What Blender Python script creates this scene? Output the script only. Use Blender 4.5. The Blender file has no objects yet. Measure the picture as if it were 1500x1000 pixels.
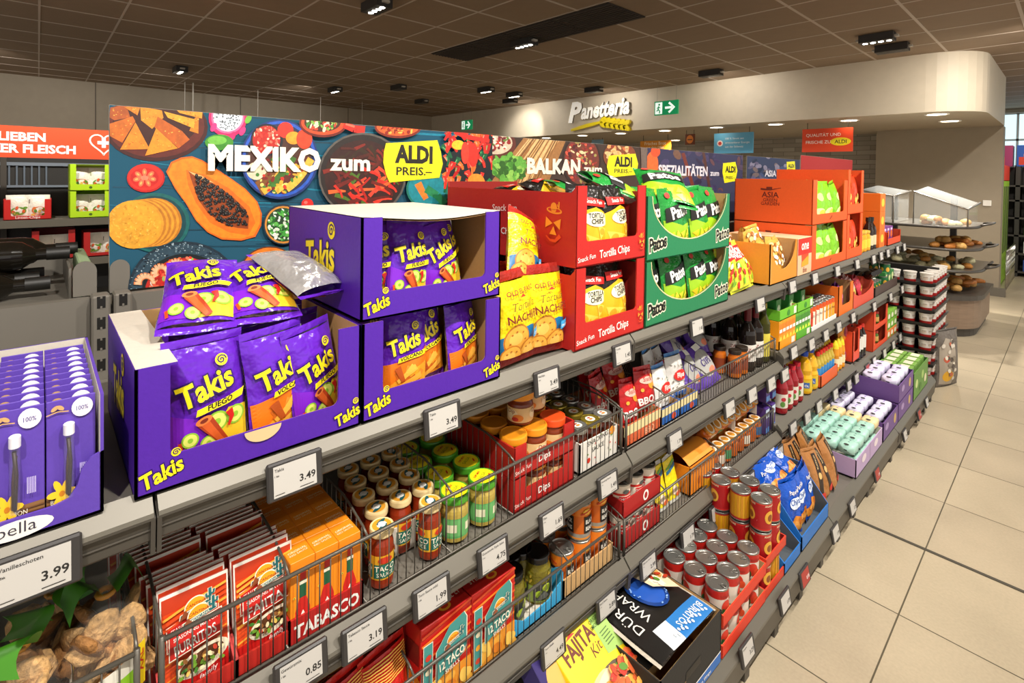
import bpy, bmesh, math, random
from math import sin, cos, pi, radians, sqrt, atan2
from mathutils import Vector, Matrix, Euler, noise
rnd = random.Random(7)
S = bpy.context.scene
COL = S.collection
# ------------------------------------------------------------------ camera
CAMZ = 1.69
_F, _CX, _CY = 757.72, 753.35, 268.27
_yaw, _pit, _rol = 0.826761732, 0.0180747697, 0.0146590835
_f = Vector((-sin(_yaw)*cos(_pit), cos(_yaw)*cos(_pit), -sin(_pit)))
_r0 = Vector((cos(_yaw), sin(_yaw), 0)); _u0 = _r0.cross(_f)
_r = cos(_rol)*_r0 + sin(_rol)*_u0; _u = -sin(_rol)*_r0 + cos(_rol)*_u0
cam = bpy.data.cameras.new('camera'); camo = bpy.data.objects.new('camera', cam); COL.objects.link(camo)
camo.matrix_world = Matrix(((_r.x, _u.x, -_f.x, 0), (_r.y, _u.y, -_f.y, 0), (_r.z, _u.z, -_f.z, CAMZ), (0, 0, 0, 1)))
cam.sensor_width = 36; cam.lens = _F/1500*36
cam.shift_x = (750-_CX)/1500; cam.shift_y = (_CY-500)/1500
cam.clip_start = .02; cam.clip_end = 100
S.camera = camo
# ------------------------------------------------------------------ world, exposure
w = bpy.data.worlds.new('world'); S.world = w; w.use_nodes = True
w.node_tree.nodes['Background'].inputs[0].default_value = (1.0, .95, .89, 1)
w.node_tree.nodes['Background'].inputs[1].default_value = .8
vs = S.view_settings
vs.view_transform = 'Standard'; vs.look = 'None'; vs.gamma = 1; vs.use_curve_mapping = False
vs.exposure = 0.25
def spot(x, y, z, tx, ty, tz, power, ang=100, blend=.7, rad=.035, col=(1, .945, .865)):
    l = bpy.data.lights.new('spot_light', 'SPOT'); l.energy = power; l.spot_size = radians(ang); l.spot_blend = blend
    l.shadow_soft_size = rad; l.color = col
    o = bpy.data.objects.new('spot_light', l); COL.objects.link(o); o.location = (x, y, z)
    o.rotation_euler = (Vector((tx, ty, tz))-Vector((x, y, z))).to_track_quat('-Z', 'Y').to_euler()
    return o
for yy in (-.6, .55, 1.7, 2.9, 4.1, 5.4):                       # the ceiling row over the aisle
    spot(.3, yy, 3.1, -1.0, yy+.05, .9, 150, 100)
spot(1.2, 1.0, 3.1, .2, 2.2, 0, 45, 110); spot(1.0, 6.5, 3.1, .1, 6.5, 0, 120, 110)
spot(-.17, 6.7, 3.1, -1.0, 8.6, 1.2, 150, 125, 1); spot(.4, 11.3, 3.1, -.5, 12.9, 1, 120, 110); spot(.6, 9.5, 3.1, .2, 10, 0, 90, 110)  # middle spot has no fixture, added to brighten the far dark shelves
for yy in (1.0, 2.8):
    spot(-1.44, yy, 3.1, -1.62, yy, 1.2, 25, 110)
# ------------------------------------------------------------------ materials
_mc = {}
def lin(h):
    c = [int(h[i:i+2], 16)/255 for i in (0, 2, 4)]
    return tuple(x/12.92 if x <= .04045 else ((x+.055)/1.055)**2.4 for x in c)+(1,)
def M(hx, r=.5, k='', em=0, al=1, me=0, tr=0):
    key = (hx, r, k, em, al, me, tr)
    if key in _mc: return _mc[key]
    m = bpy.data.materials.new('%s_%s' % (k or 'paint', hx)); m.use_nodes = True
    nt = m.node_tree; b = nt.nodes['Principled BSDF']; I = b.inputs
    I['Base Color'].default_value = lin(hx); I['Roughness'].default_value = r; I['Metallic'].default_value = me
    if em: I['Emission Color'].default_value = lin(hx); I['Emission Strength'].default_value = em
    if al < 1: I['Alpha'].default_value = al
    if tr: I['Transmission Weight'].default_value = tr
    def nz(scale, strength, dist, detail=2):
        tc = nt.nodes.new('ShaderNodeTexCoord'); n = nt.nodes.new('ShaderNodeTexNoise'); bp = nt.nodes.new('ShaderNodeBump')
        n.inputs['Scale'].default_value = scale; n.inputs['Detail'].default_value = detail
        bp.inputs['Strength'].default_value = strength; bp.inputs['Distance'].default_value = dist
        nt.links.new(tc.outputs['Object'], n.inputs['Vector']); nt.links.new(n.outputs['Fac'], bp.inputs['Height'])
        nt.links.new(bp.outputs['Normal'], I['Normal'])
        return tc, n
    def mott(n, a, c):
        mx = nt.nodes.new('ShaderNodeMix'); mx.data_type = 'RGBA'
        base = lin(hx); mx.inputs['A'].default_value = tuple(x*a for x in base[:3])+(1,); mx.inputs['B'].default_value = tuple(min(1, x*c) for x in base[:3])+(1,)
        nt.links.new(n.outputs['Fac'], mx.inputs['Factor']); nt.links.new(mx.outputs['Result'], I['Base Color'])
    if k == 'foil': nz(20, .75, .018, 3)
    elif k == 'card': tc, n = nz(120, .15, .002); mott(n, .93, 1.07)
    elif k == 'food': tc, n = nz(70, .8, .006, 4); mott(n, .45, 1.5)
    elif k == 'biscuit':
        tc, n = nz(110, 1, .006, 4); mott(n, .12, 2.0)
    elif k == 'print':
        tc, n = nz(75, 0, .001, 6); mott(n, .55, 1.42)
    elif k == 'wall': tc, n = nz(9, .05, .003); mott(n, .94, 1.06)
    elif k == 'grain':
        tc, n = nz(2.2, .03, .002, 6); mott(n, .82, 1.18)
    elif k == 'wood':
        tc, n = nz(6, .05, .002, 5); mp = nt.nodes.new('ShaderNodeMapping'); mp.inputs['Scale'].default_value = (1, 1, 9)
        nt.links.new(tc.outputs['Object'], mp.inputs['Vector']); nt.links.new(mp.outputs['Vector'], n.inputs['Vector']); mott(n, .75, 1.25)
    elif k == 'plank':
        tc, n = nz(14, .2, .002, 5); mp = nt.nodes.new('ShaderNodeMapping'); mp.inputs['Scale'].default_value = (1, .12, 1.6)
        nt.links.new(tc.outputs['Object'], mp.inputs['Vector']); nt.links.new(mp.outputs['Vector'], n.inputs['Vector']); mott(n, .25, 1.75)
    _mc[key] = m
    return m
WHITE = M('f2efe6', .5); BLACK = M('15130f', .5); STEEL = M('8a8478', .45, me=.35); DARKST = M('4a453e', .5, me=.2)
RAIL = M('686358', .42, me=.2); RAILF = M('4d4840', .45, me=.2); PANEL = M('6b665d', .55, 'wall'); CHROME = M('c9c6be', .18, me=1)
WIRE = M('5f5a51', .35, me=.4); CARDB = M('b98f5a', .8, 'card'); GLASS = M('eef4f2', .04, al=.22); KRAFTW = M('cdc5b7', .75, 'card')
# ------------------------------------------------------------------ geometry helpers
def ray(px, py):
    return _f + _r*((px-_CX)/_F) - _u*((py-_CY)/_F)
def at(px, py, X=None, Y=None, Z=None):
    """world point where the sight line of photograph pixel (px,py) meets a plane"""
    d = ray(px, py)
    t = X/d.x if X is not None else (Y/d.y if Y is not None else (Z-CAMZ)/d.z)
    return Vector((d.x*t, d.y*t, CAMZ+d.z*t))
class MB:
    def __init__(s): s.v = []; s.f = []; s.m = []; s.ms = []; s.sm = []
    def mi(s, m):
        if m not in s.ms: s.ms.append(m)
        return s.ms.index(m)
    def add(s, vs, fs, m, sm=False):
        o = len(s.v); s.v += [tuple(p) for p in vs]; i = s.mi(m)
        for f in fs: s.f.append([o+a for a in f]); s.m.append(i); s.sm.append(sm)
    def face(s, pts, m): s.add(pts, [list(range(len(pts)))], m)
    def box(s, x0, x1, y0, y1, z0, z1, m, top=None, skip=''):
        if x0 > x1: x0, x1 = x1, x0
        if y0 > y1: y0, y1 = y1, y0
        if z0 > z1: z0, z1 = z1, z0
        p = [(x, y, z) for z in (z0, z1) for y in (y0, y1) for x in (x0, x1)]
        s.add(p, [[0, 2, 3, 1], [0, 1, 5, 4], [1, 3, 7, 5], [3, 2, 6, 7], [2, 0, 4, 6]], m); s.add(p, [[4, 5, 7, 6]], top or m)
    def rbox(s, x0, x1, y0, y1, z0, z1, m, b=.004, seg=1):
        bm = bmesh.new(); bmesh.ops.create_cube(bm, size=1)
        for v in bm.verts: v.co = Vector((x0+(v.co.x+.5)*(x1-x0), y0+(v.co.y+.5)*(y1-y0), z0+(v.co.z+.5)*(z1-z0)))
        bmesh.ops.bevel(bm, geom=bm.edges[:], offset=b, segments=seg, profile=.5, affect='EDGES')
        bm.verts.index_update(); s.add([v.co[:] for v in bm.verts], [[v.index for v in f.verts] for f in bm.faces], m); bm.free()
    def grid(s, fn, nu, nv, m, sm=True, wrap=False):
        vs = [fn(i/nu, j/nv) for j in range(nv+1) for i in range(nu+(0 if wrap else 1))]
        n = nu if wrap else nu+1
        fs = [[j*n+i, j*n+(i+1) % n, (j+1)*n+(i+1) % n, (j+1)*n+i] for j in range(nv) for i in range(nu)]
        s.add(vs, fs, m, sm)
    def lathe(s, prof, m, seg=20, c=(0, 0, 0), sm=True, ax=None):
        """prof: (r,z[,mat]) from bottom to top"""
        for a, b in zip(prof[:-1], prof[1:]):
            vs = []; mm = b[2] if len(b) > 2 else m
            for p in (a, b):
                for i in range(seg): t = 2*pi*i/seg; vs.append((c[0]+p[0]*cos(t), c[1]+p[0]*sin(t), c[2]+p[1]))
            s.add(vs, [[i, (i+1) % seg, seg+(i+1) % seg, seg+i] for i in range(seg)], mm, sm)
    def tube(s, pts, r, m, seg=6, closed=False):
        pts = [Vector(p) for p in pts]; n = len(pts); vs = []
        for i, p in enumerate(pts):
            t = (pts[(i+1) % n if closed else min(i+1, n-1)]-pts[(i-1) % n if closed else max(i-1, 0)]).normalized()
            a = t.cross(Vector((0, 0, 1)) if abs(t.z) < .9 else Vector((1, 0, 0))).normalized(); b = t.cross(a)
            rr = r[i] if isinstance(r, (list, tuple)) else r
            vs += [p+(a*cos(2*pi*k/seg)+b*sin(2*pi*k/seg))*rr for k in range(seg)]
        fs = []
        for i in range(n if closed else n-1):
            j = (i+1) % n
            fs += [[i*seg+k, i*seg+(k+1) % seg, j*seg+(k+1) % seg, j*seg+k] for k in range(seg)]
        if not closed: fs += [list(range(seg))[::-1], [(n-1)*seg+k for k in range(seg)]]
        s.add(vs, fs, m, True)
    def prism(s, poly, fmap, h0, h1, m):
        n = len(poly); s.add([fmap(u, v, h0) for u, v in poly]+[fmap(u, v, h1) for u, v in poly],
            [list(range(n))[::-1], list(range(n, 2*n))]+[[i, (i+1) % n, n+(i+1) % n, n+i] for i in range(n)], m)
    def sweep(s, prof, y0, y1, m, mats=None):
        """(x,z) outline extruded along y"""
        n = len(prof); vs = [(x, y0, z) for x, z in prof]+[(x, y1, z) for x, z in prof]
        for i in range(n): s.add([vs[i], vs[(i+1) % n], vs[n+(i+1) % n], vs[n+i]], [[0, 1, 2, 3]], (mats or {}).get(i, m))
        s.add(vs, [list(range(n)), list(range(2*n-1, n-1, -1))], m)
    def mesh(s, name):
        me = bpy.data.meshes.new(name); me.from_pydata(s.v, [], s.f)
        for m in s.ms: me.materials.append(m)
        me.polygons.foreach_set('material_index', s.m); me.polygons.foreach_set('use_smooth', s.sm); me.update()
        return me
_tc = {}
def tgeo(t, bold, shear, res=2):
    k = (t, bold, shear)
    if k in _tc: return _tc[k]
    cu = bpy.data.curves.new('lettering', 'FONT'); cu.body = t; cu.size = 1; cu.offset = bold; cu.shear = shear; cu.resolution_u = res
    o = bpy.data.objects.new('lettering', cu); me = o.to_mesh()
    vs = [(v.co.x, v.co.y) for v in me.vertices]; fs = [list(p.vertices) for p in me.polygons]
    o.to_mesh_clear(); bpy.data.objects.remove(o); bpy.data.curves.remove(cu)
    xs = [v[0] for v in vs] or [0]; x0, x1 = min(xs), max(xs)
    _tc[k] = ([(x-x0, y) for x, y in vs], fs, x1-x0)
    return _tc[k]
class Pr:
    """flat print laid on a surface: fm(u,v,h) -> point at height h over the surface"""
    def __init__(s, mb, fm, h=.0006, step=.0003, sub=0): s.mb = mb; s.fm = fm; s.h = h; s.st = step; s.sub = sub
    def put(s, pts, fs, m):
        if s.sub:
            st = []; out = []
            for f in fs:
                if len(f) == 3: st.append(tuple(pts[i] for i in f))
                else:
                    from mathutils.geometry import tessellate_polygon as tp
                    st += [tuple(pts[f[i]] for i in t) for t in tp([[Vector((pts[i][0], pts[i][1], 0)) for i in f]])]
            while st:
                t = st.pop(); l = [(t[i][0]-t[(i+1) % 3][0])**2+(t[i][1]-t[(i+1) % 3][1])**2 for i in range(3)]; k = l.index(max(l))
                if l[k] > s.sub*s.sub:
                    A, B_, C_ = t[k], t[(k+1) % 3], t[(k+2) % 3]; m_ = ((A[0]+B_[0])/2, (A[1]+B_[1])/2); st += [(A, m_, C_), (m_, B_, C_)]
                else: out.append(t)
            ix = {}; pts = []; fs = []
            for t in out:
                f = []
                for q in t:
                    if q not in ix: ix[q] = len(pts); pts.append(q)
                    f.append(ix[q])
                fs.append(f)
        s.mb.add([s.fm(p[0], p[1], s.h) for p in pts], fs, m); s.h += s.st
    def poly(s, pts, m): s.put(pts, [list(range(len(pts)))], m)
    def rect(s, x0, y0, x1, y1, m): s.poly([(x0, y0), (x1, y0), (x1, y1), (x0, y1)], m)
    def ell(s, x, y, a, b, m, rot=0, n=20, a0=0, a1=2*pi):
        c, d = cos(rot), sin(rot); q = []
        for i in range(n if a1-a0 > 6.2 else n+1):
            t = a0+(a1-a0)*i/n; X, Y = a*cos(t), b*sin(t); q.append((x+X*c-Y*d, y+X*d+Y*c))
        s.poly(q, m)
    def line(s, pts, wd, m, taper=None):
        n = len(pts); L = []; R = []
        for i in range(n):
            a = pts[max(i-1, 0)]; b = pts[min(i+1, n-1)]; dx, dy = b[0]-a[0], b[1]-a[1]; l = sqrt(dx*dx+dy*dy) or 1
            w2 = (wd if taper is None else wd+(taper-wd)*i/(n-1))/2
            L.append((pts[i][0]-dy/l*w2, pts[i][1]+dx/l*w2)); R.append((pts[i][0]+dy/l*w2, pts[i][1]-dx/l*w2))
        s.put(L+R, [[i, i+1, n+i+1, n+i] for i in range(n-1)], m)
    def text(s, t, x, y, size, m, al='c', bold=.012, shear=0, rot=0, sx=1, out=None, ow=.05, fit=None):
        """baseline point (x,y); out = material of an outline; fit = wanted width"""
        for mm, b in (((out, bold+ow),) if out else ())+((m, bold),):
            vs, fs, wd = tgeo(t, b, shear)
            k = (fit/(wd*size)) if fit and mm is m or (fit and out) else sx
            if fit: k = fit/(tgeo(t, bold, shear)[2]*size)
            ox = {'c': -wd/2, 'l': 0, 'r': -wd}[al]; c, d = cos(rot), sin(rot)
            q = []
            for a, e in vs:
                X, Y = (a+ox)*size*k, e*size; q.append((x+X*c-Y*d, y+X*d+Y*c))
            s.put(q, fs, mm)
def planeX(X): return lambda y, z, h: (X+h, y, z)              # a face looking at the aisle
def planeYn(Y): return lambda x, z, h: (x, Y-h, z)             # a face looking towards -y, u = +x
def planeZ(Z): return lambda y, x, h: (-x, y, Z+h)             # a top face, v = away from the aisle
def cyl(r, cz=0, a0=0): return lambda u, v, h: ((r+h)*cos(a0+u/r), (r+h)*sin(a0+u/r), cz+v)   # label round a cylinder
# ------------------------------------------------------------------ scene objects
def link(o): COL.objects.link(o); return o
def put(name, spec, label, cat, loc=(0, 0, 0), rot=(0, 0, 0), group=None, sc=1):
    """spec: one mesh, or [(part name, mesh, [(sub-part name, mesh)...])...]"""
    if isinstance(rot, (int, float)): rot = (0, 0, rot)
    o = link(bpy.data.objects.new(name, spec if isinstance(spec, bpy.types.Mesh) else None))
    o.location = loc; o.rotation_euler = rot
    if sc != 1: o.scale = (sc,)*3 if isinstance(sc, (int, float)) else sc
    o['label'] = label; o['category'] = cat
    if group: o['group'] = group
    if not isinstance(spec, bpy.types.Mesh):
        o.empty_display_size = .02
        for p in spec: child(o, *p)
    return o
def child(o, name, me, subs=(), label=None):
    c = link(bpy.data.objects.new(name, me)); c.parent = o
    if label: c['label'] = label
    for p in subs or (): child(c, *p)
    return c
def struct(name, mb, label=None):
    o = link(bpy.data.objects.new(name, mb.mesh(name) if isinstance(mb, MB) else mb)); o['kind'] = 'structure'
    if label: o['label'] = label
    return o
ORD = ['first', 'second', 'third', 'fourth', 'fifth', 'sixth', 'seventh', 'eighth', 'ninth', 'tenth', 'eleventh', 'twelfth', 'thirteenth', 'fourteenth', 'fifteenth', 'sixteenth', 'seventeenth', 'eighteenth', 'nineteenth', 'twentieth']
# ================================================================== ROOM
# floor: square beige tiles
mb = MB(); mb.box(-13, 5, -4, 18, -.05, 0, M('b9a88c', .3))
fl = struct('floor', mb)
m = fl.data.materials[0].copy(); fl.data.materials[0] = m; nt = m.node_tree; b = nt.nodes['Principled BSDF']
tc = nt.nodes.new('ShaderNodeTexCoord'); mp = nt.nodes.new('ShaderNodeMapping'); br = nt.nodes.new('ShaderNodeTexBrick'); n1 = nt.nodes.new('ShaderNodeTexNoise'); n2 = nt.nodes.new('ShaderNodeTexNoise')
mp.inputs['Location'].default_value = (.429, -1.943, 0)
br.offset = 0; br.inputs['Scale'].default_value = 1; br.inputs['Mortar Size'].default_value = .0028; br.inputs['Mortar Smooth'].default_value = .1
br.inputs['Brick Width'].default_value = .517; br.inputs['Row Height'].default_value = .5165; br.inputs['Bias'].default_value = 0
br.inputs['Mortar'].default_value = lin('57503f'); br.inputs['Color1'].default_value = lin('b3a58b'); br.inputs['Color2'].default_value = lin('aa9c84')
n1.inputs['Scale'].default_value = 2.2; n1.inputs['Detail'].default_value = 5; n2.inputs['Scale'].default_value = 90; n2.inputs['Detail'].default_value = 3
mr = nt.nodes.new('ShaderNodeMapRange'); mr.inputs['From Min'].default_value = .3; mr.inputs['From Max'].default_value = .7; mr.inputs['To Min'].default_value = .84; mr.inputs['To Max'].default_value = 1.14
ad = nt.nodes.new('ShaderNodeMath'); ad.operation = 'MULTIPLY_ADD'; ad.inputs[1].default_value = .35
vm = nt.nodes.new('ShaderNodeVectorMath'); vm.operation = 'SCALE'
L = nt.links.new
L(tc.outputs['Object'], mp.inputs['Vector']); L(mp.outputs['Vector'], br.inputs['Vector']); L(tc.outputs['Object'], n1.inputs['Vector']); L(tc.outputs['Object'], n2.inputs['Vector'])
L(n2.outputs['Fac'], ad.inputs[0]); ad2 = nt.nodes.new('ShaderNodeMath'); ad2.operation = 'MULTIPLY_ADD'; ad2.inputs[1].default_value = .65
L(n1.outputs['Fac'], ad2.inputs[0]); L(ad.outputs[0], ad2.inputs[2]); ad.inputs[2].default_value = 0
L(ad2.outputs[0], mr.inputs['Value']); L(br.outputs['Color'], vm.inputs[0]); L(mr.outputs['Result'], vm.inputs['Scale']); L(vm.outputs['Vector'], b.inputs['Base Color'])
mb = MB(); mb.box(-.71, 3, 2.978, 2.994, 0, .0015, M('453f33', .7)); struct('trim_1', mb, 'dark expansion joint across the floor tiles')
CH = 3.2
mb = MB(); mb.box(-13, 5, -4, 18, CH, CH+.1, M('8b755e', .8, 'wall')); struct('ceiling', mb)
mb = MB(); g = M('b8a898', .5)
for k in range(-8, 18):
    x = -1.755-.692*k
    if x > -12: mb.box(x-.012, x+.012, -4, 18, CH-.004, CH+.01, g)
for k in range(-14, 22):
    y = 4.85+.605*k; mb.box(-12, 5, y-.009, y+.009, CH-.003, CH+.01, g)
struct('trim_2', mb, 'pale grid of the suspended ceiling')
mb = MB(); mb.box(-12, -11.82, -4, 18, 0, CH, M('a89c89', .7, 'wall'))
for y in (-1.6, .75, 3.1, 5.45): mb.box(-11.83, -11.815, y-.008, y+.008, 2, CH, M('6c6357', .7))
struct('wall_left', mb)
# deep shopfront box over the bakery with its rounded corner
fp = [(-11.82, 7.82), (-1.25, 7.82)]
for i in range(1, 9): t = pi/2*i/8; fp.append((-1.25+.52*sin(t), 8.34-.52*cos(t)))
fp += [(-.73, 10.4), (-2.3, 10.4), (-2.3, 11.2), (-11.82, 11.2)]
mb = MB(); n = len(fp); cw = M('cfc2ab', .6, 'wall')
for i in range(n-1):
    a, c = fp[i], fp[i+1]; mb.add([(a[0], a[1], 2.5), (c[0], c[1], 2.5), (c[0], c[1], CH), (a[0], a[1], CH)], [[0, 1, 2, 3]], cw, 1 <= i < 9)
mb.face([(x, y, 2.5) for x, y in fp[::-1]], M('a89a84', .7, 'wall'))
struct('wall_soffit', mb, 'cream bulkhead with rounded corner over the bakery')
mb = MB(); gw = M('9a8d78', .7, 'wall'); mb.box(-2.3, -.74, 10.4, 10.7, 0, 2.5, gw); struct('wall_bakery_end', mb, 'taupe wall at the end of the bakery')
mb = MB(); mb.box(-2.3, -.66, 10.32, 10.4, 0, .12, M('6d675c', .5)); struct('baseboard_right', mb)
# grey brick-tile wall of the bakery
mb = MB(); mb.box(-11.8, -2.3, 11.0, 11.2, 0, 2.5, M('7d766a', .6))
wb = struct('wall_back', mb); m = wb.data.materials[0].copy(); wb.data.materials[0] = m; nt = m.node_tree; L = nt.links.new
tc = nt.nodes.new('ShaderNodeTexCoord'); mp = nt.nodes.new('ShaderNodeMapping'); br = nt.nodes.new('ShaderNodeTexBrick'); mp.inputs['Rotation'].default_value = (pi/2, 0, 0)
for k, v in (('Scale', 1), ('Mortar Size', .004), ('Brick Width', .42), ('Row Height', .085), ('Bias', -.1)): br.inputs[k].default_value = v
br.inputs['Mortar'].default_value = lin('6a6459'); br.inputs['Color1'].default_value = lin('a8a092'); br.inputs['Color2'].default_value = lin('8a8274')
L(tc.outputs['Object'], mp.inputs['Vector']); L(mp.outputs['Vector'], br.inputs['Vector']); L(br.outputs['Color'], nt.nodes['Principled BSDF'].inputs['Base Color'])
mb = MB(); mb.box(-3, 4, 15.1, 15.2, 0, CH, gw); struct('wall_far', mb)
mb = MB(); mb.box(-1.6, 4, 15.0, 15.04, 1.5, 3.1, M('b9d6dd', .2, em=1.3))
for x in (-1.6, -.85, -.1, .6, 1.4): mb.box(x-.02, x+.02, 14.97, 15.05, 1.5, 3.1, M('cfd8d8', .4))
for z in (1.5, 2.0, 2.55, 3.1): mb.box(-1.6, 4, 14.97, 15.05, z-.02, z+.02, M('cfd8d8', .4))
struct('window_1', mb, 'bright bluish shop window at the far end of the aisle')
# recessed downlights in the bulkhead
dl = MB(); dl.lathe([(0, 0, WHITE), (.095, 0), (.115, .006), (.115, .03)], M('fff1da', .3, em=9), 20)
dlm = dl.mesh('downlight'); dr = MB(); dr.lathe([(.096, -.002), (.122, -.004), (.126, .012)], WHITE, 20); drm = dr.mesh('downlight_trim')
for i, (x, y, lab) in enumerate([(-1.18, 8.12, 'round ceiling downlight nearest the rounded bulkhead corner'), (-1.19, 9.16, 'round downlight set back above the taupe wall'), (-2.15, 8.26, 'round downlight above the orange hanging sign'), (-3.1, 8.2, 'round downlight between the blue and the orange signs'), (-4.0, 8.15, 'round downlight above the blue hanging sign'), (-4.97, 8.19, 'round downlight under the green exit sign'), (-5.94, 8.22, 'round downlight under the end of the bakery lettering'), (-6.87, 8.2, 'round downlight under the start of the bakery lettering'), (-7.99, 8.3, 'last round downlight before the bulkhead meets the wall'), (-6.1, 10.5, 'round downlight deep inside the bakery')]):
    o = put('downlight', [('lamp_lens', dlm), ('trim_ring', drm)], lab, 'ceiling light', (x, y, 2.5-.006), 0, 'downlights in the bakery bulkhead')
for x, y in ((-1.18, 8.6), (-3.1, 8.6), (-5.2, 8.8), (-7.3, 8.8)): spot(x, y, 2.45, x, y+.5, 0, 75, 120)
spot(-1.1, 7.95, 2.47, -1.05, 7.75, 0, 280, 100)
# four-cell ceiling spotlights
def spotmesh(lit):
    a = MB(); a.box(-.15, .15, -.075, .075, -.05, .03, M('2b2722', .5))
    for s in (-1, 1): a.box(s*.15, s*.185, -.03, .03, -.02, 0, M('b9b1a4', .4))
    b_ = MB()
    for k in range(4):
        x = -.105+.07*k; b_.lathe([(0, -.053), (.021, -.053), (.025, -.048)], M('fff6e6', .2, em=22) if lit else M('3a352e', .4), 14, (x, 0, 0))
    return [('housing', a.mesh('spotlight_housing')), ('lens', b_.mesh('spotlight_lens'))]
SL = spotmesh(True); SD = spotmesh(False)
for i, (x, y, lit, lab) in enumerate([(-4.22, 2.2, 1, 'lit four-cell ceiling spotlight at the top edge, nearest the vents'), (-4.22, 4.0, 1, 'lit four-cell spotlight just behind the dark ceiling vents'), (-9.03, 1.55, 1, 'lit four-cell spotlight above the corn chip plate of the banner'), (-9.09, 3.94, 1, 'lit four-cell spotlight above the price word of the banner'), (-1.44, 6.43, 1, 'lit four-cell spotlight near the rounded bulkhead'), (-7.1, 6.5, 1, 'small lit spotlight by the bakery wall near the exit sign'), (-7.06, 5.79, 1, 'small lit spotlight far down the ceiling before the exit sign'),
      (-1.43, 7.03, 0, 'dark spotlight turned to the bulkhead near its corner'), (-3.55, 7.03, 0, 'dark spotlight turned to the bulkhead above the exit sign'), (-5.67, 7.05, 0, 'dark spotlight turned to the bulkhead right above the bakery lettering'), (-7.79, 7.02, 0, 'dark spotlight turned to the bulkhead by the lit corner'), (-9.2, 5.83, 0, 'dark spotlight farthest down the ceiling over the wall corner'), (-8.0, 4.6, 0, 'dark spotlight behind the lit one over the banner price')]):
    o = put('ceiling_spotlight', SL if lit else SD, lab, 'ceiling light', (x, y, CH-.035), 0, 'four-cell ceiling spotlights')
    if not lit and y > 6.9 and x < -2: spot(x, y, CH-.1, x, 7.82, 2.65, 34, 140, rad=.06)
    if lit and x > -8: spot(x, y, CH-.1, x+.1, y, 0, 60, 100)
spot(-7.6, 6.9, 3.05, -8.1, 7.82, 2.6, 60, 60)
for y in (-.5, 1.5, 3.5): spot(-9.0, y, 3.1, -11.8, y, 1.6, 55, 95)
for y in (-.2, .8): spot(-5.0, y, 3.1, -6.1, y, 1.2, 110, 110)
# dark ventilation fields in the ceiling
x0s = -1.755-.692*3
for k in range(4):
    x1 = -1.755-.692*(1+k)-.69; y0 = 4.85-.605*2
    a = MB(); a.box(x1-.34, x1+.34, y0+.015, y0+.59, CH-.012, CH-.004, M('2d251e', .8))
    for j in range(12): a.box(x1-.33, x1+.33, y0+.03+.046*j, y0+.045+.046*j, CH-.02, CH-.011, M('3a3028', .7))
    put('ceiling_vent', a.mesh('ceiling_vent'), '%s dark ventilation panel of the ceiling row' % ['nearest', 'second', 'third', 'farthest'][k] + ' counted towards the far wall', 'vent', (0, 0, 0), 0, 'dark ceiling vents')
# exit signs
def exitsign(x, y, z, w_, hh, lab, face):
    a = MB(); a.box(-w_/2, w_/2, -.012, .012, 0, hh, M('0b8a52', .4, em=.5), M('e8efe8', .4))
    b_ = MB(); p = Pr(b_, planeYn(-.012), .001); W = M('f4fff6', .4, em=.7); k = hh
    p.rect(-w_*.46, hh*.08, -w_*.16, hh*.92, W); G = M('0b8a52', .4, em=.5)
    p.ell(-w_*.29, hh*.76, hh*.08, hh*.08, G); p.line([(-w_*.31, hh*.66), (-w_*.33, hh*.42), (-w_*.26, hh*.28), (-w_*.28, hh*.12)], hh*.1, G); p.line([(-w_*.33, hh*.42), (-w_*.4, hh*.28)], hh*.09, G); p.line([(-w_*.24, hh*.5), (-w_*.31, hh*.6), (-w_*.39, hh*.5)], hh*.07, G)
    p.rect(-w_*.04, hh*.42, w_*.26, hh*.58, W); p.line([(w_*.12, hh*.85), (w_*.34, hh*.5), (w_*.12, hh*.15)], hh*.16, W)
    c = MB()
    for s in (-1, 1): c.tube([(s*w_*.4, 0, hh), (s*w_*.4, 0, CH-z)], .002, STEEL, 4)
    put('exit_sign', [('sign_box', a.mesh('exit_box')), ('pictogram', b_.mesh('exit_pictogram')), ('suspension_wire', c.mesh('exit_wires'))], lab, 'exit sign', (x, y, z))
p = at(976, 168, Y=7.3); exitsign(p.x, 7.3, p.z, .42, .22, 'green emergency exit sign with arrow beside the bakery lettering', 1)
p = at(684, 190, Y=6.3); exitsign(p.x, 6.3, p.z, .34, .19, 'small green exit sign hanging by the far wall corner', 1)
# bakery lettering and its wheat ear
a = MB(); 
def thick(mb_, s, x, z, size, m, side, y, rot=0, shear=.0, bold=.03, sx=1):
    vs, fs, wd = tgeo(s, bold, shear)
    c, d = cos(rot), sin(rot); f = []
    for X, Y in vs: X *= size*sx; Y *= size; f.append((x+X*c-Y*d, z+X*d+Y*c))
    n_ = len(f); mb_.add([(q[0], y-.04, q[1]) for q in f], fs, m)
    ed = {}
    for t in fs:
        for i in range(len(t)): e = (t[i], t[(i+1) % len(t)]); ed[e] = 1
    for (i, j) in ed:
        if (j, i) not in ed: mb_.add([(f[i][0], y-.04, f[i][1]), (f[j][0], y-.04, f[j][1]), (f[j][0], y, f[j][1]), (f[i][0], y, f[i][1])], [[0, 1, 2, 3]], side)
    return wd*size*sx
LW = M('fbf6ea', .4, em=.25); LS = M('7d7468', .6)
p0 = at(834, 184, Y=7.8); p1 = at(926, 172, Y=7.8)
sl = (p1.z-p0.z)/(p1.x-p0.x)
thick(a, 'P', p0.x, p0.z+.07, .52, LW, LS, 7.8, .0, .25, .05)
thick(a, 'anetteria', p0.x+.33, p0.z+.11, .42, LW, LS, 7.8, .03, .28, .035, (p1.x-p0.x-.36)/(tgeo('anetteria', .035, .28)[2]*.42))
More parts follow.
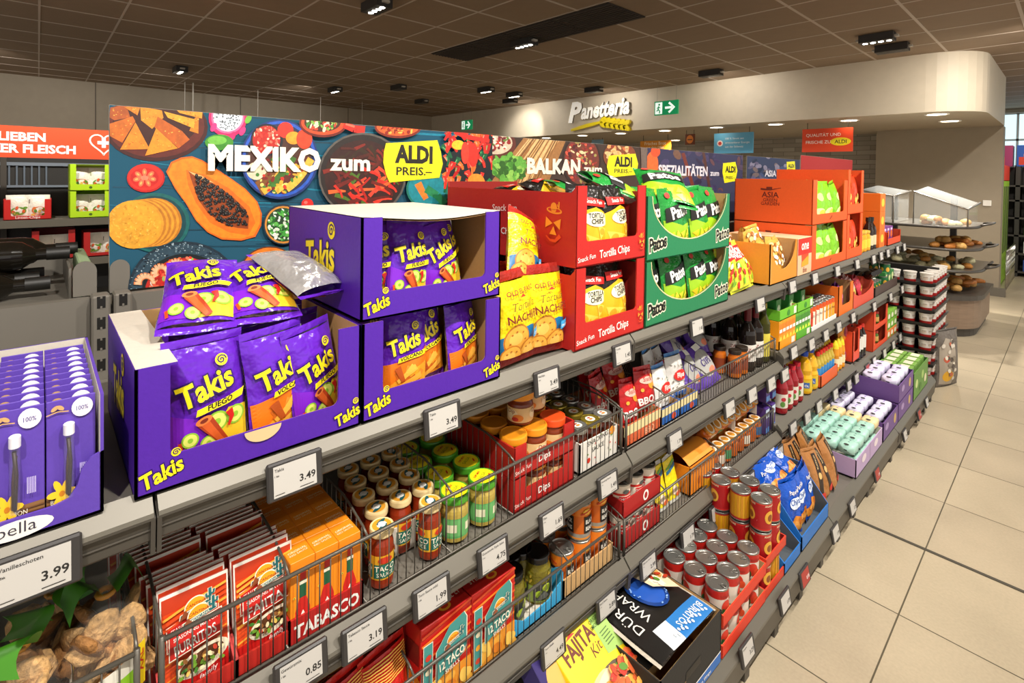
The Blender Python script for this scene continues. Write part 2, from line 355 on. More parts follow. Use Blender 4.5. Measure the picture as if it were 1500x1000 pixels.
b_ = MB(); YL = M('f6dd12', .45); q0 = at(838, 193, Y=7.8); q1 = at(926, 187, Y=7.8)
fy = lambda x, z, h: (x, 7.8-h, z)
pts = [(q0.x+(q1.x-q0.x)*t, q0.z+.03+.02*t+.12*sin(pi*t*.6)) for t in [i/14*.62 for i in range(15)]]
for i in range(14):
    (xa, za), (xb, zb) = pts[i], pts[i+1]; wd = .012+.022*sin(pi*min(1, (i+2)/15)); b_.prism([(xa, za-wd), (xb, zb-wd), (xb, zb+wd), (xa, za+wd)], fy, .0, .04, YL)
for k in range(6):
    cx_ = q0.x+(q1.x-q0.x)*(.56+.075*k); cz_ = q0.z+.135-.018*k
    for s in (-1, 1): b_.prism([(cx_+.085*cos(t)*cos(s*.5)-.045*sin(t)*sin(s*.5), cz_+s*.045+.085*cos(t)*sin(s*.5)+.045*sin(t)*cos(s*.5)) for t in [2*pi*i/12 for i in range(12)]], fy, 0, .05, YL)
put('bakery_sign', [('lettering', a.mesh('bakery_lettering')), ('wheat_ear', b_.mesh('wheat_ear'))], 'white script bakery sign Panetteria with yellow wheat ear on the bulkhead', 'sign')
# hanging signs inside the bakery
def hangsign(c, Y, hx, lab, draw, name='hanging_sign', wires=True, zt=2.5):
    A = [at(*q, Y=Y) for q in c]; x0, x1 = A[0].x, A[1].x; z1 = max(A[0].z, A[1].z); z0 = at(c[0][0], c[2], Y=Y).z if len(c) > 2 else z1-.3
def hsign(px0, py0, px1, py1, Y, mat, lab, draw=None):
    a_ = at(px0, py1, Y=Y); c_ = at(px1, py0, Y=Y); W_, H_ = c_.x-a_.x, c_.z-a_.z
    mb_ = MB(); mb_.box(-W_/2, W_/2, -.01, .01, 0, H_, mat)
    t = MB(); p = Pr(t, planeYn(-.01), .001)
    if draw: draw(p, W_, H_)
    c2 = MB()
    for s in (-1, 1): c2.tube([(s*W_*.4, 0, H_), (s*W_*.4, 0, 2.5-a_.z)], .004, BLACK, 5)
    sp = [('board', mb_.mesh('sign_board')), ('hanger', c2.mesh('sign_hanger'))]
    if draw: sp.append(('print', t.mesh('sign_print')))
    put('hanging_sign', sp, lab, 'sign', (a_.x+W_/2, Y, a_.z))
def d1(p, W_, H_):
    Wm = M('fff3e6', .5); p.text('QUALITÄT UND', -W_*.42, H_*.66, .062, Wm, 'l', .004); p.text('FRISCHE ZUM', -W_*.42, H_*.36, .062, Wm, 'l', .004)
    p.ell(W_*.27, H_*.42, W_*.2, H_*.17, M('f5dd1e')); p.text('ALDI', W_*.27, H_*.35, .07, M('1d1a12'), 'c', .02)
hsign(1175, 186, 1250, 223, 8.35, M('e8481f', .5), 'orange hanging sign about quality and freshness in the bakery', d1)
def d2(p, W_, H_):
    Wm = M('f4faff', .5); p.ell(-W_*.34, H_*.5, .05, .05, M('f3e3e0')); p.ell(-W_*.34, H_*.5, .03, .03, M('d0372b'))
    for k, t in enumerate(('100 % Strom aus', 'erneuerbarer Energie', 'aus der Schweiz')): p.text(t, -W_*.2, H_*(.68-.2*k), .046, Wm, 'l', .003)
hsign(1046, 193, 1104, 225, 8.35, M('5fa9cf', .5), 'light blue hanging sign with red dot in the bakery', d2)
def d3(p, W_, H_): p.text('Frisches Brot', 0, H_*.6, .09, M('fff0d0'), 'c', .01); p.text('aus dem Ofen', 0, H_*.25, .07, M('fff0d0'), 'c', .006)
hsign(938, 205, 983, 222, 9.0, M('e2901c', .5), 'yellow orange hanging sign behind the Balkan banner', d3)
def d4(p, W_, H_): p.ell(0, H_*.5, W_*.36, H_*.4, M('e0812a')); p.rect(-W_*.25, H_*.42, W_*.25, H_*.52, M('5a2c10'))
hsign(1004, 196, 1018, 212, 8.4, M('6b3214', .5), 'small brown hanging sign with orange loaf symbol', d4)
hsign(867, 204, 884, 212, 9.0, M('86a9bd', .5), 'narrow pale blue sign deep in the bakery')
# hanging wires of the ceiling signs
# ================================================================== GONDOLA
SEAM = [.131, 1.381, 2.631, 3.881, 5.131]
XL = -.938; XB = -1.60; XS = -1.562                                   # shelf lip, back panel
def shelf(y0, y1, z, lab, xl=XL, xb=XS, base=False):
    a = MB(); a.box(xb, xl-.02, y0+.002, y1-.002, z-.03, z-.005, PANEL)
    b_ = MB(); prof = [(xl-.022, z-.004), (xl-.018, z+.006), (xl+.006, z-.02), (xl+.008, z-.026), (xl+.008, z-.03), (xl+.003, z-.033), (xl+.0, z-.046), (xl+.003, z-.047), (xl, z-.05), (xl, z-.063), (xl-.002, z-.066), (xl-.03, z-.066)]
    if base: prof = [(xl-.03, z-.004), (xl-.028, z+.004), (xl+.004, z-.03), (xl+.006, z-.036), (xl-.004, z-.125), (xl-.03, z-.125)]
    b_.sweep(prof, y0+.003, y1-.003, RAIL, {3: RAILF, 4: RAILF, 5: RAILF, 6: RAILF, 7: RAILF, 8: RAILF, 9: RAILF} if not base else {3: RAILF, 4: RAILF})
    sp = [('shelf_board', a.mesh('shelf_board')), ('price_rail', b_.mesh('price_rail'))]
    for y in (y0, y1):
        c = MB(); s = 1 if y == y0 else -1
        c.add(*[[(x, y+s*.001+d, zz) for d in (0, s*.006) for x, zz in ((xl-.03, z-.01), (xl+.008, z-.028), (xl+.004, z-.085), (xl-.05, z-.07))], [[0, 1, 2, 3], [7, 6, 5, 4], [0, 4, 5, 1], [1, 5, 6, 2], [2, 6, 7, 3]]], DARKST)
        sp.append(('end_cap', c.mesh('rail_end_cap')))
    if base:
        d = MB()
        for k in range(5):
            yy = y0+.12+k*(y1-y0-.24)/4; d.box(xl-.06, xl-.006, yy-.018, yy+.018, 0, .045, DARKST)
        d.box(xl-.08, xl-.06, y0, y1, 0, z-.03, BLACK); sp.append(('plinth', d.mesh('plinth')))
    put('gondola_shelf' if not base else 'base_shelf', sp, lab, 'shelf', (0, 0, 0), 0, 'gondola shelves')
MODN = ['beneath the vanilla pods', 'under the purple chip cartons', 'under the green carton end of the chips', 'below the orange Asia cartons', 'at the far end by the bread stand']
BAY = [(-1.119, .131), (.131, 1.381), (1.381, 2.631), (2.631, 3.881), (3.881, 5.131)]
BAYN = ['vanilla bay', 'Mexican food bay', 'Balkan food bay', 'oil and juice bay', 'last bay by the bread stand']
ZT = [1.19]*5; Z2 = [.80, .80, .80, .848, .838]; Z3 = [.46, .46, .46, .49, .45]; ZB = [.165]*5; XBASE = -.706
for i, (a0, a1) in enumerate(BAY):
    shelf(a0, a1, ZT[i], 'top shelf of the %s with taupe price rail' % BAYN[i])
    shelf(a0, a1, Z2[i], 'second shelf from the top in the %s' % BAYN[i])
    if i: shelf(a0, a1, Z3[i], 'third shelf from the top in the %s' % BAYN[i])
    if i: shelf(a0, a1, ZB[i], 'deep base shelf near the floor in the %s' % BAYN[i], XBASE, XS, True)
# back panels and slotted uprights
for i, (a0, a1) in enumerate(BAY):
    a = MB(); a.box(XB-.03, XB, a0+.04, a1-.04, .1, 1.375, PANEL)
    for z in (.42, .74, 1.06): a.box(XB-.001, XB+.0015, a0+.04, a1-.04, z-.002, z+.002, DARKST)
    put('back_panel', a.mesh('back_panel'), 'taupe metal back panel behind the goods of the %s' % BAYN[i], 'panel', (0, 0, 0), 0, 'gondola back panels')
def upright(y, lab):
    a = MB(); a.rbox(-.02, .035, -.018, .018, 0, 1.385, PANEL, .004)
    b_ = a
    for k in range(26):
        z = .12+k*.05; b_.box(.0352, .0358, -.008, .008, z-.014, z+.014, BLACK)
        b_.box(.0355, .0362, -.002, .002, z+.009, z+.015, PANEL); b_.box(.0355, .0362, -.002, .002, z-.015, z-.009, PANEL)
    put('slotted_upright', a.mesh('slotted_upright'), lab, 'upright', (XB, y, 0), 0, 'slotted uprights')
upright(SEAM[0]-.021, 'slotted metal post on the vanilla side of the bay joint'); upright(SEAM[0]+.021, 'slotted metal post beside the purple chip carton')
for k in (1, 2, 3): upright(SEAM[k], 'slotted post hidden behind the goods at the %s bay joint' % ORD[k])
def plate(y, y1, lab):
    a = MB(); w_ = y1-y; pts = [(0, 0), (w_, 0)]+[(w_/2+w_/2*cos(t), .06+w_*.55*sin(t)) for t in [pi*i/12 for i in range(13)]]
    a.prism(pts, lambda u, v, h: (h, u, v), 0, .004, PANEL); put('banner_holder', a.mesh('banner_holder'), lab, 'bracket', (-1.645, y, 1.375))
q0 = at(130, 400, X=-1.645).y; q1 = at(145.5, 400, X=-1.645).y; plate(q0-.03, q1-.005, 'rounded metal holder plate without banner at the vanilla bay post')
q0 = at(160.5, 400, X=-1.645).y; q1 = at(190, 400, X=-1.645).y; plate(q0, q1, 'rounded metal holder plate in front of the Mexico banner corner')
# ------------------------------------------------------------------ electronic price tags
def tagspec(price, name='', red=False, small=False):
    a = MB(); a.rbox(0, .010, -.048, .048, -.032, .032, M('353230', .45), .003)
    for s in (-1, 1): a.lathe([(.0012, 0), (.0012, .0101)], CHROME, 6, (0, 0, 0)) if 0 else None
    b_ = MB(); p = Pr(b_, planeX(.0101), .0003, .0002); e = M('a5322b', .45) if red else M('bfbbb4', .4)
    k = M('f3e6e2', .5) if red else M('24221f', .5)
    p.rect(-.038, -.0255, .036, .0265, e)
    if price: p.text(price, .034, -.012, .017, k, 'r', .02)
    if name: p.text(name, -.036, .017, .0075, k, 'l', .006)
    if not small: p.text('1 Stk', -.036, .009, .004, k, 'l'); p.rect(.006, -.0215, .03, -.0205, k); p.rect(-.036, -.021, -.02, -.0202, k)
    return [('frame', a.mesh('tag_frame')), ('screen', b_.mesh('tag_screen'))]
TAGS = [
 (-.928, [(52, 838, '3.99', 'Vanilleschoten', 'below the vanilla pods'), (432, 695, '3.49', 'Takis', 'below the first purple chip carton'), (648, 614, '3.49', 'Takis', 'below the second purple chip carton'), (801, 558, '3.49', 'Nachips', 'below the yellow nacho bags'), (911, 518, '1.45', 'Tortilla', 'below the red tortilla carton'), (1020, 479, '1.45', 'Patos', 'below the green carton'), (1113, 446, '2.29', '', 'below the puffed snack bags'), (1160, 420, '1.99', '', 'below the amber nut carton'), (1193, 408, '2.49', '', 'near the Asia carton corner'), (1226, 397, '1.89', '', 'below the middle of the Asia carton'), (1255, 387, '1.79', '', 'just past the Asia carton'), (1279, 380, '2.19', '', 'below the soy bottles'), (1290, 375, '2.29', '', 'before the last orange tray'), (1300, 371, '2.59', '', 'below the last orange tray'), (1314, 366, '1.49', '', 'second from the far end of the top shelf'), (1324, 362, '1.25', '', 'last on the top shelf')], 1.19),
 (-.928, [(441, 980, '0.85', 'Gewürzmix', 'below the seasoning sachets'), (534, 930, '3.19', 'Tabasco Sauce', 'below the sauce cartons'), (632, 873, '1.99', 'Taco Sauce mild', 'below the taco sauce jars'), (722, 813, '4.75', 'Guacamole Style Salsa', 'below the green salsa jars'), (808, 762, '1.69', 'Dips', 'below the dip tray'), (890, 709, '1.49', 'Snacking Sauce', 'below the snack sauce tray'), (988, 645, '1.79', '', 'below the red snack bags'), (1068, 598, '1.99', '', 'below the white snack bags'), (1101, 578, '1.45', '', 'below the purple snack bags'), (1129, 562, '2.95', '', 'below the jar gap'), (1149, 549, '2.49', '', 'below the wine bottles'), (1162, 516, '1.29', '', 'below the first juice carton'), (1188, 504, '1.29', '', 'below the orange juice cartons'), (1209, 491, '1.29', '', 'below the green juice cartons'), (1228, 479, '0.95', '', 'below the tins'), (1249, 465, '1.99', '', 'below the orange sweet carton'), (1280, 449, '1.59', '', 'below the pink tray'), (1304, 435, '1.79', '', 'below the dark tray'), (1321, 424, '1.49', '', 'last on the second shelf')], .8),
 (-.928, [(810, 950, '4.49', 'Taco Shells', 'below the pickle jars'), (888, 885, '2.89', 'Black Beans', 'below the bean tins'), (949, 827, '2.99', 'Chili con Carne', 'below the chili tins'), (1007, 784, '1.79', '', 'below the yellow sachets'), (1048, 750, '1.99', '', 'below the small orange carton'), (1073, 727, '1.49', '', 'below the first amber jars'), (1098, 704, '1.69', '', 'below the middle amber jars'), (1122, 682, '1.79', '', 'below the last amber jars'), (1141, 664, '2.19', '', 'below the purple packets'), (1161, 627, '1.95', '', 'below the red juice bottles'), (1182, 611, '2.25', '', 'below the red bottles, near the oil'), (1199, 595, '2.79', '', 'below the oil bottles'), (1223, 577, '3.49', '', 'below the oil multipack'), (1243, 564, '1.99', '', 'below the squeeze bottles'), (1254, 554, '1.49', '', 'below the orange noodle bag'), (1270, 540, '0.99', '', 'RED red, under the soy sauce crate'), (1280, 529, '1.39', '', 'below the soy sauce crate'), (1295, 517, '1.49', '', 'below the orange crates'), (1308, 505, '1.59', '', 'below the green packets'), (1318, 494, '1.29', '', 'last on the third shelf')], .46),
 (-.695, [(1094, 953, '3.29', 'Tomaten', 'on the base rail below the tomato tins'), (1149, 880, '1.09', '', 'on the base rail below the red fruit tins'), (1178, 844, '0.95', '', 'RED red, on the base rail'), (1223, 780, '1.99', '', 'below the blue snack bags'), (1248, 742, '2.29', '', 'below the brown coffee bags'), (1284, 694, '1.95', '', 'RED reddish, below the mint packets'), (1325, 637, '2.49', '', 'below the purple drink carton'), (1346, 607, '2.19', '', 'RED reddish, below the green cartons'), (1357, 589, '1.99', '', 'last at the far end of the base rail')], .13)]
_tagc = {}
for X, L_, zz in TAGS:
    for px, py, price, nm, where in L_:
        q = at(px, py, X=X); red = where.startswith('RED'); wh = where[4:] if red else where
        far = px > 1000
        sp = tagspec(price, nm, red, far)
        lv = {1.19: 'top rail', .8: 'second rail', .46: 'third rail', .13: ''}[zz]
        put('price_tag', sp, ('electronic price tag %s, %s' % (price if not far else '', wh)).replace('  ', ' ').replace(' ,', ',') + (' on the '+lv if lv and 'shelf' not in wh else ''), 'price tag', (X-.004, q.y, q.z), (0, -.12 if zz > .2 else -.2, 0), 'electronic price tags')
# ------------------------------------------------------------------ wire basket fences on the shelves
def basket(y0, y1, z, hh, lab, divs=(), xl=XL-.028, depth=.38, n=None):
    a = MB(); n = n or int((y1-y0)/.021)
    a.tube([(xl, y0, z+hh), (xl, y1, z+hh)], .004, WIRE, 6); a.tube([(xl, y0, z+.008), (xl, y1, z+.008)], .003, WIRE, 5)
    for k in range(n+1):
        y = y0+(y1-y0)*k/n; a.tube([(xl, y, z+.004), (xl, y, z+hh)], .0014, WIRE, 4)
    sp = [('front_fence', a.mesh('wire_fence'))]
    for y in (y0, y1)+tuple(divs):
        d = MB(); e = y in (y0, y1); xb = xl-depth; t = .115
        d.tube([(xl+.002, y, z+hh), (xl-.02, y, z+hh+.012), (xl-.09, y, z+hh+.03), (xl-.12, y, z+hh+.035), (xb, y, z+hh+.035), (xb, y, z+.01)], .0028, WIRE, 5)
        d.tube([(xl, y, z+.008), (xb, y, z+.008)], .0025, WIRE, 5)
        for k in range(1, 15 if e else 13): x = xl-k*depth/15; d.tube([(x, y, z+.008), (x, y, z+hh+(.03 if k > 3 else .005+.008*k))], .0015, WIRE, 4)
        if e: d.tube([(xl, y, z), (xl, y, z+hh+.006)], .0045, WIRE, 6)
        sp.append(('side_fence' if e else 'divider', d.mesh('wire_divider')))
    put('wire_basket', sp, lab, 'basket', (0, 0, 0), 0, 'wire fences on the shelves')
# ================================================================== PRODUCT BUILDERS (front faces +x, base at z=0)
def carton(w_, d, h, m, front=None, left=None, top=None, tm=None, b=.0015, open_=None):
    """closed carton, front plane x=0"""
    a = MB(); a.rbox(-d, 0, -w_/2, w_/2, 0, h, m, b)
    if tm: Pr(a, planeZ(h), .0003).rect(-w_/2+.001, .001, w_/2-.001, d-.001, tm)
    if front: front(Pr(a, planeX(0)), w_, h)
    if left: left(Pr(a, planeYn(-w_/2)), d, h)
    if top: top(Pr(a, planeZ(h)), w_, d)
    return a.mesh('carton')
def opencase(w_, d, h, m, inner=None, lip=.05, pw=.04, shape='rect', front=None, left=None, lid=False, back=None, sideh=None, right=None, t=.004, wing=None, corner=.012, pwr=None):
    """shelf-ready case with a cut-open front: base, back, two sides, front and maybe a lid"""
    inner = inner or CARDB; pwr = pwr or pw
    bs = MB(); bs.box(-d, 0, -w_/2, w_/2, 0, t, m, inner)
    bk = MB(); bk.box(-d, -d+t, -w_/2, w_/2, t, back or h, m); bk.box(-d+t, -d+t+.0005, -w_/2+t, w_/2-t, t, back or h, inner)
    fr = MB()
    if shape == 'rect':
        c = corner; arc = lambda cx, cy, a0: [(cx+c*cos(a0+k*pi/8), cy+c*sin(a0+k*pi/8)) for k in range(5)]
        pl = [(-w_/2, 0), (w_/2, 0), (w_/2, h), (w_/2-pwr, h)]+arc(w_/2-pwr-c, lip+c, 0)[::-1][4:]+[(w_/2-pwr, lip+c)]+arc(w_/2-pwr-c, lip+c, -pi/2)[::-1]+arc(-w_/2+pw+c, lip+c, -pi)[::-1]+[(-w_/2+pw, h), (-w_/2, h)]
    elif shape == 'arc':
        r = w_/2-pw
        pl = [(-w_/2, 0), (w_/2, 0), (w_/2, h)]+[(r*cos(pi*k/24)*1.0, h-(h-lip)*sin(pi*k/24)) for k in range(25)]+[(-w_/2, h)]
    else: pl = [(-w_/2, 0), (w_/2, 0), (w_/2, lip), (-w_/2, lip)]
    fr.prism(pl, lambda u, v, hh: (hh, u, v), -t, 0, m)
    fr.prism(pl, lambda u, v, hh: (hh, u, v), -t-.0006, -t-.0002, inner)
    if front: front(Pr(fr, planeX(0)), w_, h)
    sp = [('base', bs.mesh('case_base')), ('back_panel', bk.mesh('case_back')), ('front_panel', fr.mesh('case_front'))]
    sh = sideh or h
    for s in (-1, 1):
        a = MB(); y = s*w_/2; pl = [(-d, 0), (0, 0), (0, h if shape != 'low' else lip), (-.02 if shape != 'low' else -.12, sh), (-d, sh)]
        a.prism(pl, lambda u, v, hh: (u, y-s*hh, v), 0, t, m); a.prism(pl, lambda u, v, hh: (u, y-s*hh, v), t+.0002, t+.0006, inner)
        if s < 0 and left: left(Pr(a, planeYn(y)), d, h)
        sp.append(('side_panel', a.mesh('case_side')))
    if wing:   # folded-in white flap on top of a side
        a = MB(); a.box(-d+.002, -.001, -w_/2+.001, -w_/2+wing, sh-.003, sh+.001, m, KRAFTW); sp.append(('folded_flap', a.mesh('case_flap')))
    if lid:
        a = MB()
        a.grid(lambda u, v: (-d*v, -w_/2+w_*u, h+.002-.012*sin(pi*u)*(1-v)*(.6+.4*sin(3*u))), 14, 4, KRAFTW, False)
        a.grid(lambda u, v: (-d*v, -w_/2+w_*u, h-.002-.012*sin(pi*u)*(1-v)*(.6+.4*sin(3*u))), 14, 4, CARDB, False); sp.append(('lid', a.mesh('case_lid')))
    return sp
def bag(w_, h, t, mf, prints=None, seed=0, mbk=None, wr=.004, taper=.05, sub=.014, seal=.014, nu=14, nv=16, sealm=None, full=.5, gus=2.4):
    """pillow bag standing on its lower seal"""
    sd = Vector((seed*3.1, seed*1.7, seed*.9))
    def P(u, v, s, h_=0):
        pf = max(0, sin(pi*min(1, max(0, v*1.0))))**full; bl = max(0, 1-abs(u)**gus)**.65
        n = noise.noise(Vector((u*1.6, v*2.6, s*.5))*1.3+sd)+.5*noise.noise(Vector((u*4, v*5, s))+sd)
        y = w_/2*u*(1-taper*sin(pi*v)); x = s*t/2*pf*bl+wr*n*(bl*.8+.2)*pf+s*h_+.006*sin(u*2+seed)*(v-.5)
        return (x, y+.004*noise.noise(Vector((v*3, s, seed))), h*v)
    a = MB()
    a.grid(lambda u, v: P(2*u-1, seal/h+v*(1-2*seal/h), 1), nu, nv, mf)
    a.grid(lambda u, v: P(1-2*u, seal/h+v*(1-2*seal/h), -1), nu, nv, mbk or mf)
    if prints:
        def fm(y, z, hh):
            v = min(1-seal/h, max(seal/h, z/h)); u = max(-1, min(1, y/(w_/2*(1-taper*sin(pi*v))))); p = P(u, v, 1, hh); return p
        prints(Pr(a, fm, .0014, .0003, sub and .008), w_, h)
    sp = [('bag_body', a.mesh('bag_body'))]
    for nm, v0, v1 in (('bottom_seal', 0, seal/h), ('top_seal', 1-seal/h, 1)):
        b_ = MB(); off = lambda u: .0016*sin(u*w_*900)
        b_.grid(lambda u, v: tuple(Vector(P(2*u-1, v0 if v1 < .5 else v0, 1))*0+Vector((P(2*u-1, v0+(v1-v0)*v, 1)[0]*.6+P(2*u-1, v0+(v1-v0)*v, -1)[0]*.4+.0012*sin(v*20), P(2*u-1, v0+(v1-v0)*v, 1)[1], h*(v0+(v1-v0)*v)))), nu, 3, sealm or mf, False)
        sp.append((nm, b_.mesh(nm)))
    return sp
def jar(r, h, content, lidm, lidtop=None, label=None, lidh=.016, neck=.88, lr=None, lab=(.2, .68), labm=None, prints=None, seg=24, glass=False):
    lr = lr or r*.92; a = MB(); hb = h-lidh
    a.lathe([(0, .001), (r*.85, 0), (r*.97, .004), (r, .012), (r, hb*.74), (r*.97, hb*.82), (r*neck*.95, hb*.92), (r*neck*.93, hb), (0, hb)], content, seg)
    if labm:
        a.lathe([(r+.0005, hb*lab[0]), (r+.0005, hb*lab[1])], labm, seg)
        if prints: prints(Pr(a, cyl(r+.0006), .0004, .00018, .005), r, hb)
    b_ = MB(); b_.lathe([(lr*.98, hb-.001), (lr, hb+.002), (lr, h-.004), (lr*.96, h-.0006), (lr*.9, h), (lr*.84, h-.0012), (0, h-.0012)], lidm, seg)
    if lidtop: lidtop(Pr(b_, lambda u, v, hh: (-v, u, h-.0011+hh), .0004), lr)
    return [('jar_body', a.mesh('jar_body')), ('lid', b_.mesh('jar_lid'))]
def tin(r, h, m, prints=None, lidm=None, bands=None, seg=24, pull=True, rim=None):
    lidm = lidm or M('96948e', .3, me=.75); rim = rim or lidm; a = MB()
    a.lathe([(r*.95, 0), (r, .002), (r, .006)], rim, seg); a.lathe([(r*.985, .006), (r*.985, h-.006)], m, seg)
    for z0, z1, mm in bands or (): a.lathe([(r*.985+.0004, z0*h), (r*.985+.0004, z1*h)], mm, seg)
    if prints: prints(Pr(a, cyl(r*.985+.0006), .0004, .00018, .005), r, h)
    b_ = MB(); b_.lathe([(r, h-.006), (r*1.01, h-.001), (r*.97, h), (r*.92, h-.003), (r*.9, h-.0035), (r*.82, h-.0025), (r*.8, h-.003), (r*.55, h-.0028), (r*.53, h-.0034), (0, h-.0034)], lidm, seg)
    sub = []
    if pull:
        c = MB(); q = [(r*.62+.009*cos(t), .0065*sin(t), h-.0015+.001) for t in [2*pi*k/12 for k in range(12)]]; c.tube(q, .0013, lidm, 5, True); c.box(r*.2, r*.5, -.005, .005, h-.0035, h-.001, lidm)
        sub = [('pull_tab', c.mesh('pull_tab'))]
    return [('tin_body', a.mesh('tin_body')), ('lid', b_.mesh('tin_lid'), sub)]
def bottle(prof, m, cap=None, capprof=None, labm=None, lab=None, prints=None, seg=18, fol=None):
    a = MB(); a.lathe(prof, m, seg); R = max(p[0] for p in prof)
    if labm:
        a.lathe([(R+.0004, lab[0]), (R+.0004, lab[1])], labm, seg)
        if prints: prints(Pr(a, cyl(R+.0006), .0004, .00018, .006), R, lab)
    sp = [('bottle_body', a.mesh('bottle_body'))]
    if cap: b_ = MB(); b_.lathe(capprof, cap, seg); sp.append(('cap', b_.mesh('bottle_cap')))
    return sp
def cross(p, x, y, s, m): p.rect(x-s, y-s/3, x+s, y+s/3, m); p.rect(x-s/3, y-s, x+s/3, y+s, m)
YEL = M('f7e01a', .35, 'foil'); YELP = M('f6de1c', .45); PURD = M('2b0d5c', .4); PUR = M('6124b8', .24, 'foil'); PURC = M('4c1b9c', .5, 'card')
SILV = M('c9c6c4', .25, 'foil', me=.6); RED = M('c8201a', .45); REDC = M('bb1f19', .55, 'card'); ORNG = M('ef8a1d', .45); LIME = M('9ccb30', .4)
def takis_word(p, x, y, s, rot=.28, out=PURD):
    p.text('Takis', x, y, s, YELP, 'c', .03, .15, rot, .8, out, .05)
    c, d = cos(rot), sin(rot); X = x+s*.86*c-s*.9*d; Y = y+s*.86*d+s*.9*c      # spiral over the i
    X -= s*.12
    p.ell(X, Y, s*.2, s*.2, YELP)
    p.line([(X+s*(.16-.011*k)*cos(k*.75), Y+s*(.16-.011*k)*sin(k*.75)) for k in range(15)], s*.045, PURD)
def takis_print(kind):
    def f(p, w_, h):
        vol = kind == 'volcano'
        if vol: p.poly([(-w_*.46, h*.09), (w_*.46, h*.09), (w_*.47, h*.55), (w_*.2, h*.42), (-w_*.1, h*.40), (-w_*.47, h*.36)], M('e8761a', .35)); p.poly([(-w_*.4, h*.09), (w_*.46, h*.09), (w_*.46, h*.36), (0, h*.26)], M('f0a02a', .35))
        else: p.poly([(-w_*.47, h*.12), (-w_*.1, h*.1), (w_*.1, h*.3), (-w_*.2, h*.36), (-w_*.47, h*.42)], M('7a22c4', .3))
        rr = random.Random(3 if vol else 5); lg = M('d9e36a', .4); dg = M('8fbf35', .4)
        if not vol:
            p.poly([(-w_*.1, h*.1), (w_*.46, h*.1), (w_*.46, h*.36), (w_*.2, h*.38), (w_*.02, h*.22)], M('e9c12c', .4))
            for x, y, a in ((.06, .29, .14), (.3, .3, .13), (-.26, .2, .1), (-.05, .14, .1)): p.ell(w_*x, h*y, w_*a, w_*a, dg); p.ell(w_*x, h*y, w_*a*.8, w_*a*.8, lg); p.ell(w_*x, h*y, w_*a*.3, w_*a*.3, dg)
            p.line([(w_*.2, h*.36), (w_*.24, h*.3), (w_*.2, h*.23)], w_*.1, M('c8221c', .4), w_*.03); p.line([(-w_*.38, h*.2), (-w_*.36, h*.12)], w_*.04, M('d0461c', .4))
            p.line([(-w_*.1, h*.33), (w_*.16, h*.1)], w_*.19, M('a83a16', .5), w_*.1); p.line([(-w_*.12, h*.335), (w_*.13, h*.105)], w_*.11, M('cf5a22', .5), w_*.06); p.ell(-w_*.11, h*.335, w_*.1, w_*.055, M('e07a3a', .5), .3); p.ell(-w_*.11, h*.335, w_*.05, w_*.028, M('7a2810', .6), .3)
        else:
            for k in range(9): p.line([(w_*rr.uniform(-.35, .35), h*rr.uniform(.2, .34)), (w_*rr.uniform(-.35, .35), h*rr.uniform(.1, .2))], w_*.13, M(rr.choice(['c8641c', 'e08a2a', 'b3501a', 'f0b040']), .5), w_*.08)
        takis_word(p, -w_*.02, h*.52, w_*.40, .30)
        bm = YELP; c, d = cos(.2), sin(.2)
        p.poly([(x*c-y*d+w_*.08, x*d+y*c+h*.44) for x, y in ((-w_*.3, -h*.022), (w_*.3, -h*.03), (w_*.36, h*.03), (-w_*.27, h*.03))], bm)
        p.text('VOLCANO' if vol else 'FUEGO', w_*.09, h*.427, w_*.1, BLACK, 'c', .03, .2, .2)
    return f
_bc = {}
def cached(key, fn):
    if key not in _bc: _bc[key] = fn()
    return _bc[key]
